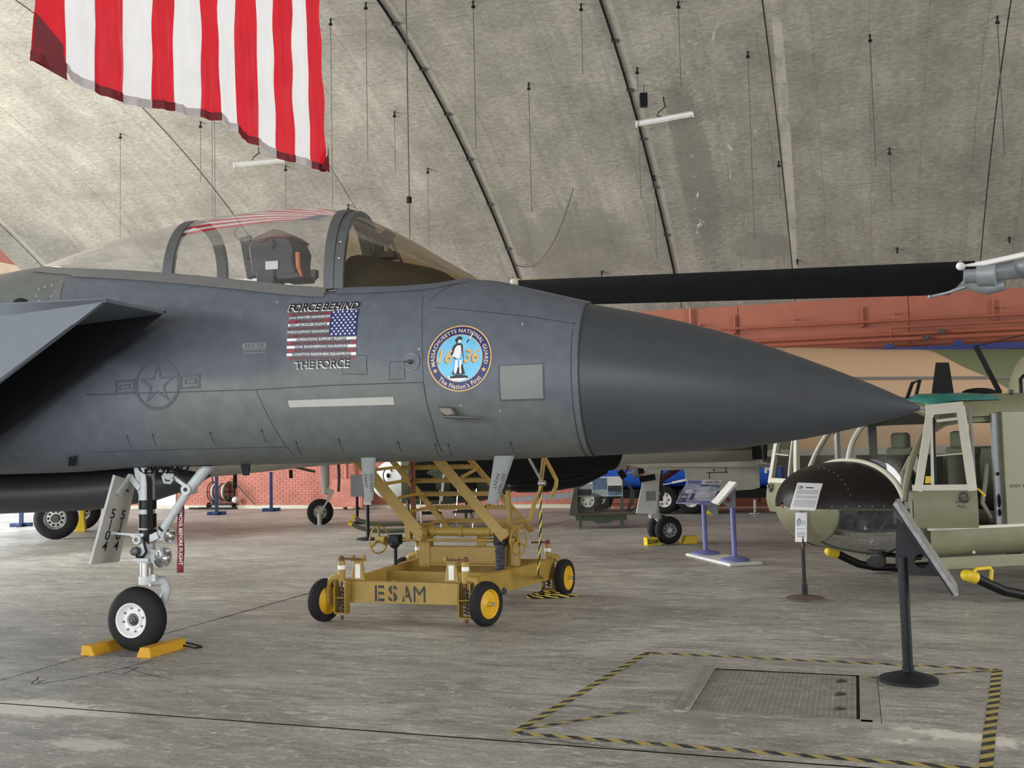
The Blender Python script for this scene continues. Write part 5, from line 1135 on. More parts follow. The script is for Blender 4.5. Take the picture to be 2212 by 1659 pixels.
# rope: hangs from the handrail and lies coiled on the floor, a thing of its own
mat('rope_yellow', (.62, .50, .08), .85, var=.3, scale=40)
rp = gnd(1188, 1290); t = thing('rope', 'yellow and black rope hanging from the yellow stand and coiled on the floor', 'rope', (rp.x, rp.y, 0))
def twist(mb, path, r_):
    """two strands laid around a path, one yellow and one dark"""
    P = [Vector(p) for p in path]; dense = []
    for i in range(len(P) - 1):
        n = max(2, int((P[i + 1] - P[i]).length / .012))
        for k in range(n): dense.append(P[i].lerp(P[i + 1], k / n))
    dense.append(P[-1]); 
    for ph, mi in ((0, 0), (math.pi, 1)):
        out = []
        for i, p in enumerate(dense):
            tq = (dense[min(i + 1, len(dense) - 1)] - dense[max(i - 1, 0)]).normalized(); h = Vector((0, 0, 1)) if abs(tq.z) < .9 else Vector((1, 0, 0)); u_ = tq.cross(h).normalized(); v_ = tq.cross(u_); a = i * .55 + ph; out.append(p + (u_ * math.cos(a) + v_ * math.sin(a)) * r_ * .55)
        mb.tube(out, r_ * .75, 5, mi=mi)
def cw(p): return CF.O + CF.f * p.x + CF.l * p.y + V(0, 0, p.z) - t.location
mb = MB(); twist(mb, [cw(cz(1168, 1050, .30)), cw(cz(1168, 1120, .25)), cw(cz(1166, 1180, .20)), cw(cz(1162, 1240, .15)), (-.06, .05, .20), (-.10, .02, .03)], .011); mb.build('hanging_end', ['rope_yellow', 'black_paint'], t, smooth=60)
for k in range(6):
    r_ = .08 + .022 * k; cxo = .012 * math.sin(k * 2.1); path = [(-.02 + cxo + r_ * 1.25 * math.cos(a), .0 + .6 * r_ * math.sin(a) + .02 * math.sin(3 * a + k), .014 + .009 * (5 - k) + .006 * math.sin(2 * a + k)) for a in [2 * math.pi * q / 22 for q in range(23)]]
    mb = MB(); twist(mb, path, .011); mb.build('coil', ['rope_yellow', 'black_paint'], t, smooth=60)
mb = MB(); twist(mb, [(.10, .04, .014), (.18, .02, .014), (.24, .05, .014), (.30, .02, .014), (.24, -.02, .014), (.15, -.01, .014)], .011); mb.build('loose_end', ['rope_yellow', 'black_paint'], t, smooth=60)

# ================================================================== HATCH AND FLOOR TAPE
mat('tread_steel', (.30, .285, .245), .6, metal=.1, var=.25, scale=8); mat('hatch_frame', (.33, .315, .275), .7, metal=.0, var=.25, scale=6)
hc = B((HS0 + HS1) / 2, (HD0 + HD1) / 2); hw, hh = HS1 - HS0, HD1 - HD0
h = thing('floor_hatch', 'rusty steel tread plate hatch set into the concrete floor', 'floor hatch', hc, -PHI)
mb = MB(); mb.box((0, -.04, -.03), (hw + .30, hh + .10, .03)); mb.build('hatch_pit', 'joint_dark', h)
for (x0, x1, y0, y1) in ((-hw / 2, hw * .5, -hh / 2, .12), (-hw / 2, hw * .5, .128, hh / 2 - .01)):
    mb = MB(); mb.box(((x0 + x1) / 2, (y0 + y1) / 2, -.008), (x1 - x0 - .012, y1 - y0 - .006, .012)); pl = mb.build('cover_plate', 'tread_steel', h, smooth=0)
    mb = MB(); nx_, ny_ = 30, max(3, int(30 * (y1 - y0) / (x1 - x0)))
    for i in range(nx_):
        for j in range(ny_):
            c = Vector((x0 + (x1 - x0) * (i + .5) / nx_, y0 + (y1 - y0) * (j + .5) / ny_, -.001)); a = R(45 if (i + j) % 2 else -45); q = .011; d = Vector((math.cos(a), math.sin(a), 0)) * q; n = Vector((-d.y, d.x, 0)) * .28
            mb.add([c + d, c + n, c - d, c - n, c + V(0, 0, .0035)], [(0, 1, 4), (1, 2, 4), (2, 3, 4), (3, 0, 4)])
    o = mb.build('tread_pattern', 'tread_steel', pl, smooth=0); o['kind'] = 'stuff'
for (c, s_) in (((-hw / 2 - .05, -.02, -.004), (.09, hh + .14, .03)), ((hw / 2 + .075, -.02, -.006), (.12, hh + .08, .014)), ((0, -hh / 2 - .045, -.006), (hw + .18, .07, .014))):
    mb = MB(); mb.box(c, s_); mb.build('hatch_frame', 'hatch_frame', h, smooth=0, bevel=.004)
mb = MB(); mb.box((-hw / 2 - .01, -.01, .008), (.025, hh + .1, .03)); mb.build('hinge_bar', 'tread_steel', h, bevel=.004)
for y in (-.36, -.02, .32):
    mb = MB(); c = Vector((hw / 2 - .10, y * hh / 1.05, .003)); mb.tube(circ(c, (1, 0, 0), (0, .9, .35), .03, 14, R(20), R(300), True), .006, 6); mb.box(c + V(-.01, .02, -.004), (.06, .04, .006)); mb.build('lifting_ring', 'dark_steel', h)
def tape_mat():
    m = bpy.data.materials.new('hazard_tape'); m.use_nodes = True; nt = m.node_tree; L = nt.links; b = nt.nodes['Principled BSDF']; tc = nn(nt, 'ShaderNodeTexCoord'); sp = nn(nt, 'ShaderNodeSeparateXYZ'); L.new(tc.outputs['UV'], sp.inputs[0])
    a = nn(nt, 'ShaderNodeMath', operation='MULTIPLY_ADD'); L.new(sp.outputs[1], a.inputs[0]); a.inputs[1].default_value = .55; L.new(sp.outputs[0], a.inputs[2])
    f = nn(nt, 'ShaderNodeMath', operation='FRACT'); L.new(a.outputs[0], f.inputs[0]); g_ = nn(nt, 'ShaderNodeMath', operation='GREATER_THAN'); L.new(f.outputs[0], g_.inputs[0]); g_.inputs[1].default_value = .5
    x = nn(nt, 'ShaderNodeMix', data_type='RGBA'); L.new(g_.outputs[0], x.inputs[0]); x.inputs[6].default_value = (.50, .40, .12, 1); x.inputs[7].default_value = (.035, .037, .04, 1)
    no = nn(nt, 'ShaderNodeTexNoise'); no.inputs['Scale'].default_value = 14; no.inputs['Detail'].default_value = 8; L.new(tc.outputs['Object'], no.inputs['Vector']); r_ = nn(nt, 'ShaderNodeMapRange'); r_.inputs['From Min'].default_value = .52; r_.inputs['From Max'].default_value = .75; r_.inputs['To Max'].default_value = .75; L.new(no.outputs['Fac'], r_.inputs['Value'])
    y = nn(nt, 'ShaderNodeMix', data_type='RGBA'); L.new(r_.outputs[0], y.inputs[0]); L.new(x.outputs[2], y.inputs[6]); y.inputs[7].default_value = (.26, .245, .22, 1); L.new(y.outputs[2], b.inputs['Base Color']); b.inputs['Roughness'].default_value = .6; MATS['hazard_tape'] = m
tape_mat()
def tape(pa_, pb_, label, wd=.06, seg=24, wob=.003, lift=.0):
    A, Bq = gnd(*pa_), gnd(*pb_); d = (Bq - A); L_ = d.length; d.normalize(); n = Vector((-d.y, d.x, 0)); rnd = random.Random(int(pa_[0])); vs = []; uv = []
    for k in range(seg + 1):
        q = k / seg; c = d * (L_ * q) + n * rnd.uniform(-wob, wob)
        for e in (-1, 1): vs.append(c + n * e * wd / 2 + V(0, 0, .0025 + lift * q)); uv.append((L_ * q / .16, (e + 1) / 2 * wd / .16 * 2))
    me = bpy.data.meshes.new('floor_tape'); me.from_pydata(vs, [], [(2 * k, 2 * k + 1, 2 * k + 3, 2 * k + 2) for k in range(seg)]); ul = me.uv_layers.new(name='UVMap')
    for lp in me.loops: ul.data[lp.index].uv = uv[lp.vertex_index]
    me.materials.append(M('hazard_tape')); o = bpy.data.objects.new('floor_tape', me); COL.objects.link(o); o.location = (A.x, A.y, 0); tag(o, label, 'tape', 'yellow and black tape around the floor hatch'); o.modifiers.new('t', 'SOLIDIFY').thickness = -.001
    return o
tape((1393, 1410), (2158, 1447), 'yellow and black tape strip along the far side of the floor hatch area')
tape((1398, 1410), (1112, 1583), 'yellow and black tape strip along the left side of the floor hatch area')
tape((1100, 1583), (2145, 1664), 'yellow and black tape strip along the near side of the floor hatch area')
tape((2154, 1446), (2128, 1675), 'yellow and black tape strip along the right side of the floor hatch area', .065)
o = tape((1112, 1580), (1370, 1536), 'loose slanting tape strip inside the near left corner of the hatch area', .035); o.location.z = .002
o = tape((1860, 1466), (2156, 1449), 'thin tape strip running from the hatch to the far right corner', .028); o.location.z = .002

# ================================================================== OLIVE UTILITY HELICOPTER
HA = math.atan2(-.24, -.97); HF = Frame((4.37, 11.66), HA)
mat('olive', (.21, .207, .125), .48, var=.10, scale=4); mat('olive_dark', (.075, .082, .05), .6, var=.12); mat('nose_black', (.014, .0115, .0105), .42, spec=.2, var=.25, scale=6); mat('teal', (.02, .17, .145), .3); mat('heli_grey', (.22, .235, .24), .5, var=.1); mat('seat_olive', (.10, .115, .065), .7, var=.15); mat('bone', (.60, .59, .50), .45, var=.06); mat('skid_black', (.010, .010, .011), .45, spec=.2); mat('tip_yellow', (.72, .52, .02), .5); mat('blade_black', (.011, .011, .012), .5, spec=.15, var=.2, scale=3, vec_scale=(.4, 3, 3)); mat('hub_grey', (.30, .33, .35), .45, var=.15, metal=.2); mat('beige_int', (.36, .36, .29), .6)
glass('chin_glass', (.50, .54, .56), .05, .03, (.3, .33, .34)); glass('heli_glass', (.80, .82, .80), .01, .02, (.5, .5, .5), fr=.05)
heli = thing('helicopter', 'olive green utility helicopter with black nose and open cockpit door, at the right edge', 'aircraft', HF.O, HA)
def hp(mb, name, m='olive', p=None, bevel=0, smooth=45, label=None): return mb.build(name, m, p or heli, smooth=smooth, bevel=bevel, label=label)
NS = [(1.455, .03, .95, 1.02), (1.42, .20, .84, 1.13), (1.33, .40, .72, 1.24), (1.15, .64, .59, 1.36), (.95, .82, .50, 1.42), (.75, .95, .455, 1.445), (.62, 1.01, .435, 1.445), (.4, 1.08, .42, 1.44), (.15, 1.14, .41, 1.43)]
ZM = .96
nxs = [n[0] for n in reversed(NS)]
def nring(x, a0, a1, n, grow=0.0):
    w_, zb_, zt_ = (hermite(nxs, [q[k] for q in reversed(NS)], x) for k in (1, 2, 3)); out = []
    zm = min(max(ZM, zb_ + .04), zt_ - .04)
    for k in range(n):
        a = R(a0 + (a1 - a0) * k / (n - 1)); c, s_ = math.cos(a), math.sin(a); e = .9 if s_ >= 0 else .8
        out.append(Vector((x, (w_ + grow) * abs(c) ** e * (1 if c >= 0 else -1), zm + ((zt_ - zm + grow) * s_ if s_ >= 0 else (zm - zb_ + grow) * s_))))
    return out
XN = [1.455, 1.44, 1.42, 1.38, 1.33, 1.24, 1.15, 1.05, .95, .85, .75, .68, .62]
mb = MB(); mb.loft([nring(x, 0, 180, 33) for x in XN], closed=False); nose = hp(mb, 'nose_cap', 'nose_black', label='matt black upper nose'); 
mb = MB(); mb.loft([nring(x, -104, -76, 9) for x in XN + [.5, .35, .2, .15]], closed=False); hp(mb, 'nose_underside', 'olive')
for sg, a0, a1 in ((1, -76, 0), (-1, -104, -180)):
    mb = MB(); mb.loft([nring(x, a0, a1, 16) for x in XN[:7]], closed=False); hp(mb, 'nose_cheek', 'olive')
    mb = MB(); mb.loft([nring(x, a0, a1, 16, .002) for x in XN[6:] + [.5, .42]], closed=False); hp(mb, 'chin_window', 'chin_glass', label='smoked clear chin window')
    mb = MB(); mb.loft([nring(x, a0, a1, 12) for x in (.42, .3, .15)], closed=False); hp(mb, 'cheek_panel', 'olive')
    mb = MB(); mb.tube([nring(x, a1, a1 + .01, 2, .006)[0] for x in XN[6:] + [.5, .42]], .012, 6); mb.tube(nring(XN[6], a0, a1, 16, .006), .012, 6); mb.tube([nring(x, a0, a0 + .01, 2, .006)[0] for x in XN[6:] + [.5, .42]], .010, 6); hp(mb, 'window_frame', 'olive_dark')
mb = MB()
for x in (1.3, 1.2, 1.1, 1.0, .9, .8, .7):
    for a in (4, 176): mb.sphere(nring(x, a, a + .01, 2, .002)[0], .008, 5, 4)
for k in range(9): mb.sphere(nring(1.05, 20 + 8 * k, 21 + 8 * k, 2, .002)[0], .006, 5, 4)
hp(mb, 'nose_rivets', 'steel')
# structure seen through the chin window: grey ribs with lightening holes, pedals
for y in (.30, -.30):
    mb = MB(); mb.box((.72, y, .80), (.62, .012, .28)); q = hp(mb, 'chin_rib', 'heli_grey')
    for i, (x, z) in enumerate(((.95, .88), (.82, .86), (.70, .88), (.92, .74), (.78, .75), (.62, .74), (.55, .86))):
        mb = MB(); mb.cyl((x, y + .012, z), (x, y - .012, z), .030, n=12); mb.build('lightening_hole', 'black_matte', q)
mb = MB(); mb.box((.45, 0, .70), (.03, 1.7, .46)); mb.box((.70, 0, .58), (.5, .7, .02)); hp(mb, 'chin_floor', 'heli_grey')
for y in (.45, .72, -.45, -.72): mb = MB(); mb.tube([(.55, y, .92), (.75, y, .72), (.85, y, .60)], .014, 8); mb.tube([(.75, y, .72), (.95, y, .78)], .012, 6); mb.box((.93, y, .80), (.03, .12, .10)); hp(mb, 'pedal', 'heli_grey')
# lower hull
def hull(x, w_=1.17, zb_=.41, zt_=.76): 
    return [Vector((x, w_ * c, z)) for c, z in ((-1, zt_), (-1.0, .62), (-.96, .53), (-.85, .46), (-.6, zb_ + .005), (-.3, zb_), (.3, zb_), (.6, zb_ + .005), (.85, .46), (.96, .53), (1.0, .62), (1, zt_))]
mb = MB(); mb.loft([hull(x) for x in (.45, .1, -.6, -1.4, -2.4, -3.4)], closed=False); hp(mb, 'hull', 'olive')
mb = MB(); mb.box((-1.45, 0, .745), (3.9, 2.28, .03)); hp(mb, 'cabin_floor', 'olive_dark')
mb = MB(); mb.bar((.48, 1.175, .765), (-3.4, 1.175, .765), .03, .03); mb.bar((.48, -1.175, .765), (-3.4, -1.175, .765), .03, .03); hp(mb, 'door_sill', 'bone')
# roof
def roof(x, lift=0.0, drop=0.0):
    return [Vector((x, y, z + lift)) for y, z in ((1.12, 1.90), (1.10, 1.97), (1.0, 2.05), (.8, 2.115), (.45, 2.15), (0, 2.165), (-.45, 2.15), (-.8, 2.115), (-1.0, 2.05), (-1.10, 1.97), (-1.12, 1.90))]
RF = []
for x, s_, dz in ((.20, .90, -.10), (.10, .95, -.03), (-.1, 1, 0), (-.8, 1, .02), (-1.6, 1, .03), (-3.4, 1, .02)): RF.append([Vector((p.x, p.y * s_, p.z + dz)) for p in roof(x)])
mb = MB(); mb.loft(RF + [[Vector((p.x, p.y * .97, p.z - .06)) for p in r_] for r_ in reversed(RF)], closed=False); hp(mb, 'roof', 'olive')
for sg in (1, -1):
    mb = MB(); vs = []
    for x in (.16, .0, -.25, -.5, -.62):
        s_, dz = (.92, -.07) if x > .1 else (1, 0)
        for y, z in ((.98, 2.058), (.8, 2.12), (.6, 2.14), (.42, 2.155)): vs.append(Vector((x, sg * y * s_ * 1.003, z + dz + .012 + (.02 if x < -.1 else .0) * .5)))
    mb.add(vs, [(4 * i + j, 4 * i + j + 1, 4 * i + j + 5, 4 * i + j + 4) for i in range(4) for j in range(3)]); o = hp(mb, 'roof_window', 'teal', label='green tinted roof window'); o.modifiers.new('t', 'SOLIDIFY').thickness = .008
# windscreen
bs = nring(.62, 10, 170, 31, .006); tp = []
for k in range(31):
    q = k / 30; y = .93 * (1 - 2 * q); tp.append(Vector((.17, y, 2.045 - .12 * (abs(y) / .93) ** 3)))
for a, c in ((0, 15), (15, 30)):
    mb = MB(); mb.loft([[bs[k].lerp(tp[k], t_) + Vector((.10 * math.sin(math.pi * t_), 0, 0)) for k in range(a, c + 1)] for t_ in [j / 8 for j in range(9)]], closed=False); hp(mb, 'windscreen', 'heli_glass', smooth=70)
mb = MB(); mb.tube(bs, .032, 8); hp(mb, 'windscreen_sill', 'bone', label='cream riveted windscreen frame'); mb = MB(); mb.tube([bs[15].lerp(tp[15], t_) + Vector((.105 * math.sin(math.pi * t_), 0, .0)) for t_ in [j / 8 for j in range(9)]], .032, 8); hp(mb, 'centre_post', 'bone')
for k in (0, 30): mb = MB(); mb.tube([bs[k].lerp(tp[k], t_) + Vector((.08 * math.sin(math.pi * t_), 0, 0)) for t_ in [j / 8 for j in range(9)]], .035, 8); hp(mb, 'side_post', 'bone' if k else 'olive')
mb = MB(); mb.tube(tp, .03, 8); hp(mb, 'top_rail', 'olive')
# side walls
for sg in (1, -1):
    if sg > 0: mb = MB(); mb.prism([(-.46, .76), (-1.18, .76), (-1.18, 1.95), (-.46, 1.95)], (0, sg * 1.15, 0), (1, 0, 0), (0, 0, 1), .05); q = hp(mb, 'side_panel', 'olive', bevel=.008)
    mb = MB(); mb.bar((-.43, sg * 1.12, .76), (-.43, sg * 1.12, 1.93), .12, .03, (0, 1, 0)); jm = hp(mb, 'door_jamb', 'heli_grey')
    for z, h_ in ((.90, .04), (1.02, .075), (1.30, .02)): mb = MB(); mb.sphere((-.405, sg * 1.13, z), (.012, .035, h_), 12, 8); mb.build('jamb_hole', 'black_matte', jm)
    mb = MB(); mb.prism([(.45, .76), (.62, .76), (.62, 1.05), (.52, 1.10), (.45, 1.12)], (0, sg * 1.11, 0), (1, 0, 0), (0, 0, 1), .04); hp(mb, 'front_corner_panel', 'olive')
    sh_ = 0 if sg > 0 else -1.5
    mb = MB(); mb.prism([(-1.20 + sh_, .76), (-3.4 + sh_, .76), (-3.4 + sh_, 1.95), (-1.20 + sh_, 1.95)], (0, sg * 1.13, 0), (1, 0, 0), (0, 0, 1), .05); q2 = hp(mb, 'sliding_door', 'olive', bevel=.008)
    for xw in (-1.62, -2.6): mb = MB(); mb.box((xw + sh_, sg * 1.158, 1.55), (.72, .01, .55)); mb.build('door_window', 'nose_black', q2, bevel=.03)
mb = MB(); put_text(mb, 'EXIT RELEASE', (0, 1, 0, 1), flat((-.52, 1.178, 1.155), (-.40, 0, 0), (0, 0, .03)), 0, .02); hp(mb, 'lettering', 'print_black', smooth=0)
mb = MB(); mb.sphere((-.10, 1.10, .50), .018, 8, 6); hp(mb, 'step_light', 'bone')
# cockpit door (built closed, then swung on its hinge)
def door(hx, hy, sg, swing, ln=.84):
    """x runs aft from the hinge; lower skin olive, upper frame pale, two clear panes"""
    e = bpy.data.objects.new('cockpit_door', None); COL.objects.link(e); e.parent = heli; e.location = (hx, hy, 0); e.rotation_euler = (0, 0, swing)
    def q(x, z, dy=0.0):
        lean = -.16 * max(0, (z - 1.15) / .85) ** 1.3; bul = .05 * math.sin(math.pi * min(1, max(0, (z - .76) / .42))); return Vector((-x, sg * (lean + bul + dy), z))
    L_ = ln; mb = MB()
    xs_ = [L_ * k / 8 for k in range(9)]; zs_ = [.78, .86, .95, 1.05, 1.14, 1.19]
    mb.loft([[q(x, z) for x in xs_] for z in zs_] + [[q(x, z, -.045) for x in xs_] for z in reversed(zs_)], closed=False); lo = mb.build('door_skin', 'olive', e, smooth=50)
    def fx(z): t_ = (z - 1.17) / .86; return .03 + .30 * L_ * t_                  # front edge slopes aft going up
    def strip(a, c, wd, nm, m='bone'):
        mb = MB(); pts = [(a[0] + (c[0] - a[0]) * k / 6, a[1] + (c[1] - a[1]) * k / 6) for k in range(7)]; dx, dz = c[0] - a[0], c[1] - a[1]; l = math.hypot(dx, dz); nx_, nz_ = -dz / l * wd / 2, dx / l * wd / 2
        mb.loft([[q(x + nx_, z + nz_, .012), q(x - nx_, z - nz_, .012), q(x - nx_, z - nz_, -.04), q(x + nx_, z + nz_, -.04)] for x, z in pts]); return mb.build(nm, m, e, smooth=30, bevel=.004)
    T = 2.03; strip((.05, 1.15), (fx(1.98) + .02, 1.99), .075, 'front_frame'); strip((L_ - .04, 1.15), (L_ - .10, T - .02), .085, 'rear_frame'); strip((fx(2.0) - .03, T - .055), (L_ - .07, T - .03), .11, 'top_frame'); strip((.0, 1.185), (L_, 1.185), .06, 'waist_frame'); strip((.36 * L_, 1.18), (.40 * L_, 1.90), .025, 'window_divider', 'black_paint'); strip((.32 * L_, 1.18), (.365 * L_, 1.90), .03, 'quarter_frame')
    strip((.44 * L_, 1.86), (L_ - .12, 1.88), .03, 'window_bar')
    mb = MB(); mb.add([q(.09, 1.20), q(.33 * L_, 1.20), q(.36 * L_, 1.86), q(.31 * L_, 1.86)], [(0, 1, 2, 3)]); mb.build('quarter_pane', 'heli_glass', e, smooth=0)
    mb = MB(); mb.add([q(.38 * L_, 1.20), q(L_ - .09, 1.20), q(L_ - .10, 1.52), q(.39 * L_, 1.50)], [(0, 1, 2, 3)]); mb.build('sliding_pane', 'heli_glass', e, smooth=0); mb = MB(); mb.bar(q(.39 * L_, 1.505), q(L_ - .10, 1.525), .012, .012); mb.build('pane_edge', 'bone', e)
    mb = MB(); mb.add([q(.46 * L_, 1.87), q(L_ - .14, 1.89), q(L_ - .16, 1.96), q(.50 * L_, 1.95)], [(0, 1, 2, 3)]); mb.build('upper_pane', 'chin_glass', e, smooth=0)
    mb = MB(); mb.loft([[q(L_, z, .0), q(L_, z, -.10), q(L_ - .02, z, -.10), q(L_ - .02, z, 0)] for z in (.78, .9, 1.05, 1.19, 1.5, 1.8, 2.0)]); ed = mb.build('door_edge', 'heli_grey', e, smooth=30)
    for z, h_ in ((.93, .05), (1.05, .075), (1.16, .03)): mb = MB(); mb.sphere(q(L_ + .002, z, -.05), (.008, .03, h_), 12, 8); mb.build('edge_hole', 'black_matte', ed)
    mb = MB(); c = q(L_ - .13, 1.09, .02); mb.tube(circ(c, (1, 0, 0), (0, 0, 1), .045, 18), .012, 6, closed=True); mb.bar(c + Vector((-.03, sg * .01, .02)), c + Vector((.03, sg * .01, -.02)), .02, .02); mb.build('door_handle', 'dark_steel', e)
    mb = MB(); mb.tube([q(L_ + .01, 1.17, -.04), q(L_ + .04, 1.14, -.04), q(L_ + .075, 1.10, -.04), q(L_ + .05, 1.095, -.04)], .012, 6); mb.build('jettison_handle', 'tip_yellow', e)
    if sg > 0:
        mb = MB(); put_text(mb, 'PULL', (0, 1, 0, 1), lambda u, v: q(L_ - .19 + .085 * u, .985 + .028 * v, .004), 0, .02); put_text(mb, 'PUSH', (0, 1, 0, 1), lambda u, v: q(L_ - .20 + .11 * u, 1.03 + .02 * v, .004), 0, .02); mb.build('lettering', 'print_black', lo, smooth=0)
        mb = MB(); mb.add([q(.12, 1.23, .004), q(.18, 1.23, .004), q(.183, 1.30, .004), q(.13, 1.30, .004)], [(0, 1, 2, 3)]); mb.build('sticker', 'tip_yellow', e, smooth=0)
    return e
door(.60, 1.12, 1, R(-32), .60)
door(.62, -1.12, -1, R(88), .80)
# interior
for y in (.55, -.55):
    mb = MB(); mb.box((-.10, y, 1.02), (.50, .52, .10)); mb.bar((-.34, y, 1.0), (-.46, y, 1.58), .50, .09, (1, 0, 0)); hp(mb, 'crew_seat', 'seat_olive', bevel=.03); mb = MB(); mb.box((-.44, y, 1.66), (.10, .30, .20)); hp(mb, 'seat_headrest', 'seat_olive', bevel=.04)
    mb = MB(); mb.box((-.22, y + .30, 1.22), (.40, .02, .56)); mb.box((-.22, y - .30, 1.22), (.40, .02, .56)); hp(mb, 'seat_armour', 'olive_dark', bevel=.02)
    for dx in (-.28, .10): mb = MB(); mb.bar((dx - .02, y, .76), (dx, y, .98), .46, .03, (1, 0, 0)); hp(mb, 'seat_leg', 'heli_grey')
    mb = MB(); mb.tube([(.28, y, .78), (.25, y, 1.05), (.22, y, 1.20), (.20, y, 1.28)], .014, 8); mb.sphere((.20, y, 1.33), (.03, .025, .06), 10, 8); hp(mb, 'cyclic_stick', 'black_paint')
mb = MB(); mb.prism([(.30, .9), (.55, .9), (.58, 1.35), (.36, 1.48), (.28, 1.42)], (0, 0, 0), (1, 0, 0), (0, 0, 1), 1.15); hp(mb, 'instrument_panel', 'black_matte', bevel=.02); mb = MB(); mb.box((.05, 0, .95), (.7, .28, .35)); hp(mb, 'centre_console', 'black_matte', bevel=.02)
mb = MB(); mb.prism([(.45, .80), (.62, .80), (.60, 1.18), (.40, 1.50), (.30, 1.50), (.28, .80)], (0, .80, 0), (1, 0, 0), (0, 0, 1), .02); hp(mb, 'side_screen', 'beige_int'); mb = MB(); mb.tube([(.42, .83, 1.36), (.39, .85, 1.30), (.36, .85, 1.22), (.35, .85, 1.14)], [.03, .035, .04, .025], 8); hp(mb, 'map_light', 'black_paint')
mb = MB(); mb.box((-.95, .62, 1.22), (.10, .9, .72)); mb.box((-1.15, -.62, 1.15), (.10, .9, .6)); hp(mb, 'rear_seat_frame', 'olive_dark', bevel=.03); mb = MB(); mb.box((-2.4, 0, 1.45), (.06, 2.2, 1.4)); hp(mb, 'aft_bulkhead', 'olive_dark')
mb = MB(); mb.bar((.10, -1.06, .78), (.10, -1.06, 1.95), .05, .06, (0, 1, 0)); hp(mb, 'far_post', 'white_paint'); mb = MB(); mb.tube([(-.40, 1.0, 1.40), (-.34, 1.03, 1.2), (-.28, 1.04, 1.0), (-.36, 1.06, .85), (-.42, 1.0, .80)], .025, 6); hp(mb, 'harness', 'beige_int')
# roof aerials, handles, mast, rotor
mb = MB(); mb.prism([(-.50, 2.17), (-.79, 2.17), (-.74, 2.56), (-.58, 2.56)], (0, 0, 0), (1, 0, 0), (0, 0, 1), .035); hp(mb, 'blade_aerial', 'black_matte', bevel=.006)
mb = MB(); mb.bar((-1.42, 0, 2.20), (-1.12, 0, 2.76), .03, .06, (0, 1, 0)); mb.bar((-1.12, 0, 2.75), (-2.0, -.02, 2.93), .012, .012); hp(mb, 'wire_cutter', 'black_matte')
mb = MB(); mb.sphere((-1.10, .05, 2.20), (.22, .14, .06), 18, 8); hp(mb, 'satellite_dome', 'black_matte'); mb = MB(); mb.sphere((-.95, .75, 2.17), .03, 10, 8); hp(mb, 'beacon', 'dark_steel')
mb = MB(); mb.tube([(-1.46, .3, 2.18), (-1.46, .3, 2.34), (-1.50, .3, 2.38), (-1.9, .3, 2.40)], .02, 8); mb.prism([(-1.62, 2.18), (-1.80, 2.18), (-1.74, 2.60)], (0, .25, 0), (1, 0, 0), (0, 0, 1), .03); hp(mb, 'roof_step', 'black_paint')
mb = MB(); mb.tube([(.08, .35, 2.12), (.0, .35, 2.30), (-.10, .35, 2.34), (-.02, .35, 2.10)], .02, 8); hp(mb, 'wiper_arm', 'black_paint'); mb = MB(); mb.tube([(.35, -.45, 2.08), (.22, -.45, 2.29), (.05, -.45, 2.33), (-.06, -.45, 2.28), (-.10, -.45, 2.12)], .028, 8); hp(mb, 'grab_handle', 'olive')
mb = MB(); mb.loft([[Vector((x, w_ * c, 2.15 + h_ * s_)) for c, s_ in [(math.cos(math.pi * k / 12), math.sin(math.pi * k / 12)) for k in range(13)]] for x, w_, h_ in ((-1.75, .3, .1), (-1.95, .5, .55), (-2.4, .6, .75), (-3.4, .6, .75), (-4.6, .45, .5))]); hp(mb, 'engine_cowling', 'olive')
mb = MB(); mb.loft([[Vector((x, w_ * math.cos(2 * math.pi * k / 16), zc + w_ * 1.1 * math.sin(2 * math.pi * k / 16))) for k in range(16)] for x, w_, zc in ((-3.35, .95, 1.35), (-4.2, .6, 1.6), (-5.0, .42, 1.75), (-9.5, .2, 2.0))]); hp(mb, 'tail_boom', 'olive')
MX, MZ = -2.0, 3.62
mb = MB(); mb.cyl((MX, 0, 2.7), (MX, 0, 3.75), .06); hp(mb, 'mast', 'steel')
hubw = HF.O + HF.f * MX
# blade aims where the photograph shows it: hub end and tip end
def hl(Pw): v = Pw - HF.O; return Vector((v.dot(HF.f), v.dot(HF.l), v.z))
def at_y(x, y, Y): d = ray(x, y); return CAM + d * (Y / d.y)
r0, r1 = hl(at_y(2110, 600, 12.35)), hl(at_y(1122, 634, 15.9))
bdv = (r1 - r0); BL = bdv.length; bdv.normalize(); cd = Vector((0, 0, 1)) - bdv * bdv.z; cd = cd - bdv * cd.dot(bdv); cd.normalize(); side = bdv.cross(cd); side = side if side.y > 0 else -side
chv = (cd * .68 + side * .73).normalized(); tkv = bdv.cross(chv)          # blade pitched about its span
def foil(t_, c_):
    prof = [(-.5, 0), (-.42, .035), (-.2, .06), (.1, .05), (.5, .004), (.1, -.05), (-.2, -.06), (-.42, -.035)]
    return [r0 + bdv * (BL * t_) + chv * (-a * c_ + (.53 - c_) / 2) + tkv * (b_ * c_) for a, b_ in prof]
mb = MB(); mb.loft([foil(t_, c_) for t_, c_ in ((.0, .16), (.02, .26), (.05, .52), (.055, .53), (.3, .53), (.7, .53), (.99, .53), (1.0, .50))]); bl = hp(mb, 'rotor_blade', 'blade_black', smooth=30, label='long black main rotor blade'); mb = MB(); mb.loft([[p + chv * .006 + tkv * .001 for p in foil(t_, .54)[:3]] for t_ in (.88, .99)], closed=False); mb.build('tip_stripe', 'tip_yellow', bl); mb = MB(); mb.sphere(r0 + bdv * (BL * .995) + chv * .24, (.09, .05, .06), 10, 6); mb.build('tip_light', 'bone', bl)
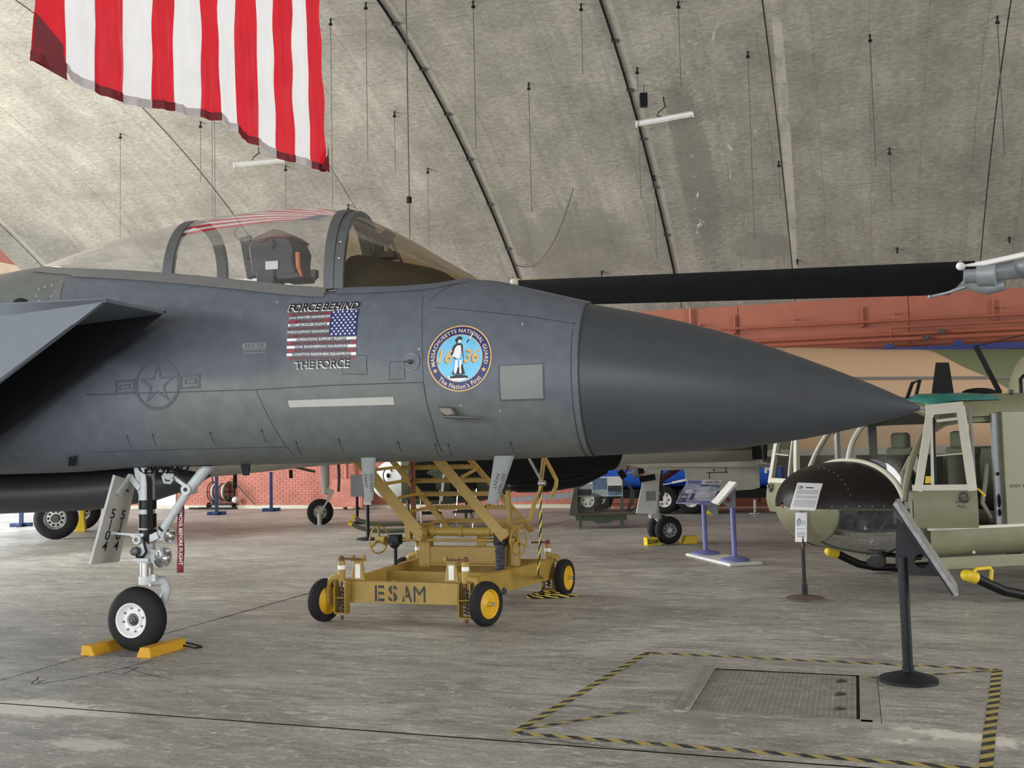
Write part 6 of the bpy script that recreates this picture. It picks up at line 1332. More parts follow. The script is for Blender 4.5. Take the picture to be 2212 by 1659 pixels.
mb = MB(); hubc = Vector((MX, 0, MZ + .1)); gd = (r0 - hubc).normalized(); mb.cyl(hubc, r0 + bdv * .15 + chv * .05, .13, .11, 20); mb.cyl(r0 - bdv * .02 + chv * .06, r0 - bdv * .22 + chv * .06, .15, n=20); hp(mb, 'blade_grip', 'hub_grey', smooth=45)
mb = MB(); mb.tube([r0 - bdv * .15 - chv * .10, r0 + bdv * .12 - chv * .12, r0 + bdv * .35 - chv * .22, r0 + bdv * .56 - chv * .28], [.035, .03, .022, .02], 8); mb.sphere(r0 + bdv * .57 - chv * .28, .03, 8, 6); hp(mb, 'drag_brace', 'hub_grey'); mb = MB(); mb.tube([r0 + bdv * .14 - chv * .02, r0 + bdv * .02 - chv * .12, r0 - bdv * .1 - chv * .16, r0 - bdv * .3 - chv * .12], [.07, .08, .09, .07], 10); hp(mb, 'pitch_horn', 'hub_grey')
mb = MB(); mb.tube([r0 + bdv * .18 + chv * .20, r0 - bdv * .1 + chv * .22, r0 - bdv * .6 + chv * .34], [.02, .035, .035], 8); mb.sphere(r0 + bdv * .16 + chv * .20, .06, 10, 8); hp(mb, 'stabiliser_bar', 'white_metal'); mb = MB(); mb.loft([[hubc - gd * (.3 + 6.9 * t_) + chv * (-a * .53) + tkv * (b_ * .53) for a, b_ in ((-.5, 0), (-.2, .06), (.5, .0), (-.2, -.06))] for t_ in (0, 1)]); hp(mb, 'rotor_blade', 'blade_black', smooth=30); mb = MB(); mb.sphere(hubc, (.28, .28, .16), 16, 10); hp(mb, 'rotor_hub', 'hub_grey')
# skids
for sg in (1, -1):
    path = [(.10, sg * 1.28, .285), (.02, sg * 1.28, .26), (-.10, sg * 1.29, .20), (-.28, sg * 1.3, .12), (-.5, sg * 1.3, .07), (-.8, sg * 1.3, .05), (-3.4, sg * 1.3, .05)]
    mb = MB(); mb.tube(path, .05, 14); hp(mb, 'skid', 'skid_black', smooth=60)
    mb = MB(); mb.tube([(.18, sg * 1.28, .30), (.13, sg * 1.28, .295), (.03, sg * 1.28, .265)], [.02, .058, .06], 12); mb.sphere((.14, sg * 1.28, .297), (.058, .058, .058), 12, 8); tipo = hp(mb, 'skid_tip', 'tip_yellow', smooth=60)
    if sg > 0: mb = MB(); mb.tube([(.08, 1.28, .31), (.02, 1.28, .355), (-.14, 1.28, .36), (-.16, 1.28, .33), (-.14, 1.28, .22)], .02, 8); mb.build('tip_handle', 'tip_yellow', tipo, smooth=60)
for x in (-1.0, -2.8):
    mb = MB(); mb.tube([(x, 1.3, .07), (x, 1.22, .16), (x, .9, .34), (x, .5, .42), (x, -.5, .42), (x, -.9, .34), (x, -1.22, .16), (x, -1.3, .07)], .04, 12); hp(mb, 'cross_tube', 'skid_black', smooth=60)
mb = MB(); mb.lathe([(0, -.10), (.07, -.10), (.10, -.06), (.105, 0), (.09, .02), (0, .03)], (.55, .35, .37), (.5, .6, -.6), 18); hp(mb, 'landing_light', 'dark_steel'); mb = MB(); mb.box((.15, .5, .40), (.08, .06, .05)); hp(mb, 'belly_drain', 'black_paint')
mb = MB(); mb.box((-.6, 1.1, .40), (1.9, .02, .12)); hp(mb, 'belly_fairing', 'olive')

# ================================================================== CAMOUFLAGED JET BEHIND
PF = Frame((2.48, 17.43), HA)
def camo_jet():
    m = bpy.data.materials.new('jungle_camo'); m.use_nodes = True; nt = m.node_tree; L = nt.links; b = nt.nodes['Principled BSDF']; tc = nn(nt, 'ShaderNodeTexCoord'); co = tc.outputs['Object']
    no = nn(nt, 'ShaderNodeTexNoise'); no.inputs['Scale'].default_value = .55; no.inputs['Detail'].default_value = 1.5; mp = nn(nt, 'ShaderNodeMapping'); mp.inputs['Location'].default_value = (3.1, 2.2, 5.0); L.new(co, mp.inputs[0]); L.new(mp.outputs[0], no.inputs['Vector'])
    sp = nn(nt, 'ShaderNodeSeparateXYZ'); L.new(co, sp.inputs[0])
    # tan forward and green aft of about x=-4.6, with a wavy edge
    a = nn(nt, 'ShaderNodeMath', operation='MULTIPLY_ADD'); L.new(no.outputs['Fac'], a.inputs[0]); a.inputs[1].default_value = 3.2; L.new(sp.outputs[0], a.inputs[2])
    z_ = nn(nt, 'ShaderNodeMath', operation='MULTIPLY_ADD'); L.new(sp.outputs[2], z_.inputs[0]); z_.inputs[1].default_value = -1.5; L.new(a.outputs[0], z_.inputs[2])
    g1 = nn(nt, 'ShaderNodeMath', operation='LESS_THAN'); L.new(z_.outputs[0], g1.inputs[0]); g1.inputs[1].default_value = -8.0
    g2 = nn(nt, 'ShaderNodeMath', operation='GREATER_THAN'); L.new(a.outputs[0], g2.inputs[0]); g2.inputs[1].default_value = .1
    lo = nn(nt, 'ShaderNodeMath', operation='MULTIPLY_ADD'); L.new(no.outputs['Fac'], lo.inputs[0]); lo.inputs[1].default_value = 1.4; L.new(sp.outputs[2], lo.inputs[2]); g3_ = nn(nt, 'ShaderNodeMath', operation='LESS_THAN'); L.new(lo.outputs[0], g3_.inputs[0]); g3_.inputs[1].default_value = 2.75
    mx = nn(nt, 'ShaderNodeMath', operation='MAXIMUM'); L.new(g1.outputs[0], mx.inputs[0]); L.new(g2.outputs[0], mx.inputs[1]); mx2 = nn(nt, 'ShaderNodeMath', operation='MAXIMUM'); L.new(mx.outputs[0], mx2.inputs[0]); L.new(g3_.outputs[0], mx2.inputs[1])
    x = nn(nt, 'ShaderNodeMix', data_type='RGBA'); L.new(mx.outputs[0], x.inputs[0]); x.inputs[6].default_value = (.60, .40, .245, 1); x.inputs[7].default_value = (.155, .18, .09, 1)
    bl_ = nn(nt, 'ShaderNodeMath', operation='LESS_THAN'); L.new(sp.outputs[2], bl_.inputs[0]); bl_.inputs[1].default_value = 1.55; y = nn(nt, 'ShaderNodeMix', data_type='RGBA'); L.new(bl_.outputs[0], y.inputs[0]); L.new(x.outputs[2], y.inputs[6]); y.inputs[7].default_value = (.42, .41, .36, 1); L.new(y.outputs[2], b.inputs['Base Color']); b.inputs['Roughness'].default_value = .55; MATS['jungle_camo'] = m
camo_jet()
mat('belly_grey', (.52, .51, .45), .5, var=.08); mat('olive_shade', (.052, .056, .032), .6, var=.1); mat('dark_band', (.16, .14, .12), .6); mat('white_gear', (.74, .75, .72), .45, var=.06)
pj = thing('camouflaged_jet', 'tan and green camouflaged fighter jet with black radome, parked behind the helicopter', 'aircraft', PF.O, HA)
def pp(mb, name, m='jungle_camo', p=None, bevel=0, smooth=45, label=None): return mb.build(name, m, p or pj, smooth=smooth, bevel=bevel, label=label)
PS = [(4.6, .02, 1.75, 1.79), (4.3, .18, 1.58, 1.98), (3.6, .42, 1.30, 2.25), (2.6, .60, 1.08, 2.45), (1.8, .68, 1.12, 2.58), (.8, .74, 1.26, 2.75), (0, .80, 1.27, 3.0), (-1.5, .90, 1.28, 3.25), (-2.5, .95, 1.28, 3.33), (-4.3, .98, 1.28, 3.30), (-7.4, 1.0, 1.26, 3.31), (-11, .8, 1.4, 3.1)]
pxs = [p[0] for p in reversed(PS)]
def pring(x, n=36, grow=0.0):
    w_, zb_, zt_ = (hermite(pxs, [q[k] for q in reversed(PS)], x) for k in (1, 2, 3)); zc = (zb_ + zt_) / 2; h_ = (zt_ - zb_) / 2; e = .75 if x < .8 else .95
    return [Vector((x, (w_ + grow) * math.copysign(abs(math.cos(a)) ** e, math.cos(a)), zc + (h_ + grow) * math.copysign(abs(math.sin(a)) ** e, math.sin(a)))) for a in [2 * math.pi * k / n for k in range(n)]]
mb = MB(); mb.loft([pring(.86 - (11.86) * k / 40) for k in range(41)]); pp(mb, 'fuselage'); mb = MB(); mb.loft([pring(4.6 - 3.72 * k / 20) for k in range(21)]); pp(mb, 'radome', 'black_matte', label='matt black radome')
mb = MB(); mb.loft([[Vector((x, r_ * math.cos(a), zc + r_ * math.sin(a))) for a in [2 * math.pi * k / 20 for k in range(20)]] for x, r_, zc in ((2.66, .01, 1.06), (2.62, .08, 1.06), (2.5, .12, 1.06), (2.0, .14, 1.07), (1.4, .14, 1.14), (.95, .08, 1.28))]); pp(mb, 'chin_pod', 'black_paint', label='black sensor pod under the radome')
for y in (.86, -.86):                                  # intake boxes and dark join line
    mb = MB(); mb.loft([[Vector((x, y * (1 if k else .85) * (1 + o), z)) for z, k, o in ((1.32, 1, 0), (1.32, 1, .45), (1.7, 1, .55), (2.3, 1, .5), (2.68, 1, .35), (2.72, 1, 0))] for x in (-1.35, -3, -8)]); pp(mb, 'intake', 'jungle_camo'); 
    mb = MB(); mb.box((-5.2, y * 1.36, 2.71), (7.6, .03, .05)); mb.build('intake_seam', 'dark_band', pj)
    mb = MB(); mb.box((-1.32, y * 1.25, 1.95), (.02, .46, 1.1)); mb.build('intake_mouth', 'black_matte', pj)
mb = MB(); mb.loft([[Vector((x, w_ * math.cos(a), zt_ + h_ * math.sin(a))) for a in [math.pi * k / 12 for k in range(13)]] for x, w_, h_, zt_ in ((1.9, .05, .02, 2.55), (1.3, .35, .35, 2.62), (.6, .42, .62, 2.70), (-.8, .44, .60, 2.9), (-1.8, .36, .35, 3.0), (-2.4, .1, .1, 3.25))]); pp(mb, 'canopy', 'chin_glass')
mb = MB()
for sg in (1, -1): mb.prism([(-3.2, 1.0), (-7.6, 5.0), (-8.8, 5.0), (-8.6, 1.0)], (0, 0, 1.48), (1, 0, 0), (0, sg, 0), .10)
pp(mb, 'wing'); mb = MB(); mb.prism([(-8.0, 3.2), (-10.6, 4.9), (-11.3, 4.9), (-11.0, 3.0)], (0, 0, 0), (1, 0, 0), (0, 0, 1), .08); pp(mb, 'tail_fin')
mb = MB(); mb.prism([(-.06, 1.33), (-1.42, 1.33), (-1.42, .93), (-1.28, .90), (-.14, .88), (-.10, 1.22)], (0, .85, 0), (1, 0, 0), (0, 0, 1), .03); dp = pp(mb, 'belly_door', 'belly_grey', bevel=.006, label='grey belly door hanging open'); mb = MB(); mb.box((-.66, .868, 1.20), (.38, .004, .012)); mb.box((-.52, .868, 1.15), (.012, .004, .10)); mb.box((-.82, .868, 1.25), (.012, .004, .14)); mb.cyl((-.6, .868, 1.24), (-.6, .872, 1.24), .014); mb.build('door_latch', 'jet_dark', dp)
mb = MB(); mb.prism([(-.9, 1.28), (-2.9, 1.28), (-2.9, 1.40), (.6, 1.34)], (0, .92, 0), (1, 0, 0), (0, 0, 1), .04); pp(mb, 'belly_strake', 'belly_grey'); mb = MB(); mb.prism([(-1.30, 1.36), (-2.15, 1.20), (-2.6, 1.30), (-2.6, 2.0), (-1.25, 2.0)], (0, 1.25, 0), (1, 0, 0), (0, 0, 1), .05); pp(mb, 'intake_lower_side', 'olive_shade')  # dark olive plate: shadow on the camouflaged side put into its colour
mb = MB(); mb.loft([[Vector((x, 2.6 + .12 * math.cos(a), 1.12 + .16 * math.sin(a) * r_)) for a in [2 * math.pi * k / 16 for k in range(16)]] for x, r_ in ((-1.62, .02), (-1.7, .4), (-1.95, .85), (-2.4, 1), (-5, 1))]); pp(mb, 'wing_tank', 'belly_grey')
# nose gear with twin wheels, door and lamps
def twheel(parent, c, axd, r_, wd, hubm, name='tyre', holes=0):
    mb = MB(); mb.lathe([(r_ * .52, -wd * .9), (r_ * .75, -wd), (r_ * .93, -wd * .8), (r_, -wd * .35), (r_, wd * .35), (r_ * .93, wd * .8), (r_ * .75, wd), (r_ * .52, wd * .9)], c, axd, 32); ty = mb.build(name, 'rubber', parent, smooth=50)
    mb = MB(); mb.lathe([(0, wd * .55), (r_ * .16, wd * .6), (r_ * .18, wd * .35), (r_ * .42, wd * .3), (r_ * .48, wd * .75), (r_ * .54, wd * .85)], c, axd, 28); mb.lathe([(0, -wd * .55), (r_ * .16, -wd * .6), (r_ * .18, -wd * .35), (r_ * .42, -wd * .3), (r_ * .48, -wd * .75), (r_ * .54, -wd * .85)], c, axd, 28); hb = mb.build('wheel_rim', hubm, ty, smooth=40)
    ax_ = Vector(axd).normalized(); u_ = ax_.cross(Vector((0, 0, 1))).normalized(); v_ = ax_.cross(u_)
    for k in range(holes):
        a = 2 * math.pi * k / holes; p = Vector(c) + (u_ * math.cos(a) + v_ * math.sin(a)) * r_ * .33; mb = MB(); mb.cyl(p + ax_ * wd * .42, p - ax_ * wd * .42, r_ * .055, n=10); mb.build('rim_hole', 'black_matte', ty)
    return ty
for y in (.17, -.17): twheel(pj, (-.06, y, .235), (0, 1, 0), .235, .075, 'hub_grey', holes=8)
mb = MB(); mb.cyl((-.06, -.24, .235), (-.06, .24, .235), .04); mb.tube([(-.06, 0, .24), (.02, 0, .40), (.10, 0, .50)], [.05, .06, .07], 12); mb.cyl((.08, 0, .46), (.08, 0, 1.35), .055); mb.cyl((.08, 0, .75), (.08, 0, 1.3), .075); mb.bar((.20, 0, .46), (.06, 0, .52), .10, .06); pp(mb, 'nose_strut', 'gear_white'); mb = MB(); mb.bar((.0, .05, .72), (-.02, .05, 1.25), .04, .05, (0, 1, 0)); mb.sphere((.02, .09, .85), .06, 10, 8); pp(mb, 'gear_link', 'dark_steel'); mb = MB(); mb.bar((-.04, 0, 1.1), (-.30, 0, 1.3), .05, .05); pp(mb, 'gear_link', 'dark_steel')
mb = MB(); mb.prism([(.34, 1.29), (.06, 1.29), (.17, .52), (.53, .54)], (0, .22, 0), (1, 0, 0), (0, 0, 1), .025); gd_ = pp(mb, 'nose_gear_door', 'white_gear', bevel=.005); mb = MB(); mb.box((.30, .235, .82), (.09, .004, .16)); mb.box((.21, .235, .82), (.07, .004, .16)); mb.build('door_stencil', 'hub_grey', gd_)
for (a, c) in (((.44, .25, 1.34), (.42, .25, 1.20)), ((.46, .25, 1.10), (.20, .30, 1.14)), ((.86, .4, 1.26), (.78, .4, 1.14))): mb = MB(); mb.bar(a, c, .03, .10); pp(mb, 'aerial', 'black_paint')
mb = MB(); mb.bar((.78, .62, 1.34), (.84, .62, 1.22), .012, .03); pp(mb, 'safety_streamer', 'print_red'); mb = MB(); mb.bar((-.02, -.1, 1.02), (-.55, -.1, 1.34), .05, .06); pp(mb, 'gear_brace', 'ribbon_red')
mb = MB(); mb.prism([(.45, 1.26), (-3.2, 1.26), (-3.2, 1.37), (.9, 1.37)], (0, .80, 0), (1, 0, 0), (0, 0, 1), .06); pp(mb, 'belly_edge', 'belly_grey')
for x, dy, lab, txt in ((.20, .28, 'yellow chock in front of the camouflaged jet nose wheel, stencilled with letters', 'ESAM'), (-.36, .28, 'yellow chock behind the camouflaged jet nose wheel', '')):
    O3 = PF.O + PF.f * x + PF.l * .20; t = thing('wheel_chock', lab, 'wheel chock', O3, HA, 'yellow chocks at the camouflaged jet nose wheel'); mb = MB(); sg = 1 if x > 0 else -1; mb.prism([(-.09 * sg, 0), (.17 * sg, 0), (.17 * sg, .13), (-.02 * sg, .13)], (0, 0, 0), (1, 0, 0), (0, 0, 1), .16); mb.build('block', 'tip_yellow', t, bevel=.006, smooth=0)
    if txt: mb = MB(); put_text(mb, txt, (0, 1, 0, 1), flat((.15, .083, .03), (-.18, 0, 0), (0, 0, .075)), 0, .02); mb.build('lettering', 'print_black', t, smooth=0)

# ================================================================== PALE JET BEHIND THE NOSE GEAR
JA = R(12); JF = Frame((-9.72, 22.34), JA)
mat('jet_pale', (.42, .41, .37), .5, var=.12, scale=3); mat('alu', (.5, .5, .48), .35, metal=.6, var=.15)
gj = thing('pale_jet', 'pale grey jet standing at the back, seen under the grey fighter belly', 'aircraft', JF.O, JA)
def gp(mb, name, m='jet_pale', bevel=0, smooth=45): return mb.build(name, m, gj, smooth=smooth, bevel=bevel)
GS = [(8.6, .02, 1.75, 1.80), (8.0, .25, 1.52, 2.1), (7.0, .45, 1.42, 2.4), (5.5, .60, 1.36, 2.65), (3.5, .70, 1.20, 2.85), (1.5, .75, 1.10, 2.9), (-1, .75, 1.12, 2.9), (-4, .6, 1.3, 2.8)]
gxs = [p[0] for p in reversed(GS)]; rr = []
for k in range(36):
    x = 8.6 - 12.6 * k / 35; w_, zb_, zt_ = (hermite(gxs, [q[i] for q in reversed(GS)], x) for i in (1, 2, 3)); rr.append([Vector((x, w_ * math.copysign(abs(math.cos(a)) ** .8, math.cos(a)), (zb_ + zt_) / 2 + (zt_ - zb_) / 2 * math.copysign(abs(math.sin(a)) ** .8, math.sin(a)))) for a in [2 * math.pi * q / 30 for q in range(30)]])
mb = MB(); mb.loft(rr); gp(mb, 'fuselage'); mb = MB()
for sg in (1, -1): mb.prism([(3.0, .5), (-1.2, 4.6), (-2.2, 4.6), (-1.6, .5)], (0, 0, 1.35), (1, 0, 0), (0, sg, 0), .12)
gp(mb, 'wing'); mb = MB(); mb.prism([(-2.6, 2.8), (-4.2, 4.4), (-5.0, 4.4), (-4.2, 2.6)], (0, 0, 0), (1, 0, 0), (0, 0, 1), .08); gp(mb, 'tail_fin')
mb = MB(); mb.loft([[Vector((x, .35 * h_ * math.cos(a), 2.6 + .5 * h_ * math.sin(a))) for a in [math.pi * k / 10 for k in range(11)]] for x, h_ in ((6.4, .1), (5.6, .8), (4.6, 1), (3.2, .5), (2.4, .1))]); gp(mb, 'canopy', 'chin_glass')
for y in (-1.24, 1.24):
    twheel(gj, (0, y, .43), (0, 1, 0), .43, .12, 'alu', holes=10); mb = MB(); mb.cyl((0, y * .9, .43), (0, y * .75, 1.4), .07); mb.cyl((0, y, .43), (0, y * .85, .43), .06); gp(mb, 'main_strut', 'gear_white')
    mb = MB(); mb.lathe([(0, .13), (.08, .13), (.09, .06)], (0, y - .02 if y < 0 else y, .43), (0, -1, 0), 12); gp(mb, 'hub_cap', 'dark_steel')
nx_ = 5.38; twheel(gj, (nx_, 0, .30), (0, 1, 0), .30, .09, 'alu', holes=6)
mb = MB(); mb.cyl((nx_ + .12, -.02, .90), (nx_ + .12, -.02, 1.6), .10); mb.cyl((nx_ + .12, -.02, .70), (nx_ + .12, -.02, .92), .085); mb.bar((nx_ + .14, -.14, .80), (nx_ + .30, -.14, .74), .05, .12); mb.bar((nx_ + .30, -.14, .76), (nx_, -.14, .30), .04, .11, (0, 1, 0)); mb.bar((nx_ + .28, .14, .76), (nx_, .14, .30), .04, .11, (0, 1, 0)); mb.cyl((nx_, -.18, .30), (nx_, .18, .30), .05); gp(mb, 'nose_strut', 'jet_pale'); mb = MB(); mb.tube([(nx_ + .42, .05, 1.5), (nx_ + .44, .05, 1.1), (nx_ + .42, .05, .75)], .035, 8); gp(mb, 'gear_link', 'dark_steel'); mb = MB(); mb.bar((nx_ - .1, 0, 1.22), (nx_ - .7, 0, 1.38), .05, .06); gp(mb, 'gear_link', 'dark_steel')
mb = MB(); mb.cyl((nx_ - .02, -.28, 0.0), (nx_ - .02, -.28, .28), .05); mb.box((nx_, -.2, .01), (.9, .3, .02)); gp(mb, 'tie_down', 'jet_pale')
def pxj(px_, py_, off): return JF.p3(px_, py_, off)
for (a, c) in (((508, 1025), (508, 1055)), ((628, 1015), (629, 1033))): mb = MB(); mb.bar(pxj(*a, -.5), pxj(*c, -.5), .08, .12, (0, 1, 0)); gp(mb, 'aerial', 'black_paint')
P3 = JF.O - JF.l * 1.5 + JF.f * .55; 
t = thing('wheel_chock', 'yellow chock between the main wheels of the pale jet', 'wheel chock', JF.O + JF.l * .75 + JF.f * .10, JA); mb = MB(); mb.prism([(-.12, 0), (.10, 0), (.06, .5), (.0, .5)], (0, 0, 0), (1, 0, 0), (0, 0, 1), .2); mb.build('block', 'tip_yellow', t, bevel=.005)

# ================================================================== POSTS, HOSE REEL AND WALL FITTINGS AT THE LEFT
mat('post_blue', (.02, .055, .17), .4, var=.08)
def post(px_, py_, label, h=1.05):
    P = gnd(px_, py_); t = thing('barrier_post', label, 'barrier post', (P.x, P.y, 0), R(12), 'dark blue square barrier posts'); mb = MB(); mb.box((0, 0, .06 + h / 2), (.09, .09, h)); mb.build('post', 'post_blue', t, bevel=.006)
    for a in (0, 90): mb = MB(); mb.box((0, 0, .045), (.52, .14, .09), Matrix.Rotation(R(a), 3, 'Z')); mb.build('foot', 'post_blue', t, bevel=.02)
    mb = MB(); mb.box((0, 0, .06 + h), (.10, .10, .02)); mb.build('cap', 'post_blue', t)
post(468, 1112, 'dark blue barrier post right beside the hose reel'); post(586, 1104, 'dark blue barrier post standing alone before the brick wall'); post(46, 1137, 'dark blue barrier post at the far left behind the big wheel')
P = gnd(478, 1099); t = thing('hose_reel', 'wheeled hose reel with striped hose against the brick wall', 'hose reel', (P.x, P.y, 0), -PHI)
mat('hose_red', (.35, .06, .06), .6, var=.3); mat('reel_green', (.04, .07, .03), .5)
for x in (-.30, .30): mb = MB(); mb.tube(circ((x, 0, .52), (0, 1, 0), (0, 0, 1), .30, 24), .02, 6, closed=True); mb.bar((x, -.3, .52), (x, .3, .52), .02, .04); mb.bar((x, 0, .22), (x, 0, .82), .02, .04); mb.build('reel_flange', 'reel_green', t)
for k in range(9): mb = MB(); mb.tube(circ((-.25 + .062 * k, 0, .52), (0, 1, 0), (0, 0, 1), .25 - .01 * (k % 2), 20), .03, 6, closed=True); mb.build('hose_turn', ['hose_red', 'print_white', 'reel_green'][k % 3], t)
mb = MB(); mb.tube([(.35, .1, .10), (.42, .15, 1.0), (.40, .15, 1.15), (-.40, .15, 1.15), (-.42, .15, 1.0), (-.35, .1, .10)], .018, 6); mb.bar((-.4, -.1, .14), (.4, -.1, .14), .04, .04); mb.bar((-.4, .1, .14), (.4, .1, .14), .04, .04); mb.build('frame', 'black_paint', t)
for x in (-.45, .45): mb = MB(); mb.lathe([(0, .03), (.05, .03), (.08, .03), (.10, .02), (.10, -.02), (.08, -.03), (0, -.03)], (x, 0, .10), (1, 0, 0), 16); mb.build('wheel', 'rubber', t)
mb = MB(); mb.tube([(-.3, -.2, .04), (-.6, -.3, .03), (-1.0, -.2, .03), (-.7, -.05, .03), (-.2, -.25, .03), (.3, -.3, .03), (.7, -.2, .03)], .03, 6); mb.build('loose_hose', 'black_paint', t)
s_, z = wall_pt(508, 1080, .3); o = MB(); o.sphere((0, 0, 0), .10, 12, 8); o.cyl((0, 0, 0), (0, .28, 0), .05); o = tag(o.build('wall_bell', 'white_paint'), 'white round fitting on the brick wall right of the hose reel', 'wall fitting'); o.location = B(s_, DW - .3, z); o.rotation_euler = (0, 0, -PHI)
a, c = wall_pt(500, 1035, .2), wall_pt(549, 1093, .2); t = thing('wall_conduit', 'thin dark conduit slanting down the brick wall', 'conduit', B(a[0], DW - .19, 0), -PHI); mb = MB(); mb.cyl((0, 0, a[1]), (c[0] - a[0], 0, c[1] + .05), .02); mb.build('conduit', 'dark_steel', t)
a = wall_pt(748, 1000, .3); t = thing('downpipe', 'salmon painted downpipe on the brick wall left of the yellow stand', 'pipe', B(a[0], DW - .3, 0), -PHI); mb = MB(); mb.cyl((0, 0, 2.4), (0, 0, .55), .06); mb.cyl((0, 0, 1.35), (0, 0, 1.27), .09); mb.build('pipe', 'brick_red_lit', t)
a = wall_pt(761, 1070, .5); t = thing('electric_cabinet', 'salmon painted electrical cabinet low on the wall behind the yellow stand', 'cabinet', B(a[0], DW - .62, 0), -PHI); mb = MB(); mb.box((0, 0, .48), (.95, .36, .80)); mb.build('cabinet', 'brick_red_lit', t, bevel=.01); mb = MB(); mb.box((0, -.185, .48), (.85, .01, .70)); mb.build('cabinet_door', 'brick_red_lit', t, bevel=.004); mb = MB(); mb.box((-.2, .05, .05), (.05, .2, .1)); mb.box((.2, .05, .05), (.05, .2, .1)); mb.build('cabinet_foot', 'brick_red_lit', t)

# ================================================================== SIGN STANDS
mat('placard_white', (.82, .83, .84), .4, var=.02); mat('sign_blue', (.16, .18, .42), .42, var=.06); mat('sign_grey', (.30, .33, .36), .45); mat('sign_black', (.014, .016, .019), .45, var=.15, spec=.25); mat('stand_rust', (.11, .085, .07), .6, var=.2); mat('base_white', (.74, .74, .72), .5); mat('acrylic_edge', (.28, .28, .29), .25, var=.3, scale=20); mat('txt_grey', (.30, .31, .33), .6); mat('txt_blue', (.10, .28, .42), .6)
def disc_base(mb, r_, h_): mb.lathe([(0, 0), (r_, 0), (r_, .022), (r_ * .95, .03), (r_ * .35, h_), (r_ * .22, h_ + .005), (0, h_ + .005)], (0, 0, 0), (0, 0, 1), 40)
# foreground lectern sign
P = gnd(1963, 1472); FS = Frame((P.x, P.y), R(-22.5)); t = thing('sign_stand', 'black pedestal sign stand seen from the side, nearest the camera on the floor', 'sign stand', (P.x, P.y, 0), R(-22.5))
mb = MB(); disc_base(mb, .195, .065); mb.build('base', 'sign_black', t, smooth=35); q = lambda x, y, o=0.0: FS.p3(x, y, o)
mb = MB(); mb.cyl((0, 0, .06), (-.005, 0, .86), .034, n=20); mb.cyl((0, 0, .06), (0, 0, .10), .04); mb.build('pole', 'sign_black', t)
pl = [q(1932, 1090), q(1945, 1084), q(2075, 1272), q(2062, 1278)]; A3, B3 = q(1935, 1082), q(2066, 1276); d3 = (B3 - A3)
# bracket plate with a round hole
outl = [q(1937, 1117), q(1934, 1215), q(1937, 1228), q(1946, 1238), q(1960, 1242), q(2042, 1245), q(2038, 1238)]
hole = circ(q(1990, 1212), (1, 0, 0), (0, 0, 1), .048, 20)
cen = q(1990, 1212); vs = []; nO = 40
per = []
full = outl + [q(1937, 1117)]
Ls = [(full[i + 1] - full[i]).length for i in range(len(full) - 1)]; tot = sum(Ls)
for k in range(nO):
    d_ = tot * k / nO; i = 0
    while d_ > Ls[i]: d_ -= Ls[i]; i += 1
    per.append(full[i].lerp(full[i + 1], d_ / Ls[i]))
def ang_of(p): return math.atan2(p.z - cen.z, p.x - cen.x)
per.sort(key=ang_of); hol = [cen + Vector((math.cos(ang_of(p)), 0, math.sin(ang_of(p)))) * .048 for p in per]
mb = MB()
for sg in (-1, 1):
    o_ = Vector((0, sg * .012, 0)); mb.add([p + o_ for p in per] + [p + o_ for p in hol], [(k, (k + 1) % nO, nO + (k + 1) % nO, nO + k) for k in range(nO)])
mb.add([p + V(0, -.012, 0) for p in per] + [p + V(0, .012, 0) for p in per], [(k, (k + 1) % nO, nO + (k + 1) % nO, nO + k) for k in range(nO)]); mb.add([p + V(0, -.012, 0) for p in hol] + [p + V(0, .012, 0) for p in hol], [(k, (k + 1) % nO, nO + (k + 1) % nO, nO + k) for k in range(nO)])
mb.build('bracket', 'sign_black', t, smooth=0)
mb = MB(); dn = d3.normalized(); up3 = dn.cross(Vector((0, 1, 0))); up3 = up3 if up3.z > 0 else -up3
rot = Matrix((dn, Vector((0, 1, 0)), up3)).transposed(); cp = (A3 + B3) / 2
mb.box(cp, (d3.length, .50, .028), rot); pan = mb.build('sign_panel', 'acrylic_edge', t, smooth=0, bevel=.004); mb = MB(); mb.box(cp - up3 * .022, (d3.length * .96, .46, .012), rot); mb.build('backing', 'sign_black', t); mb = MB(); mb.box(cp + up3 * .0155, (d3.length * .94, .47, .003), rot); mb.build('sign_sheet', 'acrylic_edge', pan)
mb = MB(); mb.sphere(q(1958, 1233, -.014), .006, 8, 6); mb.build('bolt', 'steel', t)
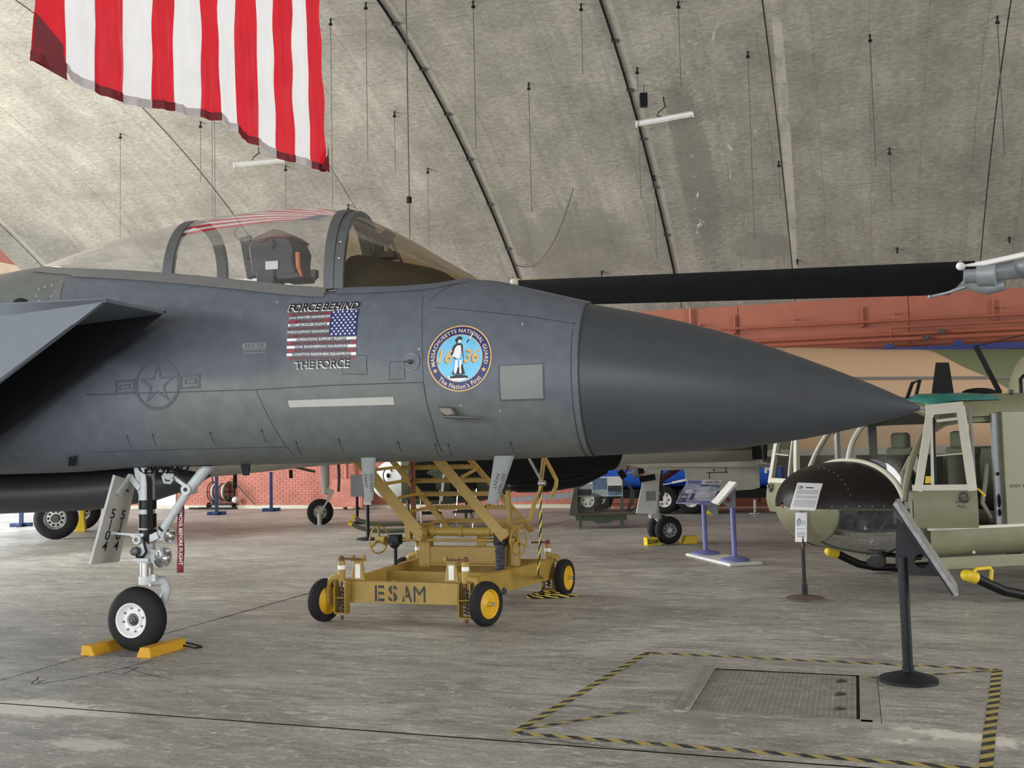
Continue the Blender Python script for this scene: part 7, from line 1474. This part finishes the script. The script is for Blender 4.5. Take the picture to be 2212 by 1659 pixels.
# placard stand in front of the helicopter
P = gnd(1739, 1296); t = thing('placard_stand', 'thin black pole with two white placards in front of the helicopter nose', 'sign stand', (P.x, P.y, 0)); FS = Frame((P.x, P.y), 0.0); q = lambda x, y, o=0.0: FS.p3(x, y, o)
mb = MB(); disc_base(mb, .20, .05); mb.build('base', 'stand_rust', t, smooth=35); mb = MB(); mb.cyl((0, 0, .04), (0, 0, .16), .03); mb.build('collar', 'sign_black', t); mb = MB(); mb.cyl((0, 0, .1), q(1731, 1105, .03), .021); mb.build('pole', 'sign_black', t); mb = MB(); mb.bar(q(1731, 1172, -.02), q(1735, 1185, -.02), .004, .04, (0, 1, 0)); mb.build('clip', 'chrome', t)
def placard(c, name, lines, head, parent, logo, th=.012):
    Pq = [q(*p, o) for p, o in c]; n_ = (Pq[1] - Pq[0]).cross(Pq[3] - Pq[0]).normalized(); n_ = n_ if n_.y < 0 else -n_
    Pq[2] = Pq[1] + Pq[3] - Pq[0]
    mb = MB(); mb.add(Pq + [p - n_ * th for p in Pq], [(0, 1, 2, 3), (7, 6, 5, 4), (0, 4, 5, 1), (1, 5, 6, 2), (2, 6, 7, 3), (3, 7, 4, 0)]); o = mb.build(name, 'placard_white', parent, smooth=0, bevel=.006)
    f = lambda u, v: Pq[3].lerp(Pq[2], u).lerp(Pq[0].lerp(Pq[1], u), v) + n_ * .003; mb = MB()
    for (u0, u1, v0, v1) in lines: mb.add([f(u0, v0), f(u1, v0), f(u1, v1), f(u0, v1)], [(0, 1, 2, 3)], 0)
    for (u0, u1, v0, v1) in head: mb.add([f(u0, v0), f(u1, v0), f(u1, v1), f(u0, v1)], [(0, 1, 2, 3)], 1)
    for (u, v, r_) in logo: mb.tube([f(u + r_ * math.cos(a), v + r_ * .8 * math.sin(a)) for a in [2 * math.pi * k / 12 for k in range(12)]], .003, 4, closed=True, mi=2)
    mb.build('print', ['txt_grey', 'print_black', 'txt_blue'], o, smooth=0); return o
placard([((1723, 1042), .0), ((1778, 1044), .0), ((1763, 1105), -.06), ((1706, 1101), -.06)], 'placard', [(.08, .92, .70 - k * .052, .72 - k * .052) for k in range(12) if k not in (3, 6)], [(.38, .68, .80, .84)], t, [(.15, .82, .07), (.21, .83, .05)])
placard([((1719, 1107), .0), ((1744, 1107), .0), ((1743, 1171), .0), ((1718, 1171), .0)], 'placard', [(.45, .85, .70 - k * .035, .715 - k * .035) for k in range(4)] + [(.1, .9, .44, .455)] + [(.15, .85, .30 - k * .06, .325 - k * .06) for k in range(3)], [], t, [(.25, .66, .14), (.3, .72, .1)])
# pair of blue posts on a white board: one panel faces the camera, the other is edge on
P1, P2 = gnd(1525, 1203), gnd(1588, 1218)
cb = (P1 + P2) / 2; da = math.atan2(P2.y - P1.y, P2.x - P1.x); t = thing('base_board', 'white baseboard under the two blue sign posts', 'board', (cb.x + .03, cb.y - .02, 0), da); mb = MB(); mb.box((0, 0, .022), ((P2 - P1).length + .55, .50, .044)); mb.build('board', 'base_white', t, bevel=.02, smooth=0)
def sign_print():
    m = bpy.data.materials.new('sign_print'); m.use_nodes = True; nt = m.node_tree; L = nt.links; b = nt.nodes['Principled BSDF']; tc = nn(nt, 'ShaderNodeTexCoord'); no = nn(nt, 'ShaderNodeTexNoise'); no.inputs['Scale'].default_value = 7; no.inputs['Detail'].default_value = 3; mp = nn(nt, 'ShaderNodeMapping'); mp.inputs['Scale'].default_value = (1, 1, 2.5); L.new(tc.outputs['Object'], mp.inputs[0]); L.new(mp.outputs[0], no.inputs['Vector']); cr = nn(nt, 'ShaderNodeValToRGB'); e = cr.color_ramp.elements; e[0].position = .35; e[0].color = (.22, .24, .50, 1); e[1].position = .65; e[1].color = (.72, .75, .90, 1); k = cr.color_ramp.elements.new(.5); k.color = (.45, .48, .74, 1); L.new(no.outputs['Fac'], cr.inputs[0]); L.new(cr.outputs[0], b.inputs['Base Color']); b.inputs['Roughness'].default_value = .3; MATS['sign_print'] = m
sign_print(); mat('mint', (.30, .60, .48), .5); mat('violet_print', (.10, .07, .22), .5)
def post_sign(P, z_top, corners, label, edge_on):
    t = thing('sign_stand', label, 'sign stand', (P.x, P.y, .044)); F_ = Frame((P.x, P.y), 0.0); q_ = lambda x, y, o=0.0: F_.p3(x, y, o) - V(0, 0, .044)
    mb = MB(); disc_base(mb, .20, .06); mb.build('base', 'sign_blue', t, smooth=35); mb = MB(); mb.cyl((0, 0, .05), (-.01, 0, z_top - .044), .036, n=20); mb.build('post', 'sign_blue', t)
    return t, q_
t, q = post_sign(P1, .80, None, 'blue post sign with a printed display panel facing the camera', False)
c4 = [q(1487, 1035, .10), q(1562, 1037, .12), q(1529, 1092, -.16), q(1460, 1086, -.18)]; c4[2] = c4[1] + c4[3] - c4[0]
n_ = (c4[1] - c4[0]).cross(c4[3] - c4[0]).normalized(); n_ = n_ if n_.y < 0 else -n_
mb = MB(); mb.add(c4 + [p - n_ * .03 for p in c4], [(0, 1, 2, 3), (7, 6, 5, 4), (0, 4, 5, 1), (1, 5, 6, 2), (2, 6, 7, 3), (3, 7, 4, 0)]); pan = mb.build('sign_panel', ['sign_print'], t, smooth=0, bevel=.004)
f = lambda u, v: c4[3].lerp(c4[2], u).lerp(c4[0].lerp(c4[1], u), v) + n_ * .004
mb = MB(); W3 = lambda u0, u1, v0, v1, mi: mb.add([f(u0, v0), f(u1, v0), f(u1, v1), f(u0, v1)], [(0, 1, 2, 3)], mi)
W3(.45, .97, .80, .97, 0); W3(.02, .40, .82, .94, 3); W3(.42, .98, .72, .76, 1)
for k in range(7): W3(.44 - .02 * (k % 2), .92 - .05 * (k % 3), .66 - .08 * k, .69 - .08 * k, 0)
W3(.75, .93, .58, .70, 2); W3(.84, .95, .18, .28, 2); W3(.10, .30, .42, .56, 0); W3(.32, .42, .12, .40, 1); W3(.02, .24, .02, .36, 1); W3(.05, .22, .20, .30, 0); W3(.05, .2, .08, .14, 0); W3(.03, .95, .03, .07, 3)
f2 = f
put_text(mb, 'HUNTER', (.52, .93, .83, .94), lambda u, v: f2(u, v) + n_ * .003, 1, .02, .25); mb.build('print', ['print_white', 'violet_print', 'mint', 'sign_blue'], pan, smooth=0)
mb = MB(); mb.prism([(-.10, .0), (.16, .0), (.16, -.22), (.06, -.16)], q(1527, 1086, .02), (1, 0, 0), (0, 0, 1), .02); mb.build('bracket', 'sign_grey', t, smooth=0)
t, q = post_sign(P2, .78, None, 'blue post sign turned edge on, with a round hole in its grey bracket', True)
mb = MB(); A3, B3 = q(1585, 1042), q(1545, 1088); dn = (B3 - A3).normalized(); up3 = dn.cross(Vector((0, 1, 0))); up3 = up3 if up3.z > 0 else -up3; rot = Matrix((dn, Vector((0, 1, 0)), up3)).transposed(); mb.box((A3 + B3) / 2, ((B3 - A3).length, .46, .036), rot); pan = mb.build('sign_panel', 'base_white', t, smooth=0, bevel=.004)
cen = q(1573, 1080); outl = [q(1588, 1045), q(1589, 1108), q(1555, 1083)]; full = outl + [outl[0]]; Ls = [(full[i + 1] - full[i]).length for i in range(3)]; tot = sum(Ls); per = []; nO = 30
for k in range(nO):
    d_ = tot * k / nO; i = 0
    while d_ > Ls[i]: d_ -= Ls[i]; i += 1
    per.append(full[i].lerp(full[i + 1], d_ / Ls[i]))
per.sort(key=ang_of); hol = [cen + Vector((math.cos(ang_of(p)), 0, math.sin(ang_of(p)))) * .036 for p in per]; mb = MB()
for sg in (-1, 1): o_ = Vector((0, sg * .01, 0)); mb.add([p + o_ for p in per] + [p + o_ for p in hol], [(k, (k + 1) % nO, nO + (k + 1) % nO, nO + k) for k in range(nO)])
mb.build('bracket', 'sign_grey', t, smooth=0)
# small stanchions behind the yellow stand
def stanchion(px_, py_, label, card, h):
    P = gnd(px_, py_); t = thing('stanchion', label, 'sign stand', (P.x, P.y, 0)); mb = MB(); disc_base(mb, .22, .05); mb.build('base', 'sign_black', t, smooth=35); mb = MB(); mb.cyl((0, 0, .04), (0, 0, h), .032); mb.build('pole', 'sign_black', t); w_, h0, h1, m_ = card; mb = MB(); mb.box((0, -.03, (h0 + h1) / 2), (w_, .02, h1 - h0)); cd_ = mb.build('card', m_, t, smooth=0); mb = MB()
    for k in range(6): mb.box((0, -.042, h1 - (h1 - h0) * (.15 + .13 * k)), (w_ * .8, .002, (h1 - h0) * .03))
    mb.build('print', 'txt_grey', cd_, smooth=0)
stanchion(772, 1131, 'black stanchion with grey information cards by the brick wall', (.28, .62, 1.12, 'sign_grey'), 1.1); stanchion(795, 1166, 'black stanchion with a small white card, left of the yellow stand', (.14, .66, .78, 'placard_white'), .70)

# ================================================================== CLEAR CANOPY DISPLAY
P = (gnd(1255, 1140) + gnd(1343, 1138)) / 2; t = thing('canopy_display', 'clear aircraft canopy in a green cradle with a photo board on top', 'museum display', (P.x, P.y, 0), R(-4))
mat('cradle_green', (.075, .095, .07), .55, var=.15); mat('frame_olive', (.085, .082, .055), .55, var=.15); glass('acrylic', (.88, .9, .88), .05, .06, (.5, .52, .5))
for x in (-.43, .43):
    for y in (-.25, .25): mb = MB(); mb.box((x, y, .50 if y < 0 else .18), (.06, .06, 1.0 if y < 0 else .36)); mb.build('leg', 'cradle_green', t, bevel=.004)
for y in (-.25, .25): mb = MB(); mb.prism([(-.52, .16), (-.52, .27), (.52, .27), (.52, .16), (.25, .15), (.12, .10), (-.08, .10), (-.2, .15)], (0, y, 0), (1, 0, 0), (0, 0, 1), .05); mb.build('cradle_rail', 'cradle_green', t, bevel=.004)
rr = []
for k in range(13):
    a = math.pi * k / 12; rr.append([Vector((-.52 + .70 * k / 12 * 1.0, .42 * math.cos(b_) * (.6 + .4 * math.sin(math.pi * min(1, .3 + k / 20))), .32 + .62 * math.sin(b_) * (.55 + .45 * math.sin(math.pi * min(.5, .15 + k / 30))))) for b_ in [math.pi * j / 14 for j in range(15)]])
mb = MB(); mb.loft(rr, closed=False); mb.build('canopy_shell', 'acrylic', t, smooth=70)
for nm, pts in (('end_arch', [(.40, .97), (.52, .93), (.63, .85), (.69, .72), (.68, .56), (.62, .42), (.55, .29)]), ('end_arch', [(-.40, .97), (-.47, .85), (-.53, .65), (-.58, .45), (-.62, .30)])):
    mb = MB(); mb.loft([[Vector((x * (1 + q_), y, z)) for q_, y in ((0, -.18), (0, .30), (-.09, .30), (-.09, -.18))] for x, z in pts]); mb.build(nm, 'frame_olive', t, smooth=50)
mb = MB(); mb.tube(circ((-.08, -.22, .55), (1, 0, 0), (0, .25, .97), .30, 32), .012, 6, closed=True); mb.build('inner_ring', 'acrylic', t, smooth=60)
mb = MB(); mb.prism([(-.66, .28), (-.46, .28), (-.46, .85), (-.55, .80)], (0, 0, 0), (1, 0, 0), (0, 0, 1), .8); mb.prism([(-.6, .27), (.72, .27), (.76, .42), (.6, .33), (-.5, .33)], (0, -.1, 0), (1, 0, 0), (0, 0, 1), .6); mb.build('sill_frame', 'frame_olive', t, bevel=.01)
mb = MB(); mb.box((-.02, -.29, .845), (.93, .02, .40)); bd = mb.build('photo_board', 'placard_white', t, smooth=0, bevel=.006)
mat('photo_sky', (.40, .47, .52), .5, var=.3, scale=5); mat('photo_dark', (.05, .055, .07), .5, var=.8, scale=16); mat('photo_sea', (.12, .2, .33), .5, var=.5, scale=9)
for (x0, x1, z0, z1, m_) in ((-.46, -.18, .67, .80, 'photo_dark'), (-.46, -.18, .80, .90, 'photo_sky'), (-.16, .13, .78, 1.02, 'photo_sea'), (-.16, .13, .66, .77, 'photo_sky'), (.15, .43, .74, .86, 'photo_dark'), (.15, .43, .66, .74, 'photo_sea')):
    mb = MB(); mb.box(((x0 + x1) / 2, -.302, (z0 + z1) / 2), (x1 - x0, .004, z1 - z0)); mb.build('photo', m_, bd, smooth=0)

# ================================================================== BLUE VEHICLE ALONG THE BACK WALL
mat('blue_gloss', (.012, .09, .50), .25, var=.05, coat=.3); mat('purple_dark', (.06, .04, .13), .5)
VF = Frame(B(-4.5, 25.2), -PHI); t = thing('blue_vehicle', 'long low glossy blue vehicle with white stripe standing along the red wall', 'vehicle', VF.O, -PHI)
def vring(x, h0, h1, w_): return [Vector((x, w_ * math.copysign(abs(math.cos(a)) ** .6, math.cos(a)), (h0 + h1) / 2 + (h1 - h0) / 2 * math.copysign(abs(math.sin(a)) ** .6, math.sin(a)))) for a in [2 * math.pi * k / 24 for k in range(24)]]
mb = MB(); mb.loft([vring(x, a, c, w_) for x, a, c, w_ in ((-3.6, .78, .84, .05), (-3.2, .70, .95, .35), (-2.4, .62, 1.15, .55), (-1, .60, 1.4, .65), (1.6, .60, 1.5, .68), (2.85, .60, 1.42, .66))]); mb.build('body', 'blue_gloss', t, smooth=40)
mb = MB(); mb.loft([vring(x, .61, 1.32, .62) for x in (2.86, 3.30)]); mb.build('end_cap', 'purple_dark', t, smooth=30)
mb = MB(); mb.box((2.55, -.675, 1.05), (.16, .01, .05)); mb.box((2.50, -.675, 1.02), (.06, .01, .14)); mb.box((2.60, -.675, .99), (.05, .01, .10)); mb.build('emblem', 'print_white', t)
mb = MB(); mb.bar((.3, -.70, .75), (1.25, -.70, .93), .012, .05); mb.bar((-.2, -.69, .66), (1.25, -.70, .90), .012, .02); mb.build('stripe', 'print_white', t); mb = MB(); mb.box((-.30, -.665, .98), (.30, .012, .10)); mb.build('red_panel', 'print_red', t); mb = MB(); mb.box((-.30, -.665, 1.07), (.30, .012, .08)); mb.build('white_panel', 'print_white', t); mb = MB(); mb.sphere((-.55, -.64, 1.0), (.16, .03, .12), 14, 8); mb.build('hatch', 'frame_olive', t)
mb = MB(); mb.box((.8, 0, .48), (5.4, 1.1, .22)); mb.build('chassis', 'black_matte', t)
for x in (VF.lat(1436, 1080, -.62)[0], VF.lat(1494, 1085, -.62)[0], -1.8):
    for y in (-.62, .62): twheel(t, (x, y, .34), (0, 1, 0), .34, .11, 'white_metal', holes=6)
mb = MB(); mb.prism([(-3.9, .30), (-1.9, .42), (-1.9, .56), (-3.9, .40)], (0, -.72, 0), (1, 0, 0), (0, 0, 1), .05); mb.build('ramp', 'hub_grey', t); mb = MB(); mb.box((3.0, -.3, .45), (.5, .3, .2)); mb.cyl((3.0, -.62, .52), (3.0, -.62, .30), .03); mb.box((2.9, -.66, .56), (.08, .04, .10)); mb.build('hitch', 'black_paint', t)
t = thing('wheel_chock', 'yellow chock at the blue vehicle wheel', 'wheel chock', VF.O + VF.f * (VF.lat(1494, 1085, -.62)[0] + .47) + VF.l * -.62, -PHI); mb = MB(); mb.prism([(-.16, 0), (.14, 0), (.14, .10), (-.04, .16)], (0, 0, 0), (1, 0, 0), (0, 0, 1), .2); mb.build('block', 'tip_yellow', t, bevel=.006, smooth=0)
P = gnd(1631, 1109); t = thing('jack_stand', 'slim chrome jack standing on the floor before the blue vehicle', 'jack', (P.x, P.y, 0)); mb = MB(); mb.lathe([(0, 0), (.16, 0), (.16, .015), (.05, .03)], (0, 0, 0), (0, 0, 1), 20); mb.build('foot', 'steel', t); mb = MB(); mb.cyl((0, 0, .02), (0, 0, .32), .035); mb.build('tube', 'chrome', t); mb = MB(); mb.cyl((0, 0, .32), (0, 0, .60), .02); mb.box((0, 0, .62), (.14, .08, .08)); mb.build('head', 'dark_steel', t)

# ================================================================== SMALL SCOUT HELICOPTER BEHIND THE STAND
P = gnd(775, 1150, .05); SF = Frame((P.x + 1.25, P.y + 1.3), math.atan2(-.12, -.99)); t = thing('scout_helicopter', 'small helicopter with white and black nose on skids, behind the yellow stand', 'aircraft', SF.O, SF.a)
mat('scout_olive', (.10, .11, .075), .5, var=.12)
sec2 = [(1.15, .03, .95, 1.05), (1.05, .30, .75, 1.28), (.75, .52, .60, 1.50), (.3, .66, .52, 1.75), (-.3, .72, .50, 1.95), (-1.2, .70, .55, 1.98), (-2.2, .45, .85, 1.75), (-3.0, .2, 1.15, 1.55), (-6, .1, 1.4, 1.6)]; rr = []; sxs = [s_[0] for s_ in reversed(sec2)]
def sring(x, a0=0, a1=360, n=30): 
    w_, zb_, zt_ = (hermite(sxs, [q_[k] for q_ in reversed(sec2)], x) for k in (1, 2, 3)); return [Vector((x, w_ * math.cos(a), (zb_ + zt_) / 2 + (zt_ - zb_) / 2 * math.sin(a))) for a in [R(a0 + (a1 - a0) * k / (n - 1)) for k in range(n)]]
mb = MB(); mb.loft([sring(1.15 - .62 * k / 8) for k in range(9)]); ns_ = mb.build('nose', 'white_paint', t, smooth=50, label='white nose with a ringed dark eye')
P3 = sring(.80, 10, 20, 3)[1]; mb = MB(); mb.tube([P3 + Vector((.10 * math.cos(a), .02 + .02 * math.cos(a), .15 * math.sin(a))) for a in [2 * math.pi * k / 24 for k in range(24)]], .014, 6, closed=True); mb.sphere(P3 + V(0, .02, 0), (.035, .03, .05), 12, 8); mb.build('nose_eye', 'black_paint', ns_)
mb = MB(); mb.loft([sring(.53 - 6.5 * k / 24) for k in range(25)]); mb.build('body', 'scout_olive', t, smooth=50); mb = MB(); mb.box((.1, .60, 1.05), (.55, .2, .75)); mb.box((-.75, .62, 1.02), (.55, .2, .7)); mb.build('cabin_opening', 'black_matte', t, bevel=.05); mb = MB(); mb.bar((-.28, .72, .6), (-.40, .70, 1.55), .05, .05, (0, 1, 0)); mb.build('door_post', 'white_paint', t)
for sg in (1, -1): mb = MB(); mb.tube([(1.55, sg * .95, .22), (1.42, sg * .95, .14), (1.2, sg * .95, .07), (.9, sg * .95, .05), (-1.6, sg * .95, .05)], .045, 10); sk = mb.build('skid', 'scout_olive', t, smooth=60); mb = MB(); mb.tube([(1.60, sg * .95, .25), (1.53, sg * .95, .205)], .05, 10); mb.build('skid_tip', 'tip_yellow', sk)
for x in (.4, -.9): mb = MB(); mb.tube([(x, .95, .07), (x, .6, .45), (x, .4, .6), (x, -.4, .6), (x, -.6, .45), (x, -.95, .07)], .035, 8); mb.build('cross_tube', 'scout_olive', t, smooth=60)
mb = MB(); mb.cyl((-.6, 0, 1.9), (-.6, 0, 2.4), .05); mb.build('mast', 'steel', t); mb = MB(); mb.box((-.6, 0, 2.42), (7.0, .2, .03)); mb.build('rotor_blade', 'black_paint', t)
# folding chairs beside it
def chair(px_, py_, label, rz):
    P = gnd(px_, py_); t = thing('folding_chair', label, 'chair', (P.x, P.y, 0), rz, 'chrome legged folding chairs'); mb = MB(); mb.box((0, 0, .45), (.38, .38, .04)); mb.build('seat', 'black_paint', t, bevel=.01); mb = MB(); mb.box((0, .2, .78), (.40, .03, .20)); mb.build('backrest', 'black_paint', t, bevel=.01)
    for x in (-.19, .19):
        mb = MB(); mb.tube([(x, -.18, .0), (x, .05, .45), (x, .20, .88)], .012, 8); mb.build('leg', 'chrome', t); mb = MB(); mb.tube([(x, .20, .0), (x, -.10, .45)], .012, 8); mb.build('leg', 'chrome', t)
chair(932, 1158, 'left folding chair with chrome legs behind the yellow stand', R(10)); chair(1005, 1155, 'right folding chair with chrome legs behind the yellow stand', R(-15))
